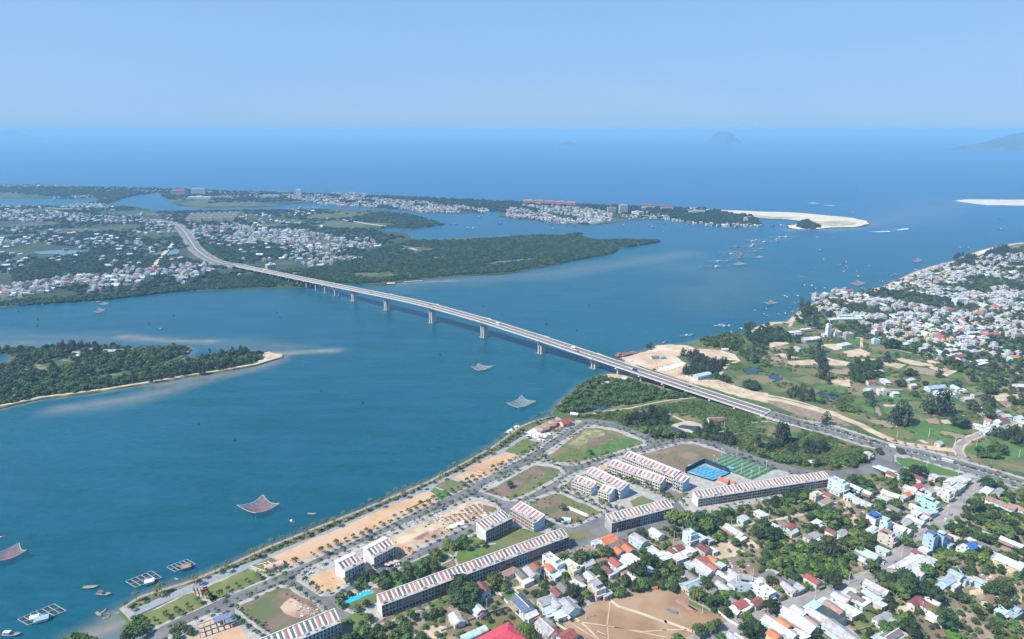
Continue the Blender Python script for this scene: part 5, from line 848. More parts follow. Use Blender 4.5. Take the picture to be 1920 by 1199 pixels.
FH = [far_house_mesh(13, 8.5, 4.2, 'g', 'w', m_tw, 1), far_house_mesh(14, 9, 7, 's', 'w', m_tw, 2), far_house_mesh(12, 8, 4, 'g', 'g', m_cream, 1), far_house_mesh(10, 9, 10, 's', 'g', m_tw, 3), far_house_mesh(13, 9, 4.5, 'g', 'm', m_cream, 1), far_house_mesh(15, 9, 6.5, 'g', 'r', m_tw, 2),
      far_house_mesh(16, 10, 4.5, 'g', 't', m_lblu, 1), far_house_mesh(11, 8, 8, 's', 'b', m_cream, 2), far_house_mesh(12, 8, 4, 'g', 'd', m_grc, 1), far_house_mesh(12, 9, 7, 's', 'k', MATS['yellow_render'], 2)]
FHO = [bpy.data.objects.new('distant_house_form', m) for m in FH]
pts = []
KM = {'w': (0, 1), 'g': (2, 3), 't': (6,), 'b': (7, 6), 'd': (8,), 'r': (5,), 'm': (4,), 'o': (5,), 'k': (9,)}
for x, y, L_, Wd, h, rz, rk, kd in far_houses: pts.append((x, y, LZ, rz, cr.uniform(.8, 1.15), cr.choice(KM.get(rk, (0,)))))
FZ_ = [(za([(-40, 880), (80, 870), (250, 840), (450, 810), (640, 790), (760, 800), (900, 760), (1000, 740), (1180, 740), (1400, 720), (1560, 700), (1650, 770), (1500, 850), (1300, 850), (1150, 880), (900, 870), (700, 920), (560, 950), (400, 930), (200, 940), (-40, 975)]), 17, .9, .15),
       (za([(-100, 310), (250, 300), (500, 330), (900, 350), (1280, 390), (1300, 445), (1100, 440), (900, 400), (600, 390), (-100, 370)]), 24, .85, 0), (za([(-100, 430), (300, 430), (400, 450), (300, 470), (-100, 475)]), 26, .6, 0), (za([(-100, 505), (250, 510), (560, 520), (850, 500), (1180, 530), (1180, 575), (950, 575), (600, 565), (350, 560), (-100, 560)]), 28, .62, 0),
       (zk([(380, 290), (600, 240), (950, 260), (1200, 300), (1600, 330), (1918, 380), (1918, 470), (1400, 480), (1200, 490), (900, 490), (640, 440), (400, 370)]), 20, .85, .1), (zb([(240, 530), (600, 505), (860, 510), (940, 575), (700, 600), (500, 645), (390, 655), (260, 600)]), 21, .75, .1), (zb([(30, 680), (200, 665), (210, 690), (60, 700)]), 18, .8, 0), (zb([(380, 695), (560, 650), (810, 660), (780, 680), (620, 700), (400, 735)]), 19, .9, 0), (zb([(-60, 450), (340, 455), (480, 500), (200, 560), (-60, 560)]), 22, .8, 0),
       (zk([(930, 650), (1100, 655), (1400, 630), (1480, 560), (1900, 570), (1900, 660), (1700, 720), (1500, 700), (1200, 670), (960, 690)]), 22, .5, 0), (zk([(0, 760), (300, 740), (480, 800), (600, 790), (700, 830), (640, 850), (450, 900), (300, 920), (0, 880)]), 19, .6, 0),
       (zb([(190, 190), (560, 190), (900, 215), (1200, 235), (1500, 265), (1745, 300), (1730, 318), (1300, 322), (1150, 300), (900, 285), (600, 265), (350, 232)]), 17, .9, .3), (zb([(560, 170), (830, 175), (830, 200), (560, 200)]), 19, .8, 0), (zc([(-40, 300), (60, 262), (500, 285), (760, 310), (740, 385), (600, 402), (430, 405), (200, 378), (-40, 352)]), 15.5, .78, .25), (zc([(800, 330), (980, 310), (1080, 325), (1200, 350), (1190, 370), (1000, 365), (830, 375)]), 24, .6, 0),
       (zc([(1190, 368), (1320, 390), (1600, 410), (1880, 412), (1880, 422), (1600, 422), (1340, 402), (1200, 380)]), 20, .75, .2), (zc([(1280, 285), (1440, 290), (1440, 325), (1300, 310)]), 24, .5, 0), (za([(-100, 100), (300, 100), (640, 130), (1100, 130), (1280, 150), (1250, 170), (640, 150), (-100, 130)]), 40, .5, .4), (za([(400, 205), (780, 185), (780, 195), (400, 222)]), 22, .9, 0), (za([(510, 255), (760, 255), (890, 280), (890, 292), (520, 280)]), 22, .95, 0), (za([(-60, 262), (510, 272), (510, 284), (-60, 274)]), 26, .7, .6), (za([(1420, 170), (1918, 150), (1918, 200), (1450, 215)]), 34, .4, .2), (zb([(-60, 150), (180, 150), (330, 180), (330, 215), (-60, 205)]), 30, .5, 0), (zb([(230, 285), (480, 280), (460, 320), (240, 325)]), 26, .45, 0)]
for i, (T, sp, dens, red) in enumerate(FZ_):
    gx, gy = scatter_in(T, sp, seed=60 + i, jit=.42)
    for x, y in zip(gx, gy):
        if cr.random() > dens * 1.05 or nn_(x * 1.3, y * .8) < -.55 - .5 * (dens > .93): continue
        pts.append((x, y, LZ, R(5) + cr.choice((0, math.pi / 2)) + cr.uniform(-.3, .3), cr.uniform(.7, 1.15), (cr.choice((4, 5, 5, 7)) if cr.random() < red * .5 else cr.choice((0, 1, 1, 0, 2, 3, 3, 7, 6, 8, 9, 1)))))
gx, gy = scatter_in([(-200, 560), (60, 545), (450, 520), (700, 455), (640, 400), (380, 402), (190, 396), (-200, 392)], 33, seed=99, jit=.5)
for x, y, mm in zip(gx, gy, mask.at(gx, gy)):
    if not mm and cr.random() < .42 and nn_(x * .5 + 90, y * .7) > -.2: pts.append((x, y, LZ, cr.uniform(0, 3), cr.uniform(.8, 1.2), cr.choice((0, 1, 0, 2, 4, 6, 8))))
print('far houses', len(pts))
gn_scatter('distant_houses', FHO, pts, 'thousands of small white houses of the far towns across the water')
# ================================================================= trees
def ico(c, r, rnd, sq=.8):
    t = (1 + 5 ** .5) / 2; V = [(-1, t, 0), (1, t, 0), (-1, -t, 0), (1, -t, 0), (0, -1, t), (0, 1, t), (0, -1, -t), (0, 1, -t), (t, 0, -1), (t, 0, 1), (-t, 0, -1), (-t, 0, 1)]
    F = [(0, 11, 5), (0, 5, 1), (0, 1, 7), (0, 7, 10), (0, 10, 11), (1, 5, 9), (5, 11, 4), (11, 10, 2), (10, 7, 6), (7, 1, 8), (3, 9, 4), (3, 4, 2), (3, 2, 6), (3, 6, 8), (3, 8, 9), (4, 9, 5), (2, 4, 11), (6, 2, 10), (8, 6, 7), (9, 8, 1)]
    return [(c[0] + x / 1.9 * r * rnd.uniform(.7, 1.3), c[1] + y / 1.9 * r * rnd.uniform(.7, 1.3), c[2] + z / 1.9 * r * sq * rnd.uniform(.7, 1.3)) for x, y, z in V], F
def crown(kind, seed, cl=18, leaves=150):
    r = random.Random(seed); m = MB()
    def leaf(c, s):
        u = Vector((r.gauss(0, 1), r.gauss(0, 1), r.gauss(0, .7))).normalized() * s; w = u.cross(Vector((r.gauss(0, 1), r.gauss(0, 1), r.gauss(0, 1)))).normalized() * s * .7; c = Vector(c)
        m.add([c - u, c + w, c + u, c - w], [(0, 1, 2, 3)])
    if kind == 'cas':                                     # casuarina: ragged, tall, pointed
        for i in range(cl):
            t = r.random() ** .8; R_ = .95 * (1 - t) ** .7 + .12; a = r.uniform(0, 6.28); c = (math.cos(a) * R_ * r.uniform(.2, .9), math.sin(a) * R_ * r.uniform(.2, .9), .35 + t * 2.6); m.add(*ico(c, .32 * (1.25 - t), r, 1.5))
        for i in range(leaves):
            t = r.random(); R_ = 1.1 * (1 - t) ** .7 + .2; a = r.uniform(0, 6.28); leaf((math.cos(a) * R_, math.sin(a) * R_, .3 + t * 2.9), .16)
    elif kind == 'low':                                   # mangrove and scrub domes
        for i in range(cl): a = r.uniform(0, 6.28); q = r.random() ** .5; m.add(*ico((math.cos(a) * q * .8, math.sin(a) * q * .8, .42 * (1 - q * q * .7) + r.uniform(-.05, .15)), r.uniform(.28, .5), r, .75))
        for i in range(leaves): a = r.uniform(0, 6.28); q = r.random() ** .5 * 1.1; leaf((math.cos(a) * q, math.sin(a) * q, .65 * (1.15 - q * q * .6) + r.uniform(-.1, .2)), .14)
    else:
        for i in range(cl):
            a = r.uniform(0, 6.28); e = r.uniform(-.25, 1.5); q = r.uniform(.45, .8); c = (math.cos(a) * math.cos(e) * q, math.sin(a) * math.cos(e) * q, .95 + math.sin(e) * q * .8); m.add(*ico(c, r.uniform(.24, .44), r, .8))
        for i in range(leaves):
            a = r.uniform(0, 6.28); e = r.uniform(-.4, 1.5); q = r.uniform(.75, 1.12); leaf((math.cos(a) * math.cos(e) * q, math.sin(a) * math.cos(e) * q, .95 + math.sin(e) * q * .82), r.uniform(.08, .16))
    return m
def fol(nm, c1, c2, rv=.4): return mat(nm, c1, c2, 1.6, rough=.75, rv=rv, lo=.35, hi=.65, spec=.25)
f_dark = fol('foliage_dark', (.026, .052, .017), (.05, .082, .027)); f_mid = fol('foliage_mid', (.058, .102, .026), (.095, .145, .038)); f_bri = fol('foliage_bright', (.08, .15, .026), (.11, .185, .04)); f_cas = fol('foliage_casuarina', (.034, .054, .03), (.06, .08, .042), .3)
f_man = fol('foliage_mangrove', (.026, .066, .017), (.05, .10, .025), .5); f_far = fol('foliage_far', (.009, .026, .010), (.018, .040, .013), .35); f_palm = fol('foliage_palm', (.05, .085, .025), (.10, .12, .05), .3); m_bark = mat('bark', (.16, .12, .09), (.10, .08, .06), 2)
CR = {k: [crown(sh_, 10 + i, cl, lv).mesh('crown', f) for i in range(3)] for k, (sh_, f, cl, lv) in {'dark': ('b', f_dark, 20, 170), 'mid': ('b', f_mid, 20, 170), 'bright': ('b', f_bri, 20, 170), 'cas': ('cas', f_cas, 22, 150), 'man': ('low', f_man, 12, 70), 'scrub': ('low', f_mid, 8, 60), 'street': ('b', f_mid, 9, 60)}.items()}
CR['far'] = [crown('low', 40 + i, 9, 14).mesh('crown', f_far) for i in range(3)]
trunk_me = MB().cyl((0, 0, 0), (.02, .02, .75), .075, .05, 6).cyl((.02, .02, .7), (.35, .1, 1.05), .045, .02, 5).cyl((.02, .02, .65), (-.3, .2, 1.05), .045, .02, 5).cyl((.02, .02, .7), (0, -.3, 1.1), .04, .02, 5).mesh('trunk', m_bark)
TDESC = {'dark': 'dark green', 'mid': 'leafy green', 'bright': 'bright green', 'cas': 'dark casuarina'}
ntree = {'b': 0, 'cas': 0}
trees = []                                               # (x, y, radius, kind)
def place_tree(x, y, r_, k):
    root = link('casuarina_tree' if k == 'cas' else 'broadleaf_tree', None, loc=(x, y, LZ), rz=random.uniform(0, 6.28)); s_ = (r_, r_, r_ * random.uniform(.85, 1.15))
    link('trunk', trunk_me, root, scale=(s_[0], s_[1], s_[2] * (1 if k != 'cas' else 1.6))); link('crown', random.choice(CR[k]), root, scale=s_)
    sz = 'large' if r_ > 5 else ('small' if r_ < 3.4 else 'mid-sized'); reg(root, f'{sz} {TDESC[k]} tree', 'tree', 'casuarina trees' if k == 'cas' else 'broad leaved trees')
HT = [(z2, 350, 870, 3.4, 'mid'), (z2, 345, 925, 3.6, 'mid'), (z2, 420, 850, 2.6, 'dark'), (z2, 480, 800, 3, 'mid'), (z2, 540, 790, 2.6, 'bright'), (z2, 640, 760, 3.2, 'mid'), (z2, 480, 960, 3, 'mid'), (z2, 550, 930, 3, 'dark'), (z2, 600, 740, 3, 'mid'), (z2, 530, 720, 4, 'dark'), (z2, 590, 700, 3.6, 'dark'), (z2, 500, 760, 3, 'mid'), (z1, 540, 1090, 3.2, 'mid'), (z1, 580, 1120, 3.4, 'mid'), (z1, 630, 1130, 3.2, 'bright'), (z1, 500, 1140, 2.8, 'dark'), (z1, 530, 1170, 3, 'mid'), (z1, 270, 1050, 2.6, 'bright'), (z1, 290, 1090, 2.8, 'mid'), (z1, 250, 1030, 2.4, 'mid'), (z1, 310, 1120, 2.8, 'mid'), (z1, 245, 1075, 4, 'bright'), (z1, 200, 1110, 4.5, 'bright'), (z1, 240, 1140, 4.5, 'mid'), (z5, 60, 640, 7, 'dark'), (z5, 120, 700, 7.5, 'dark'), (z5, 90, 790, 7, 'dark'), (z5, 180, 760, 6.5, 'dark'), (z5, 30, 720, 7, 'dark'), (z5, 20, 790, 6, 'dark'), (z5, 380, 600, 7, 'mid'), (z5, 350, 640, 5, 'mid'), (z5, 1150, 395, 7, 'dark'), (z5, 1355, 465, 3.4, 'dark'), (z5, 1660, 505, 7.5, 'dark'), (z5, 1080, 690, 5.5, 'dark'), (z5, 820, 735, 4.5, 'dark'), (z5, 1060, 740, 5, 'dark'),
      (z5, 980, 420, 4.5, 'mid'), (z5, 640, 1040, 5.5, 'bright'), (z5, 610, 1100, 5, 'mid'), (z5, 680, 1090, 5, 'bright'), (z5, 1390, 350, 4.5, 'mid'), (z5, 1330, 330, 4, 'mid'), (z5, 1410, 380, 4.5, 'dark'), (z5, 1740, 430, 5.5, 'dark'), (z5, 1800, 430, 5, 'dark'), (z5, 1200, 740, 4.5, 'mid'), (z5, 1320, 560, 4, 'dark'), (z5, 1290, 510, 4, 'dark'), (z5, 1340, 620, 4.5, 'dark'), (z5, 400, 660, 4, 'mid'), (z5, 460, 680, 4, 'mid'),
      (z6, 1110, 130, 8, 'dark'), (z6, 1180, 190, 7.5, 'dark'), (z6, 1240, 180, 6, 'dark'), (z6, 1060, 180, 6, 'dark'), (z6, 1600, 300, 7, 'dark'), (z6, 1700, 250, 6, 'mid'), (z6, 1710, 380, 4.5, 'cas'), (z6, 1500, 180, 3, 'bright'), (z6, 560, 40, 8, 'dark'), (z6, 470, 130, 8, 'dark'), (z6, 600, 120, 7.5, 'bright'), (z6, 420, 60, 8, 'bright'), (z6, 290, 40, 7, 'bright'), (z6, 600, 640, 6, 'dark'), (z6, 510, 730, 6, 'bright'), (z6, 960, 940, 4.5, 'bright'),
      (z6, 530, 1060, 5, 'mid'), (z6, 630, 1030, 4.5, 'mid'), (z6, 700, 1010, 4, 'mid'), (z6, 340, 1130, 4.5, 'bright'), (z6, 960, 1060, 6, 'dark'), (z6, 1040, 1040, 6, 'dark'), (z6, 1180, 850, 6.5, 'dark'), (z6, 1190, 620, 5, 'dark'), (z6, 1750, 620, 6, 'dark'), (z6, 1700, 50, 7, 'mid'), (z6, 730, 1120, 4, 'mid'),
      (z7, 580, 640, 8, 'dark'), (z7, 680, 620, 8, 'dark'), (z7, 640, 720, 7.5, 'mid'), (z7, 740, 680, 7, 'dark'), (z7, 480, 620, 7, 'dark'), (z7, 900, 740, 7, 'dark'), (z7, 970, 770, 7, 'dark'), (z7, 1090, 1000, 7, 'dark'), (z7, 980, 930, 5, 'mid'), (z7, 1580, 700, 7, 'dark'), (z7, 1490, 730, 6, 'dark'), (z7, 1620, 680, 6, 'mid'), (z7, 700, 265, 5.5, 'mid'), (z7, 960, 165, 5.5, 'mid'), (z7, 840, 300, 4, 'mid'), (z7, 890, 530, 7, 'mid'), (z7, 230, 310, 7.5, 'mid'), (z7, 220, 200, 6, 'bright'),
      (z7, 1030, 420, 6, 'bright'), (z7, 1040, 490, 5.5, 'mid'), (z7, 370, 500, 6, 'mid'), (z7, 1290, 560, 6, 'dark'), (z7, 500, 1090, 5, 'mid'), (z7, 750, 1080, 5.5, 'dark'), (z7, 600, 1070, 4, 'mid'), (z7, 1580, 160, 8, 'mid'), (z7, 1640, 190, 8, 'mid'), (z7, 1620, 860, 6, 'mid'), (z7, 780, 1150, 5, 'dark'),
      (z8, 1405, 490, 7.5, 'dark'), (z8, 240, 750, 8, 'mid'), (z8, 470, 490, 7, 'dark'), (z8, 400, 480, 6, 'dark'), (z8, 790, 440, 7, 'dark'), (z8, 860, 410, 7, 'dark'), (z8, 920, 415, 6, 'dark'), (z8, 690, 750, 7, 'dark'), (z8, 720, 650, 6, 'mid'), (z8, 1310, 660, 8, 'dark'), (z8, 595, 260, 4, 'dark'), (z8, 755, 255, 4, 'dark'),
      (zj, 420, 480, 9, 'cas'), (zj, 395, 510, 7, 'cas'), (zj, 455, 500, 7, 'cas'), (zj, 960, 300, 6, 'cas'), (zj, 125, 580, 5, 'cas'), (z3, 625, 670, 3.6, 'dark'), (z3, 1020, 838, 3.6, 'mid'), (z3, 1225, 432, 3, 'mid'), (z2, 1270, 810, 8, 'dark'), (z2, 1330, 850, 8, 'dark'), (z2, 1240, 880, 8, 'dark'), (z2, 1310, 930, 6, 'dark'), (z2, 1230, 770, 6, 'dark'), (z2, 1070, 550, 5.5, 'mid'), (z2, 1010, 620, 5.5, 'mid'), (z2, 960, 640, 5.5, 'mid'), (z2, 1060, 650, 5, 'mid'), (z2, 850, 640, 4.5, 'mid'), (z2, 860, 670, 4, 'mid'),
      (zf, 385, 430, 8, 'cas'), (zf, 400, 480, 9, 'cas'), (zf, 420, 560, 8, 'cas'), (zf, 380, 370, 7, 'cas'), (zf, 170, 430, 6, 'cas'), (zf, 320, 420, 6, 'cas'), (zf, 930, 330, 9, 'dark'), (zf, 890, 340, 7, 'dark'), (zf, 980, 340, 7, 'dark'), (zf, 1290, 800, 11, 'cas'), (zf, 1330, 810, 9, 'cas'), (zf, 1200, 810, 8, 'cas'), (zf, 1000, 880, 10, 'cas'), (zf, 960, 890, 8, 'cas'), (zf, 1040, 880, 7, 'cas'), (zf, 1440, 920, 8, 'dark'), (zf, 1400, 915, 6, 'dark'), (zf, 1480, 925, 6, 'dark'), (zf, 1540, 800, 7, 'dark'), (zf, 1660, 800, 8, 'dark'), (zf, 1650, 850, 8, 'dark'), (zf, 1420, 635, 7, 'dark'), (zf, 1535, 600, 5, 'cas'), (zf, 1660, 670, 8, 'mid'),
      (zf, 770, 750, 5, 'cas'), (zf, 770, 780, 5, 'cas'), (zf, 1100, 710, 5, 'mid'), (zf, 980, 625, 6, 'dark'), (zf, 1010, 635, 5, 'dark'), (zf, 1180, 630, 5, 'dark'), (zf, 1285, 565, 5, 'cas'), (zf, 890, 450, 6, 'cas'), (zf, 740, 710, 5, 'dark'), (zf, 270, 90, 8, 'cas'), (zf, 290, 130, 8, 'cas'), (zf, 300, 60, 7, 'cas'), (zf, 250, 60, 7, 'cas'), (zf, 320, 90, 6, 'cas'), (zf, 835, 400, 3, 'mid'), (zf, 965, 420, 3.5, 'dark'), (zf, 450, 620, 4, 'cas')]
for f, u, v, r_, k in HT:
    (px, py), = f([(u, v)]); x, y = G(px, py, LZ + r_ * 1.1); trees.append((x, y, r_, k, 1)); mask.disc(x, y, r_ * .8, 1)
tr = random.Random(11)
def grove(px, spacing, kinds, rr=(3, 5.5), keep=1., seed=1, thr=None, blk=(1, 2, 3), jit=.5, fr=.013, anyw=False):
    gx, gy = scatter_in(px, spacing, seed=seed, jit=jit); mk = mask.at(gx, gy); out = []
    for x, y, m_ in zip(gx, gy, mk):
        if (m_ in blk and not anyw) or tr.random() > keep: continue
        if thr is not None and math.sin(x * fr * 3 + math.sin(y * fr * 2) * 2) + math.sin(y * fr * 3.3 + x * fr) + tr.uniform(-.6, .6) < thr: continue
        out.append((x, y, tr.uniform(*rr), tr.choice(kinds), 0))
    return out
VB = [(1067, 1052), (1300, 978), (1560, 912), (1600, 894), (1700, 890), (1850, 905), (1960, 940), (2060, 990), (2060, 1240), (560, 1240), (640, 1200), (720, 1165)]
trees += grove(VB, 6.3, ['dark', 'dark', 'mid', 'mid', 'bright'], (1.9, 3.9), .95, 3, .22)
trees += grove(VB, 7, ['mid', 'dark', 'dark', 'bright'], (1.3, 2.8), .72, 4, blk=(1,))
for i, (f, P, ks) in enumerate([(z6, [(1150, 300), (1430, 290), (1650, 420), (1800, 480), (1900, 560), (1830, 640), (1500, 620), (1230, 560), (1050, 500), (1080, 420)], ['bright', 'bright', 'mid', 'dark']), (z6, [(440, 700), (620, 620), (830, 720), (900, 780), (820, 900), (760, 900), (600, 850)], ['dark', 'mid', 'bright']), (z6, [(0, 380), (200, 380), (250, 500), (430, 560), (430, 690), (200, 700), (0, 770)], ['dark', 'mid', 'mid']),
                               (z4, [(620, 720), (850, 640), (1050, 640), (1100, 720), (950, 880), (720, 850), (600, 760)], ['bright', 'dark', 'mid']), (z4, [(1250, 620), (1599, 560), (1700, 560), (1700, 650), (1400, 680), (1280, 680)], ['dark', 'mid']), (z2, [(380, 1090), (560, 1060), (690, 1050), (680, 1110), (560, 1199), (380, 1240)], ['dark', 'mid', 'dark']),
                               (z7, [(420, 620), (560, 580), (700, 570), (800, 650), (800, 720), (640, 800), (560, 760)], ['dark', 'mid']), (z7, [(1000, 720), (1150, 740), (1400, 860), (1480, 960), (1700, 1080), (1806, 1199), (1560, 1199), (1400, 1060), (1290, 900), (1100, 800)], ['mid', 'bright', 'mid', 'dark']), (z7, [(1060, 130), (1250, 120), (1560, 250), (1560, 340), (1300, 270), (1060, 190)], ['dark', 'mid']),
                               (z7, [(0, 330), (150, 250), (290, 240), (300, 400), (200, 450), (160, 640), (0, 720)], ['bright', 'mid', 'dark']), (z8, [(1260, 600), (1420, 560), (1440, 640), (1600, 720), (1679, 760), (1700, 900), (1500, 890), (1300, 800), (1200, 770)], ['mid', 'bright', 'dark']), (z7, [(940, 330), (1130, 340), (1200, 380), (1290, 420), (1500, 380), (1520, 480), (1300, 480), (1100, 440), (1000, 520)], ['bright', 'mid']),
                               (z4, [(60, 840), (180, 880), (200, 830), (420, 830), (450, 900), (340, 920), (200, 900), (100, 930)], ['mid', 'dark']), (z3, [(80, 1100), (200, 1060), (400, 1130), (480, 1100), (440, 1150), (200, 1199), (60, 1180)], ['bright', 'mid']), (z2, [(660, 760), (760, 700), (860, 740), (980, 700), (1000, 720), (800, 800), (680, 840)], ['mid', 'dark', 'bright'])]):
    trees += grove(f(P), 5.2, ks, (2.2, 4.2), .93, 30 + i, blk=(1,))
# casuarina and scrub of the wedge, the yard and the fields
WZ = [(zi, [(100, 760), (300, 690), (450, 740), (470, 880), (300, 900), (60, 900), (-60, 880)], 'cas', 6, .95), (zi, [(780, 960), (950, 880), (1090, 940), (1280, 1060), (1270, 1160), (1050, 1090), (830, 1030)], 'cas', 5.5, .9), (zi, [(130, 960), (440, 980), (620, 1000), (640, 1030), (300, 1040), (140, 980)], 'mid', 4.5, .9), (zj, [(680, 640), (900, 600), (1020, 660), (900, 720), (700, 720)], 'cas', 6, .9), (zj, [(1150, 740), (1300, 700), (1420, 780), (1400, 830), (1180, 820)], 'mid', 5, .9), (zj, [(220, 620), (380, 600), (380, 720), (250, 730)], 'cas', 6, .8), (zj, [(500, 640), (600, 660), (600, 740), (520, 730)], 'cas', 6, .8), (zj, [(0, 760), (100, 730), (700, 830), (1300, 850), (1280, 880), (600, 860), (100, 790)], 'mid', 5, .7),
      (zh, [(1080, 300), (1230, 290), (1330, 380), (1500, 370), (1480, 440), (1300, 490), (1080, 480), (1060, 420), (1200, 400)], 'cas', 6, .85), (zh, [(1230, 190), (1400, 150), (1560, 130), (1640, 200), (1560, 270), (1400, 250), (1280, 215)], 'mid', 6, .9), (zh, [(1580, 270), (1740, 240), (1845, 240), (1845, 420), (1700, 380), (1600, 330)], 'mid', 7, .6), (zh, [(1370, 510), (1480, 500), (1500, 560), (1400, 560)], 'dark', 4, .9), (zh, [(1630, 560), (1760, 570), (1740, 620), (1640, 600)], 'dark', 4, .9), (zh, [(800, 240), (850, 240), (850, 310), (810, 310)], 'cas', 5, .9), (zh, [(1640, 60), (1845, 40), (1845, 220), (1700, 220), (1660, 170)], 'dark', 6, .7),
      (zf, [(580, 560), (650, 490), (740, 480), (860, 480), (850, 520), (750, 560), (840, 570), (860, 600), (700, 640), (600, 600)], 'dark', 6, .9), (zf, [(1040, 540), (1110, 560), (1100, 590), (1030, 590)], 'dark', 5, .9), (zf, [(1290, 390), (1420, 380), (1480, 440), (1420, 500), (1340, 480)], 'dark', 6, .9), (zf, [(1500, 400), (1700, 370), (1840, 390), (1800, 440), (1560, 440)], 'dark', 7, .8), (zf, [(1000, 340), (1200, 330), (1290, 370), (1200, 400), (1050, 380)], 'dark', 7, .6), (zf, [(700, 110), (850, 90), (950, 180), (900, 230), (720, 160)], 'dark', 7, .9), (zf, [(1800, 160), (1960, 140), (1960, 240), (1830, 230)], 'dark', 7, .8), (zf, [(1640, 1000), (1960, 1020), (1960, 1090), (1820, 1100), (1680, 1040)], 'cas', 6, .9), (zf, [(160, 690), (330, 690), (370, 780), (240, 780), (140, 740)], 'cas', 7, .6),
      (zf, [(370, 780), (560, 770), (700, 840), (700, 880), (560, 850), (400, 800)], 'mid', 6, .35), (z8, [(1280, 300), (1450, 230), (1560, 280), (1500, 330), (1330, 320)], 'mid', 5, .6), (zf, [(1600, 760), (1700, 740), (1700, 900), (1640, 910)], 'cas', 7, .7), (zd, [(1390, 650), (1500, 640), (1600, 660), (1640, 610), (1780, 570), (1820, 620), (1960, 640), (1960, 720), (1700, 730), (1480, 720), (1400, 690)], 'cas', 7, .85), (zd, [(1020, 830), (1160, 830), (1240, 880), (1400, 920), (1390, 990), (1230, 990), (1080, 930)], 'dark', 7, .7), (zf, [(0, 240), (110, 240), (160, 290), (280, 310), (250, 340), (0, 330)], 'dark', 7, .8)]
for i, (f, P, k, sp, kp) in enumerate(WZ): trees += grove(f(P), sp, [k, k, 'dark'], (2.8, 5) if k != 'cas' else (2.4, 4.2), kp, 80 + i, blk=(1, 3))
trees += grove([(1480, 604), (1550, 562), (1665, 537), (1790, 492), (1960, 455), (2100, 480), (2100, 800), (1900, 760), (1780, 690), (1640, 640), (1560, 625)], 11, ['dark', 'mid', 'dark'], (2.6, 5), .75, 120)
trees += grove([(1480, 604), (1550, 562), (1665, 537), (1790, 492), (1960, 455), (2100, 480), (2100, 800), (1900, 760), (1780, 690), (1640, 640), (1560, 625)], 13, ['dark', 'mid', 'dark'], (2.4, 5.0), .8, 121, anyw=True)
trees.sort(key=lambda t: (-t[4], math.hypot(t[0], t[1])))
rest = []; cnt = {'cas': 0, 'b': 0}
for x, y, r_, k, hand in trees:
    kk = 'cas' if k == 'cas' else 'b'; px, py = PXL(x, y)
    if cnt[kk] < (120 if kk == 'cas' else 298) and -10 < px < 1930 and py < 1215: cnt[kk] += 1; place_tree(x, y, r_, k)
    else: rest.append((x, y, r_, k))
PO = {k: [bpy.data.objects.new(k + '_form', m) for m in v] for k, v in CR.items()}
ORDER = ['dark', 'mid', 'bright', 'cas']; allp = [o for k in ORDER for o in PO[k]]
gn_scatter('trees', allp, [(x, y, LZ, tr.uniform(0, 6.28), (r_, r_, r_ * tr.uniform(.8, 1.2)), ORDER.index(k) * 3 + tr.randrange(3)) for x, y, r_, k in rest], 'remaining trees between the houses and fields of the near shore')
print('trees', len(trees), 'rest', len(rest))
def low_scatter(name, label, zones, kinds, far=False, blk=(1, 2, 3)):
    P = []
    for i, (px, sp, rr, keep, thr, fr) in enumerate(zones):
        P += [(x, y, LZ + .0, tr.uniform(0, 6.28), (r_, r_, r_ * tr.uniform(.7, 1.25)), tr.randrange(3) + 3 * tr.randrange(len(kinds))) for x, y, r_, k, h in grove(px, sp, [0], rr, keep, 200 + i * 7 + len(name), thr, blk=blk, fr=fr)]
    print(name, len(P)); return gn_scatter(name, [o for k in kinds for o in PO[k]], P, label)
low_scatter('mangrove', 'dense green mangrove covering the headland below the bridge', [([(1044, 774), (1046, 762), (1070, 742), (1084, 728), (1104, 717), (1122, 708), (1150, 712), (1190, 715), (1240, 728), (1292, 747), (1240, 748), (1190, 758), (1130, 762), (1096, 776)], 3.9, (2.2, 4.0), .93, None, 0)], ['man', 'man', 'mid'])
low_scatter('scrub', 'low green scrub of the waste ground between the roads', [([(1067, 782), (1120, 775), (1300, 752), (1436, 782), (1500, 802), (1587, 831), (1638, 848), (1640, 862), (1570, 878), (1500, 874), (1420, 852), (1345, 825), (1235, 820), (1150, 788)], 3.7, (1.4, 3.3), .9, -.75, .02), ([(1290, 660), (1420, 615), (1480, 606), (1560, 628), (1700, 660), (1880, 700), (1960, 730), (1960, 900), (1820, 850), (1700, 828), (1560, 770), (1440, 720)], 6.0, (1.3, 3.2), .85, .15, .02),
            (VB, 5.5, (.9, 1.9), .8, -.4, .02), ([(236, 1144), (262, 1124), (350, 1096), (499, 1031), (675, 961), (799, 909), (925, 841), (975, 805), (985, 815), (950, 834), (875, 876), (675, 968), (499, 1042), (325, 1109), (252, 1141)], 3.3, (.9, 1.7), .85, None, 0), ([(800, 1040), (860, 1010), (935, 985), (985, 965), (1020, 990), (900, 1050), (760, 1100), (715, 1105), (720, 1085)], 4, (.9, 2), .4, None, 0)], ['scrub', 'scrub'])
low_scatter('riverbank_bushes', 'green bushes on the river bend and on the small mud islet', [([(252, 1168), (268, 1150), (285, 1185), (285, 1260), (150, 1300), (226, 1215)], 3.6, (2, 3.6), .95, None, 0), ([(110, 1212), (120, 1198), (150, 1192), (178, 1196), (182, 1215)], 3.2, (1.6, 2.6), .8, None, 0)], ['mid', 'bright'])
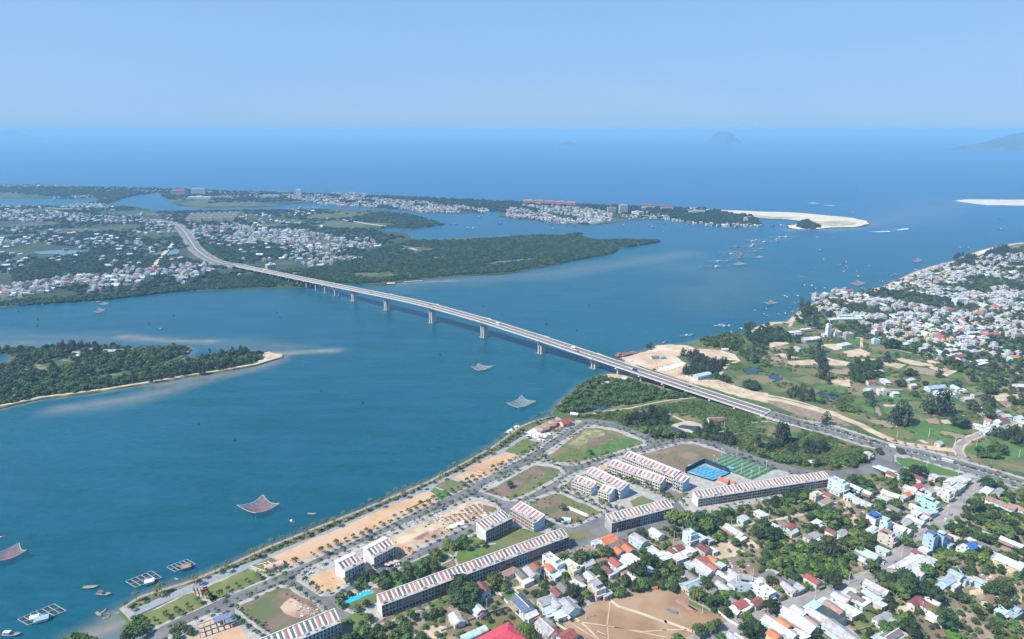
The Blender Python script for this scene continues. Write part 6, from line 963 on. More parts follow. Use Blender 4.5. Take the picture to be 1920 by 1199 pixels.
low_scatter('plot_weeds', 'weeds and low bushes sprouting on the empty estate plots', [([(439, 1134), (524, 1097), (700, 1040), (905, 930), (1012, 860), (1100, 797), (1240, 827), (1440, 876), (1300, 975), (1068, 1050), (700, 1178), (511, 1199)], 4.2, (.35, 1.1), .55, .1, .03), ([(1055, 1170), (1090, 1143), (1183, 1120), (1292, 1120), (1362, 1160), (1315, 1189), (1290, 1215)], 7, (.3, .8), .3, .2, .03)], ['scrub'], blk=(1,))
IS1 = [(-60, 652), (0, 655), (30, 655), (75, 655), (120, 652), (185, 650), (260, 656), (345, 652), (354, 657), (346, 664), (300, 682), (240, 694), (180, 704), (150, 706), (200, 708), (300, 686), (340, 680), (400, 667), (460, 661), (500, 664), (490, 676), (440, 688), (380, 698), (300, 711), (200, 727), (130, 737), (60, 748), (-60, 768), (-60, 692), (0, 687), (26, 676), (26, 664), (-60, 658)]
low_scatter('island_woodland', 'dense woodland of the long wooded river island on the left', [(IS1, 5.2, (2.4, 4.8), .92, -1.2, .012)], ['dark', 'man', 'mid', 'mid', 'man'])
cz = grove(ze([(440, 215), (740, 215), (740, 250), (440, 245)]), 7, ['cas'], (3, 4.5), .95, 5) + grove(ze([(640, 500), (1300, 380), (1600, 330), (1850, 330), (1880, 345), (1300, 450), (800, 520)]), 8, ['cas'], (2.2, 3.6), .5, 6) + grove(ze([(1560, 250), (1830, 235), (1830, 250), (1570, 265)]), 9, ['cas'], (2.2, 3.4), .6, 7)
gn_scatter('island_pines', PO['cas'], [(x, y, LZ, tr.uniform(0, 6), (r_, r_, r_ * 1.2), tr.randrange(3)) for x, y, r_, k, h in cz], 'dark casuarina wood standing on the long river island')
MB_ = [(480, 520), (560, 538), (640, 530), (690, 531), (760, 525), (870, 515), (960, 510), (1050, 493), (1150, 474), (1160, 466), (1238, 453), (1190, 450), (1120, 451), (1085, 444), (1010, 442), (940, 447), (835, 452), (770, 452), (700, 470), (620, 500), (560, 505)]
low_scatter('mangrove_forest', 'broad dark mangrove forest on the far bank beside the bridge', [(MB_, 8.5, (5, 7.5), .95, -1.7, .006), ([(1092, 438), (1060, 441), (1072, 446)], 9, (5, 8), .9, None, 0), (za([(100, 760), (300, 680), (700, 600), (1150, 640), (1330, 640), (1500, 690), (1400, 710), (1200, 735), (900, 750), (400, 800), (100, 840)]), 9, (4.5, 7), .92, None, 0), (zk([(500, 500), (900, 480), (1400, 500), (1350, 600), (950, 650), (700, 640), (560, 570)]), 10, (5, 7), .93, None, 0),
             (za([(0, 985), (300, 960), (560, 955), (800, 930), (1150, 885), (1500, 850), (1700, 780), (1918, 790), (1918, 875), (1300, 905), (800, 965), (350, 995), (0, 1018)]), 7.5, (4, 6.5), .95, None, 0), (zb([(720, 360), (860, 330), (1000, 350), (1180, 335), (1320, 380), (1420, 405), (1180, 435), (980, 425), (1040, 400), (760, 380)]), 13, (6, 9), .85, None, 0)], ['far', 'man'])
FARL = [(-250, 580), (0, 574), (140, 565), (300, 548), (440, 541), (560, 538), (640, 528), (700, 470), (760, 446), (700, 432), (820, 418), (760, 402), (620, 393), (375, 396), (280, 397), (238, 388), (190, 388), (-300, 382)]
low_scatter('far_tree_cover', 'dark green tree cover between the far towns', [(FARL, 19, (5.5, 9.5), .85, -.45, .0045), ([(-300, 348), (240, 353), (480, 361), (720, 369), (960, 379), (1200, 389), (1330, 393), (1410, 404), (1422, 420), (1360, 422), (1255, 410), (1135, 417), (1017, 412), (930, 396), (805, 398), (630, 384), (560, 377), (330, 384), (300, 362), (190, 372), (-300, 378)], 26, (8, 13), .85, -.7, .0025),
             ([(-300, 347.5), (240, 352.5), (480, 360.5), (720, 368.5), (960, 378.5), (1200, 388.5), (1330, 392.5), (1330, 394.5), (1200, 391), (960, 381), (720, 371.5), (480, 363), (240, 355), (-300, 350)], 22, (8, 13), .9, None, 0), (zc([(1200, 330), (1500, 310), (1800, 380), (1880, 405), (1600, 415), (1300, 390)]), 16, (6, 10), .9, None, 0), (zc([(-40, 300), (60, 262), (500, 285), (760, 310), (740, 385), (600, 402), (430, 405), (200, 378), (-40, 352)]), 24, (6, 9), .75, None, 0), (zb([(190, 190), (900, 215), (1745, 300), (1730, 318), (1150, 300), (350, 232)]), 26, (6, 9), .7, None, 0), (zd([(225, 395), (300, 385), (385, 420), (340, 440), (240, 435)]), 14, (9, 14), .95, None, 0), ([(190, 388), (240, 360), (250, 361), (200, 384)], 20, (8, 12), .9, None, 0), (za([(670, 250), (960, 170), (1000, 185), (770, 250)]), 22, (9, 14), .9, None, 0)], ['far', 'far'])
# ---- palms of the promenade and the avenues, young street trees on the pavements
def palm_mesh(seed, h=7.5, n=13, fl=3.4):
    r = random.Random(seed); m = MB(); lean = r.uniform(-.6, .6); m.cyl((0, 0, 0), (lean * .4, 0, h * .5), .2, .15, 5, 1); m.cyl((lean * .4, 0, h * .5), (lean, 0, h), .15, .11, 5, 1)
    for i in range(n):
        a = 2 * math.pi * i / n + r.uniform(-.2, .2); up = r.uniform(.1, .9); c = math.cos(a); s = math.sin(a); P = []
        for t in (0, .35, .7, 1.0): d = fl * t; P.append((lean + c * d, s * d, h + up * fl * .55 * math.sin(t * 2.2) - t * t * fl * .45))
        for j in range(3):
            w0 = (.12, .5, .45)[j]; w1 = (.5, .45, .08)[j]; p, q = P[j], P[j + 1]
            for sg in (-1, 1): m.add([p, q, (q[0] - s * w1 * sg, q[1] + c * w1 * sg, q[2] - w1 * .5), (p[0] - s * w0 * sg, p[1] + c * w0 * sg, p[2] - w0 * .5)], [(0, 1, 2, 3) if sg > 0 else (3, 2, 1, 0)], 0)
    return m.mesh('palm_tree', [f_palm, m_bark])
PALM = [palm_mesh(i, h) for i, h in enumerate((6.5, 7.5, 8.5))]
def street_mesh(seed, s=1.):
    r = random.Random(seed); m = MB(); m.cyl((0, 0, 0), (0, 0, 2.2), .09, .06, 5, 1); c = crown('b', seed, 9, 70); m.add([(x * 1.75 * s, y * 1.75 * s, z * 1.75 * s + 1.0) for x, y, z in c.v], c.f, 0); return m.mesh('street_tree', [r.choice([f_mid, f_dark, f_mid]), m_bark])
STR = [street_mesh(i, s) for i, s in enumerate((.8, 1.0, 1.2, 1.4))]
def along(P, sp, off=0., start=0.):
    P = [Vector(q) for q in P]; out = []; pos = start
    for a, b in zip(P[:-1], P[1:]):
        L_ = (b - a).length; d = (b - a) / max(L_, 1e-6); n_ = Vector((-d.y, d.x))
        while pos < L_: out.append(tuple(a + d * pos + n_ * off)); pos += sp
        pos -= L_
    return out
SHL = [(232, 1140), (262, 1120), (350, 1094), (424, 1064), (499, 1029), (599, 989), (675, 959), (799, 907), (875, 867), (925, 839), (975, 803), (1000, 791), (1038, 780)]
npalm = 0
for P, sp, off in ((W_(SHL), 9.5, -2.5), (W_(SHL), 24, -8)):
    for x, y in along(P, sp, off):
        if tr.random() < .9: npalm += 1; reg(link('palm_tree', tr.choice(PALM), loc=(x + tr.uniform(-1, 1), y + tr.uniform(-1, 1), LZ), rz=tr.uniform(0, 6), scale=[tr.uniform(.75, 1.1)] * 3), 'riverside palm', 'palm', 'palms along the river promenade')
S1 = [(290, 1183), (419, 1130), (531, 1078), (700, 1010), (862, 928), (1000, 856), (1087, 797)]
cands = []
for off in (-6.6, 6.6, 10.5):
    cands += [(x, y) for x, y in along(W_(S1), 7.5, off, 2)]
for B in BLOCKS:
    P = ccw(W_(B)); n = len(P)
    if n > 25: continue
    Q = []
    for i in range(n):
        a, b, c = Vector(P[i - 1]), Vector(P[i]), Vector(P[(i + 1) % n]); d = (c - a).normalized(); Q.append(tuple(b + Vector((-d.y, d.x)) * 2.0))
    cands += along(Q + Q[:1], 8.5, 0)
cands += along(W_([(1046, 915), (1100, 940), (1190, 972)]), 6, 3) + along(W_([(1130, 885), (1200, 912), (1262, 938)]), 5, -2) + along(W_([(1130, 885), (1200, 912), (1262, 938)]), 6, 3) + along(W_([(1060, 885), (1150, 860), (1215, 836), (1300, 824), (1420, 858), (1560, 888), (1640, 862)]), 7, 5) + along(W_([(1090, 783), (1150, 786), (1210, 808), (1240, 822)]), 7, 2)
HM = lerpl(.47)
med = along(W_(HM), 9, 0) ; side = along(W_(lerpl(.06)), 10, 0) + along(W_(lerpl(.93)), 10, 0)
cands.sort(key=lambda q: math.hypot(*q)); used = []; ns = 0; extra = []
for x, y in cands:
    if any(abs(x - a) < 2.5 and abs(y - b) < 2.5 for a, b in used[-60:]): continue
    used.append((x, y)); s_ = tr.uniform(.75, 1.35); x += tr.uniform(-.7, .7); y += tr.uniform(-.7, .7)
    if tr.random() < .09: continue
    if ns < 235: ns += 1; reg(link('street_tree', tr.choice(STR), loc=(x, y, LZ + .2), rz=tr.uniform(0, 6), scale=(s_, s_, s_)), 'young street tree', 'tree', 'young trees on the estate pavements')
    else: extra.append((x, y, s_))
for x, y in med:
    s_ = tr.uniform(.6, 1.1)
    if ns < 298: ns += 1; reg(link('street_tree', tr.choice(STR), loc=(x, y, LZ + .4), rz=tr.uniform(0, 6), scale=(s_, s_, s_ * .7)), 'highway median tree', 'tree', 'trees on the highway median')
    else: extra.append((x, y, s_))
extra += [(x, y, tr.uniform(.7, 1.1)) for x, y in side]
so = [bpy.data.objects.new('street_form', m) for m in STR]
gn_scatter('street_trees', so, [(x, y, LZ + .2, tr.uniform(0, 6), s_, tr.randrange(4)) for x, y, s_ in extra], 'further young trees lining the estate streets and highway verges')
print('street', ns, len(extra), 'palms', npalm)
hd = MB()
for i, (x, y) in enumerate(along(W_(HM), 6.2, 0)): 
    d = Vector((.75, -.66)); hd.add([(x + d.x * a - d.y * b, y + d.y * a + d.x * b, LZ + z) for z in (.45, 1.35) for a, b in ((-2, -.8), (2, -.8), (2, .8), (-2, .8))], [(4, 5, 6, 7), (0, 1, 5, 4), (1, 2, 6, 5), (2, 3, 7, 6), (3, 0, 4, 7)])
tag(link('median_hedges', hd.mesh('median_hedges', f_dark)), 'clipped dark hedges down the highway median', kind='stuff')
# ================================================================= landmarks, boats, nets, vehicles and small things
def single(name, label, cat, loc, rz=0): o = link(name, None, loc=loc, rz=rz); return tag(o, label, cat)
def sub(root, nm, mb, m, kind=None, label=None):
    o = link(nm, mb.mesh(nm, m), root)
    if kind: o['kind'] = kind
    return o
def far_block(label, px, py, L_, Wd, h, rz, wall, rk, floors, hip=False, name='hotel_building'):
    x, y = G(px, py, LZ); root = single(name, label, 'building', (x, y, LZ), rz); a, b = L_ / 2, Wd / 2
    sub(root, 'wall', MB().box(-a, a, -b, b, -2, h), wall)
    r_ = MB()
    if hip: r_.add([(-a - 1, -b - 1, h), (a + 1, -b - 1, h), (a + 1, b + 1, h), (-a - 1, b + 1, h), (-a + b, 0, h + b * .6), (a - b, 0, h + b * .6)], [(0, 1, 5, 4), (1, 2, 5), (2, 3, 4, 5), (3, 0, 4)])
    else: r_.box(-a + .5, a - .5, -b + .5, b - .5, h, h + .6); r_.box(-a * .3, a * .2, -b * .5, b * .5, h + .6, h + 4)
    sub(root, 'roof', r_, RM[rk])
    for f in range(floors):
        m = MB()
        for i in range(int(L_ / 4)): x0 = -a + 1 + i * 4; m.box(x0, x0 + 2, -b - .15, -b + .02, f * h / floors + .9, (f + 1) * h / floors - .8)
        for i in range(int(Wd / 4)): y0 = -b + 1 + i * 4; m.box(-a - .15, -a + .02, y0, y0 + 2, f * h / floors + .9, (f + 1) * h / floors - .8)
        sub(root, 'window_row', m, m_glass, 'stuff')
    return root
far_block('pale apartment block rising above the far fishing village', 1168, 400, 34, 22, 34, .1, m_cream, 'w', 9)
far_block('low cream wing left of the pale apartment block', 1146, 398, 34, 16, 20, .1, m_cream, 'o', 5)
far_block('white hotel tower on the far left coast', 561, 371, 26, 22, 42, 0, m_wht, 'w', 11)
far_block('red roofed resort hotel with long wings on the far coast', 336, 366, 80, 34, 22, .05, m_pink, 'm', 5, True)
far_block('long grey blue hotel slab right of the red roofed resort', 373, 364, 74, 26, 30, .03, m_lblu, 'g', 7)
far_block('white round roofed hall near the far lagoon', 376, 374, 120, 36, 12, 0, m_wht, 'w', 2)
far_block('low white hall with tan roof behind the lagoon', 420, 372, 100, 24, 10, 0, m_cream, 'k', 2)
far_block('wide flat blue roofed plant beside the far road', 508, 372, 90, 40, 16, 0, m_lblu, 'b', 3)
for i in range(5): far_block(['leftmost', 'second', 'third', 'fourth', 'rightmost'][i] + ' orange roofed beach resort building in the long coastal row', 990 + i * 20, 382 + i * 1.0, 46, 18, 15, -.06, m_cream, 'o', 4, True)
far_block('red roofed resort with white gables above the harbour village', 1215, 391, 60, 24, 14, -.1, m_wht, 'm', 3, True); far_block('second red roofed resort building just right of its twin', 1250, 393, 56, 22, 13, -.15, m_wht, 'm', 3, True)
far_block('white school building on the peninsula among trees', 1195, 402, 46, 18, 11, .1, m_wht, 'w', 3); far_block('white villa group by the beach end of the peninsula', 1305, 400, 60, 22, 9, .1, m_wht, 'w', 2)
far_block('small pale tower at the wooded end of the peninsula', 1398, 417, 14, 12, 16, 0, m_cream, 'w', 4)
far_block('cream apartment building standing beside the far bridge approach', 509, 511, 22, 18, 20, .6, m_cream, 'w', 5)
for j in range(3):
    for i in range(9):
        far_block(f'cream villa {["front", "middle", "rear"][j]} row, {["first", "second", "third", "fourth", "fifth", "sixth", "seventh", "eighth", "ninth"][i]} from the left, far estate', 354 + i * 10.2 + j * 4, 418 - j * 4.5 - (i % 2) * .6 - i * .35, 17, 12, 17, 0, MATS['yellow_render'], 'g', 4, False, 'villa')
# ---- boats
m_hull = {'blue': mat('hull_blue', (.10, .22, .34), rough=.5), 'grey': mat('hull_grey', (.30, .31, .32), rough=.6), 'wood': mat('hull_brown', (.20, .12, .08)), 'white': mat('hull_white', (.72, .74, .74), rough=.4), 'green': mat('hull_green', (.07, .2, .17), rough=.5), 'dark': mat('hull_dark', (.045, .05, .055))}
m_deckw = mat('deck_boards', (.36, .28, .2), (.25, .2, .15), 1.5); m_tarp = mat('blue_tarpaulin', (.20, .38, .60), (.3, .5, .7), .8)
def boat(px, py, L_, hull, cab, desc, rz=None, z=0., name='fishing_boat'):
    x, y = G(px, py, 0); r = random.Random(int(px * 7 + py * 13)); rz = r.uniform(0, 6.28) if rz is None else rz; root = link(name, None, loc=(x, y, 0), rz=rz); b = L_ * .14
    st = [(-.5, .75, .55), (-.3, 1, .45), (0, 1.05, .4), (.25, .85, .5), (.42, .45, .75), (.5, .05, 1.0)]; vs = []
    for t, w, z_ in st: vs += [(t * L_, -b * w, z_ * b * 1.3), (t * L_, b * w, z_ * b * 1.3), (t * L_ * .92, b * w * .55, -.3), (t * L_ * .92, -b * w * .55, -.3)]
    fs = [(4 * i + j, 4 * i + 4 + j, 4 * i + 4 + (j + 1) % 4, 4 * i + (j + 1) % 4) for i in range(5) for j in (1, 2, 3)] + [(0, 1, 2, 3)]
    sub(root, 'hull', MB().add(vs, fs), m_hull[hull]); dv = [(v[0] * .97, v[1] * .9, v[2] * .75) for k in range(6) for v in vs[4 * k:4 * k + 2]]
    sub(root, 'deck', MB().add(dv, [(2 * i, 2 * i + 1, 2 * i + 3, 2 * i + 2) for i in range(5)]), m_deckw)
    if cab:
        c = MB().box(-L_ * .34, -L_ * .08, -b * .6, b * .6, b * .4, b * 1.5); sub(root, 'cabin', c, m_hull['white'] if cab == 1 else m_tarp)
        sub(root, 'cabin_roof', MB().box(-L_ * .37, -L_ * .04, -b * .72, b * .72, b * 1.5, b * 1.58), m_hull['white'] if cab != 3 else m_hull['wood'])
        sub(root, 'mast', MB().cyl((L_ * .1, 0, b * .4), (L_ * .1, 0, b * 2.6), .08, .05, 5), m_hull['wood'])
    if desc: return reg(root, desc, 'boat', 'boats lying on the river')
    return root
HN = {'blue': 'blue hulled', 'grey': 'grey hulled', 'wood': 'brown wooden', 'white': 'white', 'green': 'green hulled', 'dark': 'dark'}
def bt(f, u, v, L_, h, c, rz=None): (px, py), = f([(u, v)]); boat(px, py, L_, h, c, f'{HN[h]} fishing boat')
for u, v, L_, h, c, rz in [(680, 810, 12, 'grey', 0, .1), (780, 862, 12.5, 'grey', 3, -.1), (740, 1012, 8, 'grey', 0, -.6), (776, 988, 6, 'blue', 0, 1.3), (812, 1003, 3.5, 'grey', 0, .3), (779, 1042, 3, 'white', 0, 0), (808, 1030, 4.5, 'grey', 0, 1.2), (88, 1166, 14, 'blue', 2, 0), (15, 432, 5, 'blue', 2, 1.), (1325, 748, 6, 'blue', 0, -.5), (882, 1000, 4, 'white', 0, .3)]:
    (px, py), = zg([(u, v)]); boat(px, py, L_, h, c, f'{HN[h]} fishing boat', rz)
bt(z1, 1545, 260, 9, 'grey', 0); bt(z1, 1397, 318, 7, 'green', 1)
BT = [(zd, (138, 716), (335, 760), (432, 765), (540, 707), (583, 722), (590, 735), (625, 706), (567, 757), (670, 757), (793, 775), (755, 717), (670, 795), (253, 797), (270, 865), (150, 880), (335, 868), (353, 890), (418, 885), (515, 887), (120, 942), (140, 955), (232, 945), (375, 960), (203, 993), (168, 1033), (235, 990), (400, 925), (312, 925), (80, 1078), (128, 1073), (580, 690), (393, 597), (370, 500), (493, 508), (148, 482), (105, 413), (30, 417), (1197, 548), (1735, 440), (1640, 468), (1745, 365), (1522, 598), (1273, 505), (1495, 580), (1437, 578), (640, 322), (670, 140), (960, 780), (930, 790), (990, 775), (1040, 768), (1070, 775), (1110, 745), (1180, 712), (1150, 730), (860, 835), (840, 830), (730, 890), (700, 885), (770, 880), (180, 1060), (215, 1040), (418, 665)),
      (zc, (1822, 1048), (1886, 1080), (1905, 1090), (1627, 1170), (1558, 1165), (1580, 1162), (1713, 1187), (1700, 1187), (1540, 1165), (1905, 1040), (935, 400), (835, 413), (1055, 428), (1025, 410), (875, 447), (1100, 460), (1130, 460), (1313, 407), (300, 438), (688, 408), (1140, 400), (1090, 396), (1420, 407), (1460, 410), (1540, 413), (1600, 418), (1830, 412), (1865, 415), (1770, 229)),
      (zb, (1500, 405), (1490, 398), (1825, 400), (1580, 435), (1455, 405), (1620, 437), (1680, 350)), (za, (700, 988), (740, 990), (320, 1005), (300, 990), (1225, 937), (1200, 935)), (zh, (1110, 145), (1150, 138), (1178, 130), (1500, 58), (1420, 52), (1450, 58), (1610, 80), (1530, 110)), (ze, (1208, 70))]
for f, *L9 in BT:
    for u, v in L9:
        (px, py), = f([(u, v)]); D = G(px, py, 0)[1]; r = random.Random(u * 31 + v); bt(f, u, v, r.uniform(7, 12) * (1 if D < 2400 else 1.8), r.choice(['blue', 'blue', 'grey', 'white', 'green', 'wood', 'dark']), r.choice([0, 1, 1, 2, 3]))
# fast boats and their white wakes
m_foam = mat('foam', (.8, .85, .87), rough=.9)
for (a, b_, lab) in (((767, 461), (918, 456), 'left white speedboat trailing foam in the river mouth'), ((952, 449), (1048, 436), 'right white speedboat trailing foam in the river mouth')):
    p, q_ = zd([a, b_]); o = boat(*p, 12, 'white', 1, '', 3.1); tag(o, lab, 'boat'); A_ = Vector(G(*p, 0)); B_ = Vector(G(*q_, 0)); n_ = (B_ - A_).normalized(); n_ = Vector((-n_.y, n_.x))
    k = 12; vs = []; r = random.Random(3)
    for i in range(k + 1): t = i / k; w = 2 + 5 * t * r.uniform(.6, 1.2) if i < k else 1; c = A_.lerp(B_, t) + n_ * r.uniform(-2, 2); vs += [(*(c + n_ * w), .12), (*(c - n_ * w), .12)]
    o = link('wake', mesh('wake', vs, [(2 * i, 2 * i + 1, 2 * i + 3, 2 * i + 2) for i in range(k)], m_foam)); o['kind'] = 'structure'
for a, b_ in (((300, 242), (380, 246)), ((420, 258), (505, 262)), ((330, 238), (352, 240))):
    p, q_ = zd([a, b_]); ribbon('breaking_wave', [p, ((p[0] + q_[0]) / 2, p[1] + .5), q_], 9, m_foam, -LZ + 1.65, 0)
# posts and buoys standing in the river
zq = Zm(480, 480, 4); zr = Zm(780, 560, 6.85)
for f, u, v in [(ze, 1488, 785), (ze, 1760, 905), (zq, 155, 428), (zq, 180, 466), (zq, 487, 1016), (zq, 802, 1105), (zq, 1380, 746), (zq, 1655, 789), (za, 280, 1167), (za, 283, 1120), (za, 137, 1058), (za, 1303, 1087), (za, 1117, 1147), (zc, 580, 1012), (zc, 257, 1152), (zh, 192, 97), (zr, 866, 105), (zr, 1103, 208), (zr, 1675, 340)]:
    (px, py), = f([(u, v)]); x, y = G(px, py, 0); root = link('channel_marker', None, loc=(x, y, 0)); sub(root, 'float', MB().cyl((0, 0, -.3), (0, 0, .9), 1.5, 1.2, 8), m_hull['dark']); sub(root, 'mast', MB().cyl((0, 0, .9), (0, 0, 4.6), .45, .12, 6), m_hull['dark']); reg(root, 'dark channel marker', 'buoy', 'dark markers in the river')
# ---- lift nets: sagging square nets hung from four corner poles
nm_ = bpy.data.materials.new('net_mesh'); nm_.use_nodes = True; q = nm_.node_tree; b = q.nodes['Principled BSDF']; b.inputs['Base Color'].default_value = (.42, .20, .17, 1); b.inputs['Roughness'].default_value = .9
nn2 = bpy.data.materials.new('pale_net_mesh'); nn2.use_nodes = True; nn2.node_tree.nodes['Principled BSDF'].inputs['Base Color'].default_value = (.46, .42, .36, 1)
for m_, al in ((nm_, .30), (nn2, .24)):
    q = m_.node_tree; tc_ = q.nodes.new('ShaderNodeTexCoord'); bk = q.nodes.new('ShaderNodeTexNoise'); bk.inputs['Scale'].default_value = .35; mr_ = q.nodes.new('ShaderNodeMapRange'); mr_.inputs[3].default_value = al - .25; mr_.inputs[4].default_value = al + .3
    q.links.new(tc_.outputs['Object'], bk.inputs['Vector']); q.links.new(bk.outputs[0], mr_.inputs[0]); q.links.new(mr_.outputs[0], q.nodes['Principled BSDF'].inputs['Alpha'])
m_rim = mat('net_rope', (.60, .50, .44)); m_rim2 = mat('pole_bamboo', (.3, .24, .17))
def liftnet(C4, label, m_, h=7., sag=6.2, n=12):
    P = [Vector((*G(a, b_, h), h)) for a, b_ in C4]; c0 = sum(P, Vector()) / 4; root = single('lift_net', label, 'fishing net', (c0.x, c0.y, 0)); O = Vector((c0.x, c0.y, 0)); vs = []; P = [p - O for p in P]
    for i in range(n + 1):
        for j in range(n + 1):
            u, v = i / n, j / n; q_ = (P[0] * (1 - u) + P[1] * u) * (1 - v) + (P[3] * (1 - u) + P[2] * u) * v; e = (1 - (2 * u - 1) ** 2) , (1 - (2 * v - 1) ** 2); z_ = h - sag * max(e) * .45 - sag * .55 * e[0] * e[1]; pin = .12 * (e[0] * (1 - e[1]) + e[1] * (1 - e[0])); q_ = q_ * (1 - pin); vs.append((q_.x, q_.y, z_))
    o = link('net', mesh('net', vs, [(i * (n + 1) + j, i * (n + 1) + j + 1, (i + 1) * (n + 1) + j + 1, (i + 1) * (n + 1) + j) for i in range(n) for j in range(n)], m_, smooth=True), root)
    for k, idx in enumerate(([i * (n + 1) for i in range(n + 1)], [i * (n + 1) + n for i in range(n + 1)], list(range(n + 1)), [n * (n + 1) + j for j in range(n + 1)])):
        m = MB(); [m.cyl(vs[a], vs[b_], .22, .22, 4) for a, b_ in zip(idx[:-1], idx[1:])]; sub(root, 'rim_rope', m, m_rim)
    for p in P:
        d = Vector((p.x, p.y, 0)).normalized() * 3; sub(root, 'corner_pole', MB().cyl((p.x + d.x, p.y + d.y, -1), (p.x, p.y, h), .12, .08, 5), m_rim2)
liftnet(z1([(978, 190), (1175, 112), (1300, 178), (1120, 248)]), 'large reddish lift net hanging over the river beside the palm promenade', nm_)
liftnet([(-45, 1040), (36, 1018), (51, 1031), (-8, 1052)], 'red lift net cut off by the left edge of the picture', nm_)
liftnet(z3([(600, 62), (710, 8), (820, 48), (690, 97)]), 'pale lift net off the mangrove headland', nn2, 6, 5)
liftnet(Zm(780, 560, 6.85)([(712, 872), (800, 836), (995, 862), (815, 925)]), 'small whitish lift net in front of the bridge piers', nn2, 5, 4.5)
liftnet(za([(697, 1052), (740, 1030), (788, 1036), (745, 1062)]), 'small red lift net below the far left shore', nm_, 5, 4); liftnet(za([(735, 995), (775, 984), (818, 988), (778, 1002)]), 'small white lift net at the far left shore', nn2, 5, 4)
liftnet(zd([(618, 842), (670, 822), (728, 840), (680, 862)]), 'red lift net nearest the river village shore', nm_, 4, 3.5); liftnet(zd([(1085, 672), (1120, 656), (1158, 670), (1120, 686)]), 'red lift net farther out by the village point', nm_, 4, 3.5); liftnet(zd([(-30, 985), (20, 970), (70, 988), (10, 1000)]), 'brown lift net close to the mudflat shore', nm_, 4, 3.5)
liftnet(zc([(1655, 695), (1700, 684), (1758, 697), (1700, 708)]), 'pale net hung between the cage rafts', nn2, 4, 3); liftnet(zc([(1815, 645), (1850, 638), (1885, 645), (1850, 653)]), 'smaller pale net right of the cage rafts', nn2, 4, 3)
# ---- cage rafts
m_beam = mat('raft_timber', (.36, .40, .44), (.26, .30, .34), .8); m_cage = mat('cage_netting', (.02, .045, .06), rough=.6)
def raft(C4, nu, nv, label, hut=None, far=False, tarp=m_tarp):
    P = [Vector((*G(a, b_, .4), .4)) for a, b_ in C4]; O = sum(P, Vector()) / 4; O.z = 0; P = [p - O for p in P]; root = single('cage_raft', label, 'fish farm', tuple(O))
    bl = lambda u, v: (P[0] * (1 - u) + P[1] * u) * (1 - v) + (P[3] * (1 - u) + P[2] * u) * v; w = .2 if not far else .4
    def beam(a, b_): d = (b_ - a).normalized(); n_ = Vector((-d.y, d.x, 0)) * w; m = MB().add([a - n_, b_ - n_, b_ + n_, a + n_, a - n_ + Vector((0, 0, .35)), b_ - n_ + Vector((0, 0, .35)), b_ + n_ + Vector((0, 0, .35)), a + n_ + Vector((0, 0, .35))], [(3, 2, 1, 0), (4, 5, 6, 7), (0, 1, 5, 4), (1, 2, 6, 5), (2, 3, 7, 6), (3, 0, 4, 7)]); sub(root, 'beam', m, m_beam)
    for i in range(nu + 1): beam(bl(i / nu, 0), bl(i / nu, 1))
    for j in range(nv + 1): a = bl(0, j / nv); b_ = bl(1, j / nv); z_ = Vector((0, 0, .06)); beam(a + z_, b_ + z_)
    if not far:
        m = MB(); [m.add([bl(u, v) - Vector((0, 0, .33)) for u, v in ((i / nu, j / nv), ((i + 1) / nu, j / nv), ((i + 1) / nu, (j + 1) / nv), (i / nu, (j + 1) / nv))], [(0, 1, 2, 3)]) for i in range(nu) for j in range(nv)]; o = sub(root, 'cage_net', m, m_cage, 'stuff')
    for hx, hy, L_, Wd, tm in (hut or []):
        h = Vector((*G(hx, hy, 1), 0)) - O; hr = link('hut', MB().box(-L_ / 2, L_ / 2, -Wd / 2, Wd / 2, .4, 2.8).mesh('hut', m_wht if tm != 'k' else m_deckw), root, loc=h, rz=.5)
        q_ = MB().add([(s_ * (L_ / 2 + .5), y_, z_) for s_ in (-1, 1) for y_, z_ in ((-Wd / 2 - .5, 2.6), (0, 3.7), (Wd / 2 + .5, 2.6))], [(0, 1, 4, 3), (1, 2, 5, 4), (0, 2, 1), (3, 4, 5)]); link('hut_roof', q_.mesh('hut_roof', {'b': tarp, 'w': m_wht, 'k': RM['k']}[tm]), hr)
raft(zg([(132, 1048), (405, 932), (498, 985), (212, 1092)]), 6, 2, 'large cage raft with blue tarpaulin hut at lower left', [(78.5, 1162, 8, 5, 'b'), (65, 1160, 5, 4, 'w')])
raft(zg([(943, 765), (1137, 685), (1212, 735), (1018, 808)]), 5, 2, 'middle cage raft with small white hut near the palms', [(280.5, 1092, 6, 4.5, 'w')])
raft(zg([(1250, 655), (1403, 597), (1468, 635), (1313, 692)]), 5, 2, 'right cage raft with rusty roofed hut closest to the promenade', [(349.5, 1065, 6, 4.5, 'k')])
k = 0
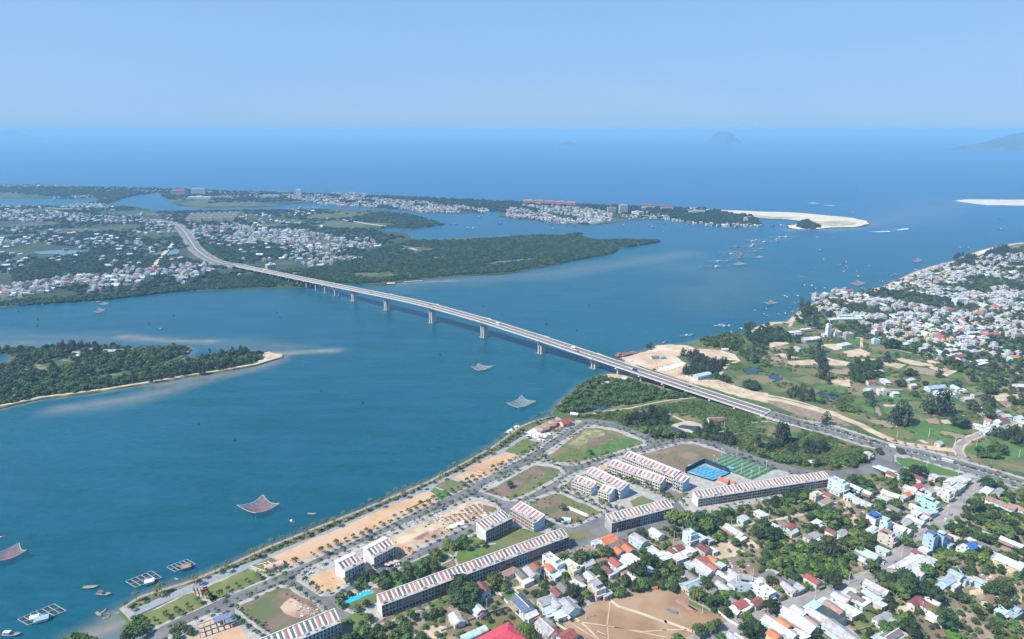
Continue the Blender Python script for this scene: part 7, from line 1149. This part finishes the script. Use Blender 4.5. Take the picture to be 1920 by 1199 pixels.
for u, v, L_, A_ in [(1830, 520, 60, 0), (1805, 530, 40, 0), (1900, 535, 50, .1), (1697, 570, 60, 0), (1788, 568, 40, .2), (1815, 556, 40, 0), (1862, 588, 50, .2), (1825, 607, 40, .2), (1670, 612, 90, 0), (1652, 624, 50, 0), (1733, 630, 60, 0), (1723, 643, 50, 0), (1700, 655, 50, .3), (1545, 680, 50, 0), (1610, 677, 60, .1), (1520, 720, 80, .15), (2000, 500, 60, 0), (2060, 497, 60, 0), (1995, 530, 50, 0), (1995, 516, 50, 0)]:
    (px, py), = zc([(u, v)]); x, y = G(px, py, 0); dx, dy = math.cos(A_) * L_ / 2, math.sin(A_) * L_ / 2 + 3; C4 = [PXL(x - dx, y - dy - 6, .4), PXL(x - dx, y - dy + 9, .4), PXL(x + dx, y + dy + 9, .4), PXL(x + dx, y + dy - 6, .4)]
    n0 = len(REG); before = set(bpy.data.objects.keys()); raft([C4[0], C4[3], C4[2], C4[1]], 3, 1, 'x', [(px + random.uniform(-3, 3), py, 6.5, 5, random.choice('wbk'))], True); o = [bpy.data.objects[n_] for n_ in set(bpy.data.objects.keys()) - before if n_.startswith('cage_raft')][0]; reg(o, 'floating cage raft', 'fish farm', 'cage rafts in the river mouth')
# ---- barge and yard machines
(px, py), (qx, qy) = zh([(525, 322), (705, 285)]); A_ = Vector(G(px, py, 0)); B_ = Vector(G(qx, qy, 0)); d = B_ - A_; o = single('barge', 'rusty flat work barge moored at the sandy yard by the bridge', 'barge', (*((A_ + B_) / 2), 0), math.atan2(d.y, d.x)); L_ = d.length / 2
m_rust = mat('rust_steel', (.30, .15, .11), (.20, .12, .10), .3)
sub(o, 'hull', MB().box(-L_, L_, -5.5, 5.5, -.6, 1.8), mat('barge_side', (.07, .08, .10))); sub(o, 'deck', MB().box(-L_ + .6, L_ - .6, -4.9, 4.9, 1.803, 2.0), m_rust); sub(o, 'boom', MB().cyl((-L_ * .4, 2, 3), (L_ * .95, 3, 8.5), .5, .3, 5), m_rust); sub(o, 'winch_house', MB().box(-L_ * .75, -L_ * .5, -2, 3, 2.0, 5), RM['o'])
def excavator(f, u, v, lab, c):
    (px, py), = f([(u, v)]); x, y = G(px, py); o = single('excavator', lab, 'excavator', (x, y, LZ), .6); sub(o, 'track', MB().box(-2.2, 2.2, -1.6, -.9, 0, .9), m_hull['dark']); sub(o, 'track', MB().box(-2.2, 2.2, .9, 1.6, 0, .9), m_hull['dark']); sub(o, 'body', MB().box(-2.2, 1.4, -1.4, 1.4, .95, 2.6), c); sub(o, 'boom', MB().cyl((1.2, 0, 2.2), (4.5, 0, 5), .35, .28, 5), c); sub(o, 'arm', MB().cyl((4.5, 0, 5), (6.4, 0, 2), .25, .2, 5), c); sub(o, 'bucket', MB().box(5.9, 7, -.6, .6, .8, 2), m_hull['dark'])
excavator(zh, 860, 432, 'orange excavator on the sand beside the bridge deck', RM['o']); excavator(zh, 945, 205, 'orange excavator at the river end of the sandy yard', RM['o']); excavator(zh, 1130, 270, 'small orange digger on the upper sand heap', RM['o'])
for f, u, v, L_, Wd, h, rz, rk, lab in [(zh, 1275, 500, 26, 10, 4, .5, 't', 'aqua barrel roofed site shed beside the haul road'), (zh, 870, 335, 14, 7, 3, .2, 'd', 'grey cluttered sheds on the sandy spit by the barge'), (zh, 925, 335, 9, 6, 4, .4, 'b', 'blue grey site hut at the sandy spit'), (zh, 1470, 268, 10, 6, 3, 0, 'w', 'white hut among the sandy tracks beyond the yard'), (zh, 435, 560, 10, 6, 3, .3, 'w', 'white hut hidden in the mangrove edge'), (zh, 170, 830, 9, 6, 3, -.3, 'w', 'white tin hut at the mangrove inlet'), (zh, 610, 525, 9, 4, 3, -.5, 'w', 'white boathouse at the headland tip'), (zi, 1020, 835, 17, 9, 3, .1, 'm', 'pink brown farmhouse beside the dark ponds'), (zi, 1090, 820, 7, 6, 3, .1, 'k', 'small annex of the farmhouse near the ponds'), (zi, 100, 760, 12, 8, 4, .2, 'k', 'hut in the casuarina grove'), (zj, 1440, 775, 8, 7, 6, .8, 'w', 'white kiosk by the highway junction bend'), (zj, 770, 835, 10, 5, 3, 0, 'w', 'white hut in the scrub beside the estate road')]:
    (px, py), = f([(u, v)]); x, y = G(px, py); o = house(x, y, L_, Wd, h, rz, rk, 'v' if 'barrel' in lab else 'g', None, int(px)); REG.pop(); del o['group']; o['label'] = lab; o['category'] = 'shed'
for i in range(7):      # huts on the left island
    u, v, L_, rk = [(590, 265, 16, 'g'), (650, 232, 8, 'k'), (690, 236, 8, 'k'), (825, 250, 18, 'g'), (590, 285, 10, 'w'), (30, 228, 10, 'k'), (900, 245, 14, 'd')][i]
    (px, py), = ze([(u, v)]); x, y = G(px, py); house(x, y, L_, 8, 4, .1, rk, 'g', None, 900 + i, False, 'village_house', grp='houses on the wooded island')
def tower(f, u, v, h, lab):
    (px, py), = f([(u, v)]); x, y = G(px, py); o = single('marker_tower', lab, 'tower', (x, y, LZ)); sub(o, 'column', MB().cyl((0, 0, 0), (0, 0, h), 1.2, .7, 8), m_wht); sub(o, 'lantern', MB().cyl((0, 0, h), (0, 0, h + 1.8), 1.2, .9, 8), RM['r'])
tower(ze, 1400, 365, 11, 'slim white marker tower in the trees of the island'); tower(ze, 505, 420, 7, 'short white marker among the island trees')
# ---- riverside structures
(px, py), = z1([(738, 865)]); x, y = G(px, py, LZ); o = single('lawn_sculpture', 'tall red panel sculpture standing on the riverside lawn', 'sculpture', (x, y, LZ), .5); sub(o, 'panel', MB().box(-1.8, 1.8, -.3, .3, .3, 5.2), RM['R']); sub(o, 'panel', MB().box(-.8, 2.4, .9, 1.3, .3, 6), RM['m']); sub(o, 'plinth', MB().box(-3, 3, -1.6, 1.8, 0, .3), m_pave)
for i in range(14):
    x, y = G(*z1([(655 + i * 9, 835 + (i % 3) * 24 + i * 1.5)])[0], LZ); pst = link('timber_post', MB().cyl((0, 0, 0), (0, 0, 4.2 + i % 3), .3, .22, 6).mesh('timber_post', m_hull['wood']), loc=(x, y, LZ)); reg(pst, 'brown timber post', 'post', 'timber posts on the riverside lawn')
(px, py), = z1([(1262, 668)]); x, y = G(px, py, LZ); o = single('garden_pavilion', 'vaulted garden pavilion with yellow end wall and pink roof', 'pavilion', (x, y, LZ), R(32)); n = 8; vs = []
for i in range(n + 1): t = math.pi * i / n; vs += [(-7, -math.cos(t) * 3.6, 2.2 + math.sin(t) * 2.6), (7, -math.cos(t) * 3.6, 2.2 + math.sin(t) * 2.6)]
sub(o, 'vault', MB().add(vs, [(2 * i, 2 * i + 1, 2 * i + 3, 2 * i + 2) for i in range(n)]), m_pink); sub(o, 'end_wall', MB().add([(-7.02, -3.6, 0)] + [(-7.02, v[1], v[2]) for v in vs[::2]] + [(-7.02, 3.6, 0)], [tuple(range(n + 3))]), mat('bright_yellow', (.75, .52, .03))); sub(o, 'side_wall', MB().box(-7, 7, -3.6, -3.4, 0, 2.2), m_cream); sub(o, 'side_wall', MB().box(-7, 7, 3.4, 3.6, 0, 2.2), m_cream)
m = MB()
for a, b_ in [((1080, 650), (1270, 715)), ((1130, 640), (1200, 625)), ((1090, 665), (1130, 680)), ((1120, 690), (1165, 715)), ((1140, 690), (1170, 680)), ((1210, 615), (1260, 650)), ((1280, 680), (1330, 690)), ((1180, 640), (1230, 655))]:
    A_ = Vector(G(*z1([a])[0], zz)); B_ = Vector(G(*z1([b_])[0], zz)); d = (B_ - A_).normalized(); n_ = Vector((-d.y, d.x)) * .5; m.add([(*(p + n_ * s_), zz + .35) for p, s_ in ((A_, 1), (B_, 1), (B_, -1), (A_, -1))], [(3, 2, 1, 0)])
o = link('garden_path', m.mesh('garden_path', mat('cream_paving', (.62, .55, .42)))); o['kind'] = 'structure'
# open steel frame on the lower left site
(px, py), = z1([(835, 1110)]); x, y = G(px, py, LZ); o = single('steel_frame', 'open frame of a house under construction with blue sheeting, lower left', 'building frame', (x, y, LZ), R(32)); m_st = mat('frame_steel', (.38, .33, .31), (.30, .22, .19), .5)
for i in range(7):
    for s_ in (-1, 0, 1): sub(o, 'column', MB().box(-12 + i * 4 - .2, -12 + i * 4 + .2, s_ * 5 - .2, s_ * 5 + .2, 0, 4.4), m_st)
    sub(o, 'rafter', MB().box(-12 + i * 4 - .22, -12 + i * 4 + .22, -5.6, 5.6, 4.4, 4.8), m_st)
for s_ in (-1, 0, 1): sub(o, 'beam', MB().box(-12.6, 12.6, s_ * 5 - .25, s_ * 5 + .25, 3.95, 4.35), m_st)
sub(o, 'sheeting', MB().box(-2, 12, -.5, 5.6, 4.85, 4.95), mat('blue_sheet', (.13, .17, .30), (.2, .22, .32), .6)); sub(o, 'sheeting', MB().box(5, 12, -5.6, -1, 4.85, 4.95), MATS['blue_sheet'])
# brown roofs of the riverside restaurant, red roofed house, plaza circle, jetty
for i in range(11):
    u = 860 + (i % 6) * 26 + (i // 6) * 30; v = 262 - (i % 6) * 13 - (i // 6) * 22 + (i % 2) * 6; (px, py), = z3([(u, v)]); x, y = G(px, py, LZ + 3); house(x, y, 9, 7, 3, R(32 if i % 2 else -58), 'k', 'g', m_brick, 500 + i, False, 'riverside_pavilion', 'brown', 'brown roofed pavilions on the riverside')
(px, py), = z3([(1040, 215)]); x, y = G(px, py, LZ + 3); o = house(x, y, 13, 9, 5, R(32), 'R', 'g', m_cream, 77); REG.pop(); del o['group']; o['label'] = 'house with bright red gable roof at the riverside road end'; o['category'] = 'house'
(px, py) = (1011, 817); x, y = G(px, py, zz); m = MB(); n = 32
for i in range(n): a, b_ = 2 * math.pi * i / n, 2 * math.pi * (i + 1) / n; m.add([(x + math.cos(t) * q_, y + math.sin(t) * q_, zz + .12) for t, q_ in ((a, 10), (b_, 10), (b_, 8.6), (a, 8.6))], [(0, 1, 2, 3)]); m.add([(x + math.cos(t) * q_, y + math.sin(t) * q_, zz + .12) for t, q_ in ((a, 5), (b_, 5), (b_, 4.2), (a, 4.2))], [(0, 1, 2, 3)])
o = link('plaza_rings', m.mesh('plaza_rings', m_path)); o['kind'] = 'structure'
A_ = Vector(G(*z3([(592, 288)])[0], .8)); B_ = Vector(G(*z3([(684, 230)])[0], .8)); d = (B_ - A_); o = single('jetty', 'white concrete jetty with short fingers beside the riverside plaza', 'jetty', (*A_, 0), math.atan2(d.y, d.x)); L_ = d.length
sub(o, 'walkway', MB().box(0, L_, -1.6, 1.6, -.8, 1), m_white)
for i in range(4): sub(o, 'finger', MB().box(L_ * (.08 + i * .27), L_ * (.08 + i * .27) + 1.6, -11, -1.6, -.8, .95), m_white)
sub(o, 'finger', MB().box(L_ * .3, L_ * .45, -16, -2, -.8, .9), m_white)
for i, (u, v) in enumerate([(725, 300), (740, 297), (765, 330), (860, 330), (950, 275), (840, 325)]):
    x, y = G(*z3([(u, v)])[0], zz); o = link('parasol', None, loc=(x, y, zz)); sub(o, 'pole', MB().cyl((0, 0, 0), (0, 0, 2.6), .08, .08, 5), m_st); sub(o, 'canopy', MB().cyl((0, 0, 2.3), (0, 0, 3), 2.2, .1, 8), mat('parasol_pink', (.6, .25, .25)) if i % 2 else m_hull['dark']); reg(o, 'plaza parasol', 'parasol', 'parasols on the riverside plaza')
# court fence, pitch lights, sign board, poles
def fence(nm, pts, h, m, lab, cat='fence', th=.15, post=6., z=LZ + .2):
    P = [Vector(q_) for q_ in W_(pts, z)]; root = single(nm, lab, cat, (*P[0], z)); O = P[0]
    for a, b_ in zip(P[:-1], P[1:]):
        d = b_ - a; L_ = d.length; d /= L_; n_ = Vector((-d.y, d.x)) * th; m_b = MB().add([(*(p - O + n_ * s_), z_) for z_ in (0, h) for p, s_ in ((a, -1), (b_, -1), (b_, 1), (a, 1))], [(3, 2, 1, 0), (4, 5, 6, 7), (0, 1, 5, 4), (1, 2, 6, 5), (2, 3, 7, 6), (3, 0, 4, 7)]); sub(root, 'fence_panel' if cat == 'fence' else 'wall_run', m_b, m)
    return root
m_navy = mat('navy_netting', (.02, .05, .09))
fence('court_fence', z4([(738, 422), (880, 352), (1065, 425)]), 5, m_navy, 'navy net fence along the back of the blue court'); fence('court_fence', z4([(1075, 432), (950, 492), (740, 428)]), 1.4, m_navy, 'low navy fence along the front of the blue court')
for i, (u, v) in enumerate([(950, 355), (1010, 305), (1125, 300), (1345, 400), (1290, 445), (1160, 420), (1230, 470), (975, 380)]):
    x, y = G(*z4([(u, v)])[0]); o = link('floodlight_mast', None, loc=(x, y, LZ)); sub(o, 'mast', MB().cyl((0, 0, 0), (0, 0, 9), .2, .14, 6), m_hull['white']); sub(o, 'lamp_head', MB().box(-.7, .7, -.25, .25, 8.6, 9.4), m_hull['white']); reg(o, 'white floodlight mast', 'floodlight', 'floodlights around the sports pitches')
(px, py), = z4([(1062, 408)]); x, y = G(px, py); o = single('sports_kiosk', 'light blue flat kiosk between the court and the pitch', 'kiosk', (x, y, LZ), .0); sub(o, 'wall', MB().box(-5, 5, -1.5, 1.5, 0, 2.6), m_lblu); sub(o, 'roof', MB().box(-5.4, 5.4, -1.9, 1.9, 2.6, 2.8), mat('sky_blue_sheet', (.1, .42, .65)))
for i, (u, v, s_) in enumerate([(1028, 480, 10), (1095, 492, 5)]): x, y = G(*z4([(u, v)])[0], LZ + 3); o = house(x, y, s_, s_ * .7, 3, R(-40), 'o', 'g', m_cream, 600 + i, False); REG.pop(); del o['group']; o['category'] = 'shed'; o['label'] = ['orange roofed canopy in front of the blue court', 'tiny orange roofed hut right of the court canopy'][i]
x, y = G(*zh([(800, 1050)])[0]); o = single('sign_board', 'blank white sign board beside the estate road corner', 'sign', (x, y, LZ), .4); sub(o, 'board', MB().box(-2.2, 2.2, -.1, .1, 2, 8.5), m_wht); sub(o, 'post', MB().cyl((-1.5, 0, 0), (-1.5, 0, 2), .12, .12, 5), m_st); sub(o, 'post', MB().cyl((1.5, 0, 0), (1.5, 0, 2), .12, .12, 5), m_st)
def pole(px, py, h=9.5):
    x, y = G(px, py); o = link('utility_pole', None, loc=(x, y, LZ), rz=R(60)); sub(o, 'mast', MB().cyl((0, 0, 0), (0, 0, h), .2, .13, 6), m_wht); sub(o, 'crossarm', MB().box(-1, 1, -.08, .08, h - .8, h - .6), m_st); reg(o, 'pale utility pole', 'pole', 'utility poles beside the streets')
for f, P in ((z6, [(1570, 800), (912, 1100), (305, 265), (1157, 75), (1280, 905), (1880, 640), (1015, 590), (560, 920), (820, 150)]), (z7, [(155, 680), (650, 430), (760, 300), (905, 160), (1080, 30), (1640, 620), (1500, 700), (840, 950)]), (z8, [(707, 355), (1187, 440), (950, 380), (1320, 230), (1640, 310), (855, 700), (1160, 215), (965, 150), (1300, 560)]), (z5, [(1475, 240), (1680, 560), (1190, 960), (300, 880), (820, 640)]), (zf, [(1203, 1040), (1400, 1100), (965, 145 + 900), (1715, 60), (1580, 300)]), (z4, [(465, 505), (1030, 90), (655, 935), (930, 555)])):
    for p in f(P): pole(*p)
for i, (x, y) in enumerate(along(W_(lerpl(.93)), 40, 0, 10) + along(W_(lerpl(.07)), 40, 0, 30)): reg(link('street_lamp', lamp_me, loc=(x, y, LZ + .3), rz=R(50) if i < 9 else R(230)), 'grey highway street lamp', 'street lamp', 'street lamps along the highway')
# walls
for pp, h, lab in [(z7([(1128, 105), (1530, 240)]), 2.4, 'long white garden wall across the green plot at the right'), (z5([(415, 745), (520, 870), (640, 990), (860, 935)]), 2, 'white boundary wall around the navy roofed house'), (z5([(550, 705), (640, 800), (720, 870)]), 1.6, 'white wall between the green yard and brown plot'), (z5([(-60, 1060), (250, 940), (480, 865)]), 1.6, 'long grey wall along the weedy plot at the bottom'), (z6([(750, 505), (900, 570), (1040, 620), (1200, 700)]), 1.8, 'white wall running behind the row of grey roofs'), (z6([(700, 905), (790, 980), (890, 1040)]), 1.8, 'white wall between the playing field and the street'), (z6([(440, 790), (560, 850), (640, 890)]), 1.2, 'low tan wall at the edge of the playing field'), (z5([(1200, 310), (1350, 370), (1420, 420)]), 1.5, 'pale wall beside the tilled garden and bushes'), (z5([(900, 1000), (1050, 1090), (1140, 1150)]), 1.8, 'white wall between the red roofed house and the field'), (z7([(60, 1060), (230, 1120), (380, 1080)]), .9, 'low stone wall around the yellowish lawn'), (z2([(1110, 1140), (1350, 1050), (1604, 960)]), 1.4, 'grey blockwork wall around the weedy lot beside the lane'), (z8([(1130, 795), (1460, 905)]), 1.0, 'low dark fence in front of the garden wall')]:
    fence('boundary_wall', pp, h, m_wht if 'white' in lab else m_grc, lab, 'wall', .15)
# red soil heap, sheets on the field, goal
x, y = G(*z5([(1330, 1115)])[0]); o = single('goal_frame', 'white goal frame standing on the bare playing field', 'goal', (x, y, LZ), R(-35)); sub(o, 'post', MB().cyl((-3, 0, 0), (-3, 0, 2.4), .12, .12, 5), m_wht); sub(o, 'post', MB().cyl((3, 0, 0), (3, 0, 2.4), .12, .12, 5), m_wht); sub(o, 'crossbar', MB().cyl((-3.1, 0, 2.4), (3.1, 0, 2.4), .12, .12, 5), m_wht)
def pile(f, u, v, L_, Wd, h, rz, m, lab, nm='brick_stack'):
    x, y = G(*f([(u, v)])[0]); o = link(nm, MB().add([(-L_, -Wd, 0), (L_, -Wd, 0), (L_, Wd, 0), (-L_, Wd, 0), (-L_ * .85, -Wd * .8, h), (L_ * .85, -Wd * .8, h), (L_ * .85, Wd * .8, h), (-L_ * .85, Wd * .8, h)], [(4, 5, 6, 7), (0, 1, 5, 4), (1, 2, 6, 5), (2, 3, 7, 6), (3, 0, 4, 7)]).mesh(nm, m), loc=(x, y, LZ + .1), rz=rz); tag(o, lab, 'pile')
pile(z6, 415, 850, 9, 1.6, 1.2, R(-50), m_brick, 'long red brown brick stack on the playing field'); pile(z6, 470, 875, 4, 1.4, 1.2, R(-50), m_brick, 'short brick stack beside the longer one'); pile(z6, 290, 900, 4.5, 2, .5, R(-30), RM['d'], 'grey sheet pile lying on the bare field', 'sheet_pile'); pile(z6, 130, 690, 2.4, 1.8, 2, 0, RM['o'], 'small orange tarpaulin at the corner of the field', 'tarpaulin'); pile(z3, 1130, 880, 12, 2, 1, R(-40), m_wht, 'white pipe stack on the brown lot with bushes', 'pipe_stack'); pile(z3, 1045, 950, 5, 3, 2.4, R(-10), RM['t'], 'aqua and white covered stall at the street corner', 'market_stall'); pile(z2, 1240, 345, 8, 3.5, 1.6, R(30), m_wht, 'white bags and forms on the foundation site', 'site_materials')
# ---- vehicles
m_tyre = mat('tyre', (.03, .03, .03)); CARC = {'white': m_hull['white'], 'black': mat('car_black', (.02, .022, .025), rough=.3), 'blue': mat('car_blue', (.03, .10, .32), rough=.3), 'silver': mat('car_silver', (.45, .46, .48), rough=.35, metal=.4), 'red': mat('car_red', (.45, .05, .05), rough=.35)}
def vehicle(x, y, z, rz, c, kind, lab=None, desc=None):
    root = link({'car': 'car', 'truck': 'truck', 'bus': 'bus'}[kind], None, loc=(x, y, z), rz=rz); L_, Wd = {'car': (4.6, 1.9), 'truck': (7.5, 2.4), 'bus': (10.5, 2.5)}[kind]; a, b = L_ / 2, Wd / 2; m = CARC[c]
    if kind == 'car':
        sub(root, 'body', MB().add([(x_ * a, y_ * b, z_) for z_, sx, ex in ((.35, 1, 1), (.95, .98, .97)) for x_, y_ in ((-sx, -1), (sx, -1), (sx, 1), (-sx, 1))], [(3, 2, 1, 0), (4, 5, 6, 7), (0, 1, 5, 4), (1, 2, 6, 5), (2, 3, 7, 6), (3, 0, 4, 7)]), m)
        sub(root, 'windows', MB().add([(x_, y_, z_) for z_, x0, x1, w in ((.95, -a * .85, a * .45, b * .92), (1.45, -a * .6, a * .12, b * .75)) for x_, y_ in ((x0, -w), (x1, -w), (x1, w), (x0, w))], [(0, 1, 5, 4), (1, 2, 6, 5), (2, 3, 7, 6), (3, 0, 4, 7)]), m_glass); sub(root, 'roof', MB().box(-a * .6, a * .12, -b * .75, b * .75, 1.45, 1.5), m)
    else:
        if kind == 'truck': sub(root, 'cargo_box', MB().box(-a, a * .45, -b, b, .9, 3.1), m); sub(root, 'cab', MB().box(a * .5, a, -b * .95, b * .95, .6, 2.5), CARC['white'])
        else: sub(root, 'body', MB().box(-a, a, -b, b, .5, 3), m); sub(root, 'windows', MB().box(-a * .95, a * 1.005, -b * 1.01, b * 1.01, 1.6, 2.4), m_glass)
    for sx in (-.6, .6):
        for sy in (-1, 1): sub(root, 'wheel', MB().cyl((sx * a, sy * b * .98, .36), (sx * a, sy * b * .78, .36), .36, .36, 8), m_tyre)
    if lab: tag(root, lab, 'vehicle')
    else: reg(root, desc or f'{c} parked {kind}', kind, 'parked vehicles')
ba = math.atan2(BD.y, BD.x)
def onbridge(px, py, lane, c, kind, lab):
    z_ = 25.
    for _ in range(8): x, y = G(px, py, z_); s = (Vector((x, y)) - BC).dot(BD); z_ = BZ(s) + .1
    x, y, z_ = BR(s, lane, .1); vehicle(x, y, z_, ba, c, kind, lab)
onbridge(932, 608, 4, 'white', 'truck', 'white box truck on the highest part of the bridge'); onbridge(936, 611.5, -4, 'white', 'car', 'white car beside the truck on the bridge'); onbridge(803, 573, 3.5, 'black', 'car', 'dark car near the top pier of the bridge'); onbridge(805, 578, -5, 'black', 'car', 'second dark car near the top pier'); onbridge(1076.5, 653, 4, 'white', 'truck', 'white van truck above the last river pier'); onbridge(1084.5, 659, -3, 'black', 'car', 'dark grey car behind the white van on the bridge'); onbridge(1112, 662, 4, 'silver', 'car', 'small silver car on the right part of the bridge'); onbridge(1192, 693, -3, 'blue', 'truck', 'dark blue truck on the right part of the bridge'); onbridge(620, 532, 4, 'silver', 'car', 'silver car on the left part of the bridge'); onbridge(700, 549, -4, 'red', 'car', 'red car on the left part of the bridge'); onbridge(1290, 727, 4, 'black', 'car', 'black car near the right end of the bridge'); onbridge(496, 508, 0, 'white', 'truck', 'white truck at the far end of the bridge')
ha = math.atan2(-.67, .74)
for f, u, v, c, k_ in [(z8, 690, 238, 'white', 'truck'), (z8, 1000, 328, 'white', 'car'), (z8, 1105, 345, 'white', 'bus'), (z8, 780, 262, 'silver', 'car'), (z8, 1290, 395, 'black', 'car'), (zj, 1000, 600, 'silver', 'car'), (z8, 1490, 425, 'red', 'car'), (z8, 380, 170, 'white', 'car'), (z8, 560, 190, 'black', 'car')]:
    x, y = G(*f([(u, v)])[0], LZ + .5); vehicle(x, y, LZ + .37, ha, c, k_, None, f'{c} {k_} on the highway')
for f, u, v, c, rz in [(z2, 690, 685, 'white', 40), (z2, 780, 640, 'white', 32), (z2, 620, 715, 'black', 60), (z2, 605, 725, 'silver', 60), (z2, 870, 592, 'silver', 32), (z3, 1145, 890 + 60, 'black', -30), (z4, 710, 622, 'white', 0), (z4, 690, 618, 'silver', 0), (z3, 985, 800 + 150, 'black', -30), (z2, 280, 555, 'black', 32), (z2, 130, 700, 'white', 32), (z1, 1500, 690, 'silver', 32), (z3, 860, 402, 'white', 45), (z3, 848, 398, 'silver', 45), (z7, 600, 480, 'blue', 52), (z7, 490, 560, 'black', 52), (z7, 480, 480, 'white', 52), (z7, 290, 670, 'black', 35), (z7, 900, 155, 'white', 52), (z6, 1280, 885, 'black', 35), (z8, 1090, 780, 'white', 52), (z8, 1130, 740, 'silver', 52), (z6, 840, 560, 'silver', 30), (z5, 15, 1005, 'blue', 20)]:
    x, y = G(*f([(u, v)])[0], LZ + .7); vehicle(x, y, LZ + .27, R(rz), c, 'car')
for i in range(6): x, y = G(*z2([(700 + i * 17, 650 - i * 6 + (i % 2) * 8)])[0], LZ + .3); o = link('market_umbrella', None, loc=(x, y, LZ + .2)); sub(o, 'pole', MB().cyl((0, 0, 0), (0, 0, 2.4), .06, .06, 5), m_st); sub(o, 'canopy', MB().cyl((0, 0, 2.2), (0, 0, 2.8), 1.8, .1, 8), m_pink); reg(o, 'pink cafe umbrella', 'umbrella', 'umbrellas beside the white terraces')
for i in range(10): x, y = G(*z2([(395 + i * 22, 890 - i * 8 + (i % 3) * 6)])[0], LZ + .3); reg(link('sun_lounger', MB().box(-1, .3, -.35, .35, .25, .4).add([(.3, -.35, .25), (.3, .35, .25), (1, .35, .8), (1, -.35, .8)], [(0, 1, 2, 3)]).mesh('sun_lounger', m_wht), loc=(x, y, zz), rz=R(-50)), 'white poolside lounger', 'lounger', 'loungers around the pool')
# tan debris, stones and rubble lying on bare ground
rb = MB(); rr = random.Random(9)
for f, P in ((zh, [(600, 320), (1000, 420), (1600, 640)]), (zi, [(1600, 760), (1800, 800)]), (z2, [(900, 330), (1350, 250)]), (z8, [(100, 700), (440, 720)]), (z6, [(740, 480), (1000, 560)]), (z7, [(1350, 560), (1750, 720)]), (z2, [(40, 940), (180, 1040)])):
    for _ in range(90):
        a, b_ = rr.choice(list(zip(P[:-1], P[1:]))); t = rr.random(); u, v = a[0] + (b_[0] - a[0]) * t + rr.gauss(0, 35), a[1] + (b_[1] - a[1]) * t + rr.gauss(0, 22); x, y = G(*f([(u, v)])[0]); s_ = rr.uniform(.3, 1.1); rb.box(x - s_, x + s_, y - s_ * .7, y + s_ * .7, LZ, LZ + .2 + s_ * .5, rr.choice((0, 0, 1, 2)))
tag(link('rubble', rb.mesh('rubble', [mat('stone_rubble', (.36, .30, .25)), m_wht, m_brick])), 'scattered rubble and materials on the bare ground', kind='stuff')
finish_labels()
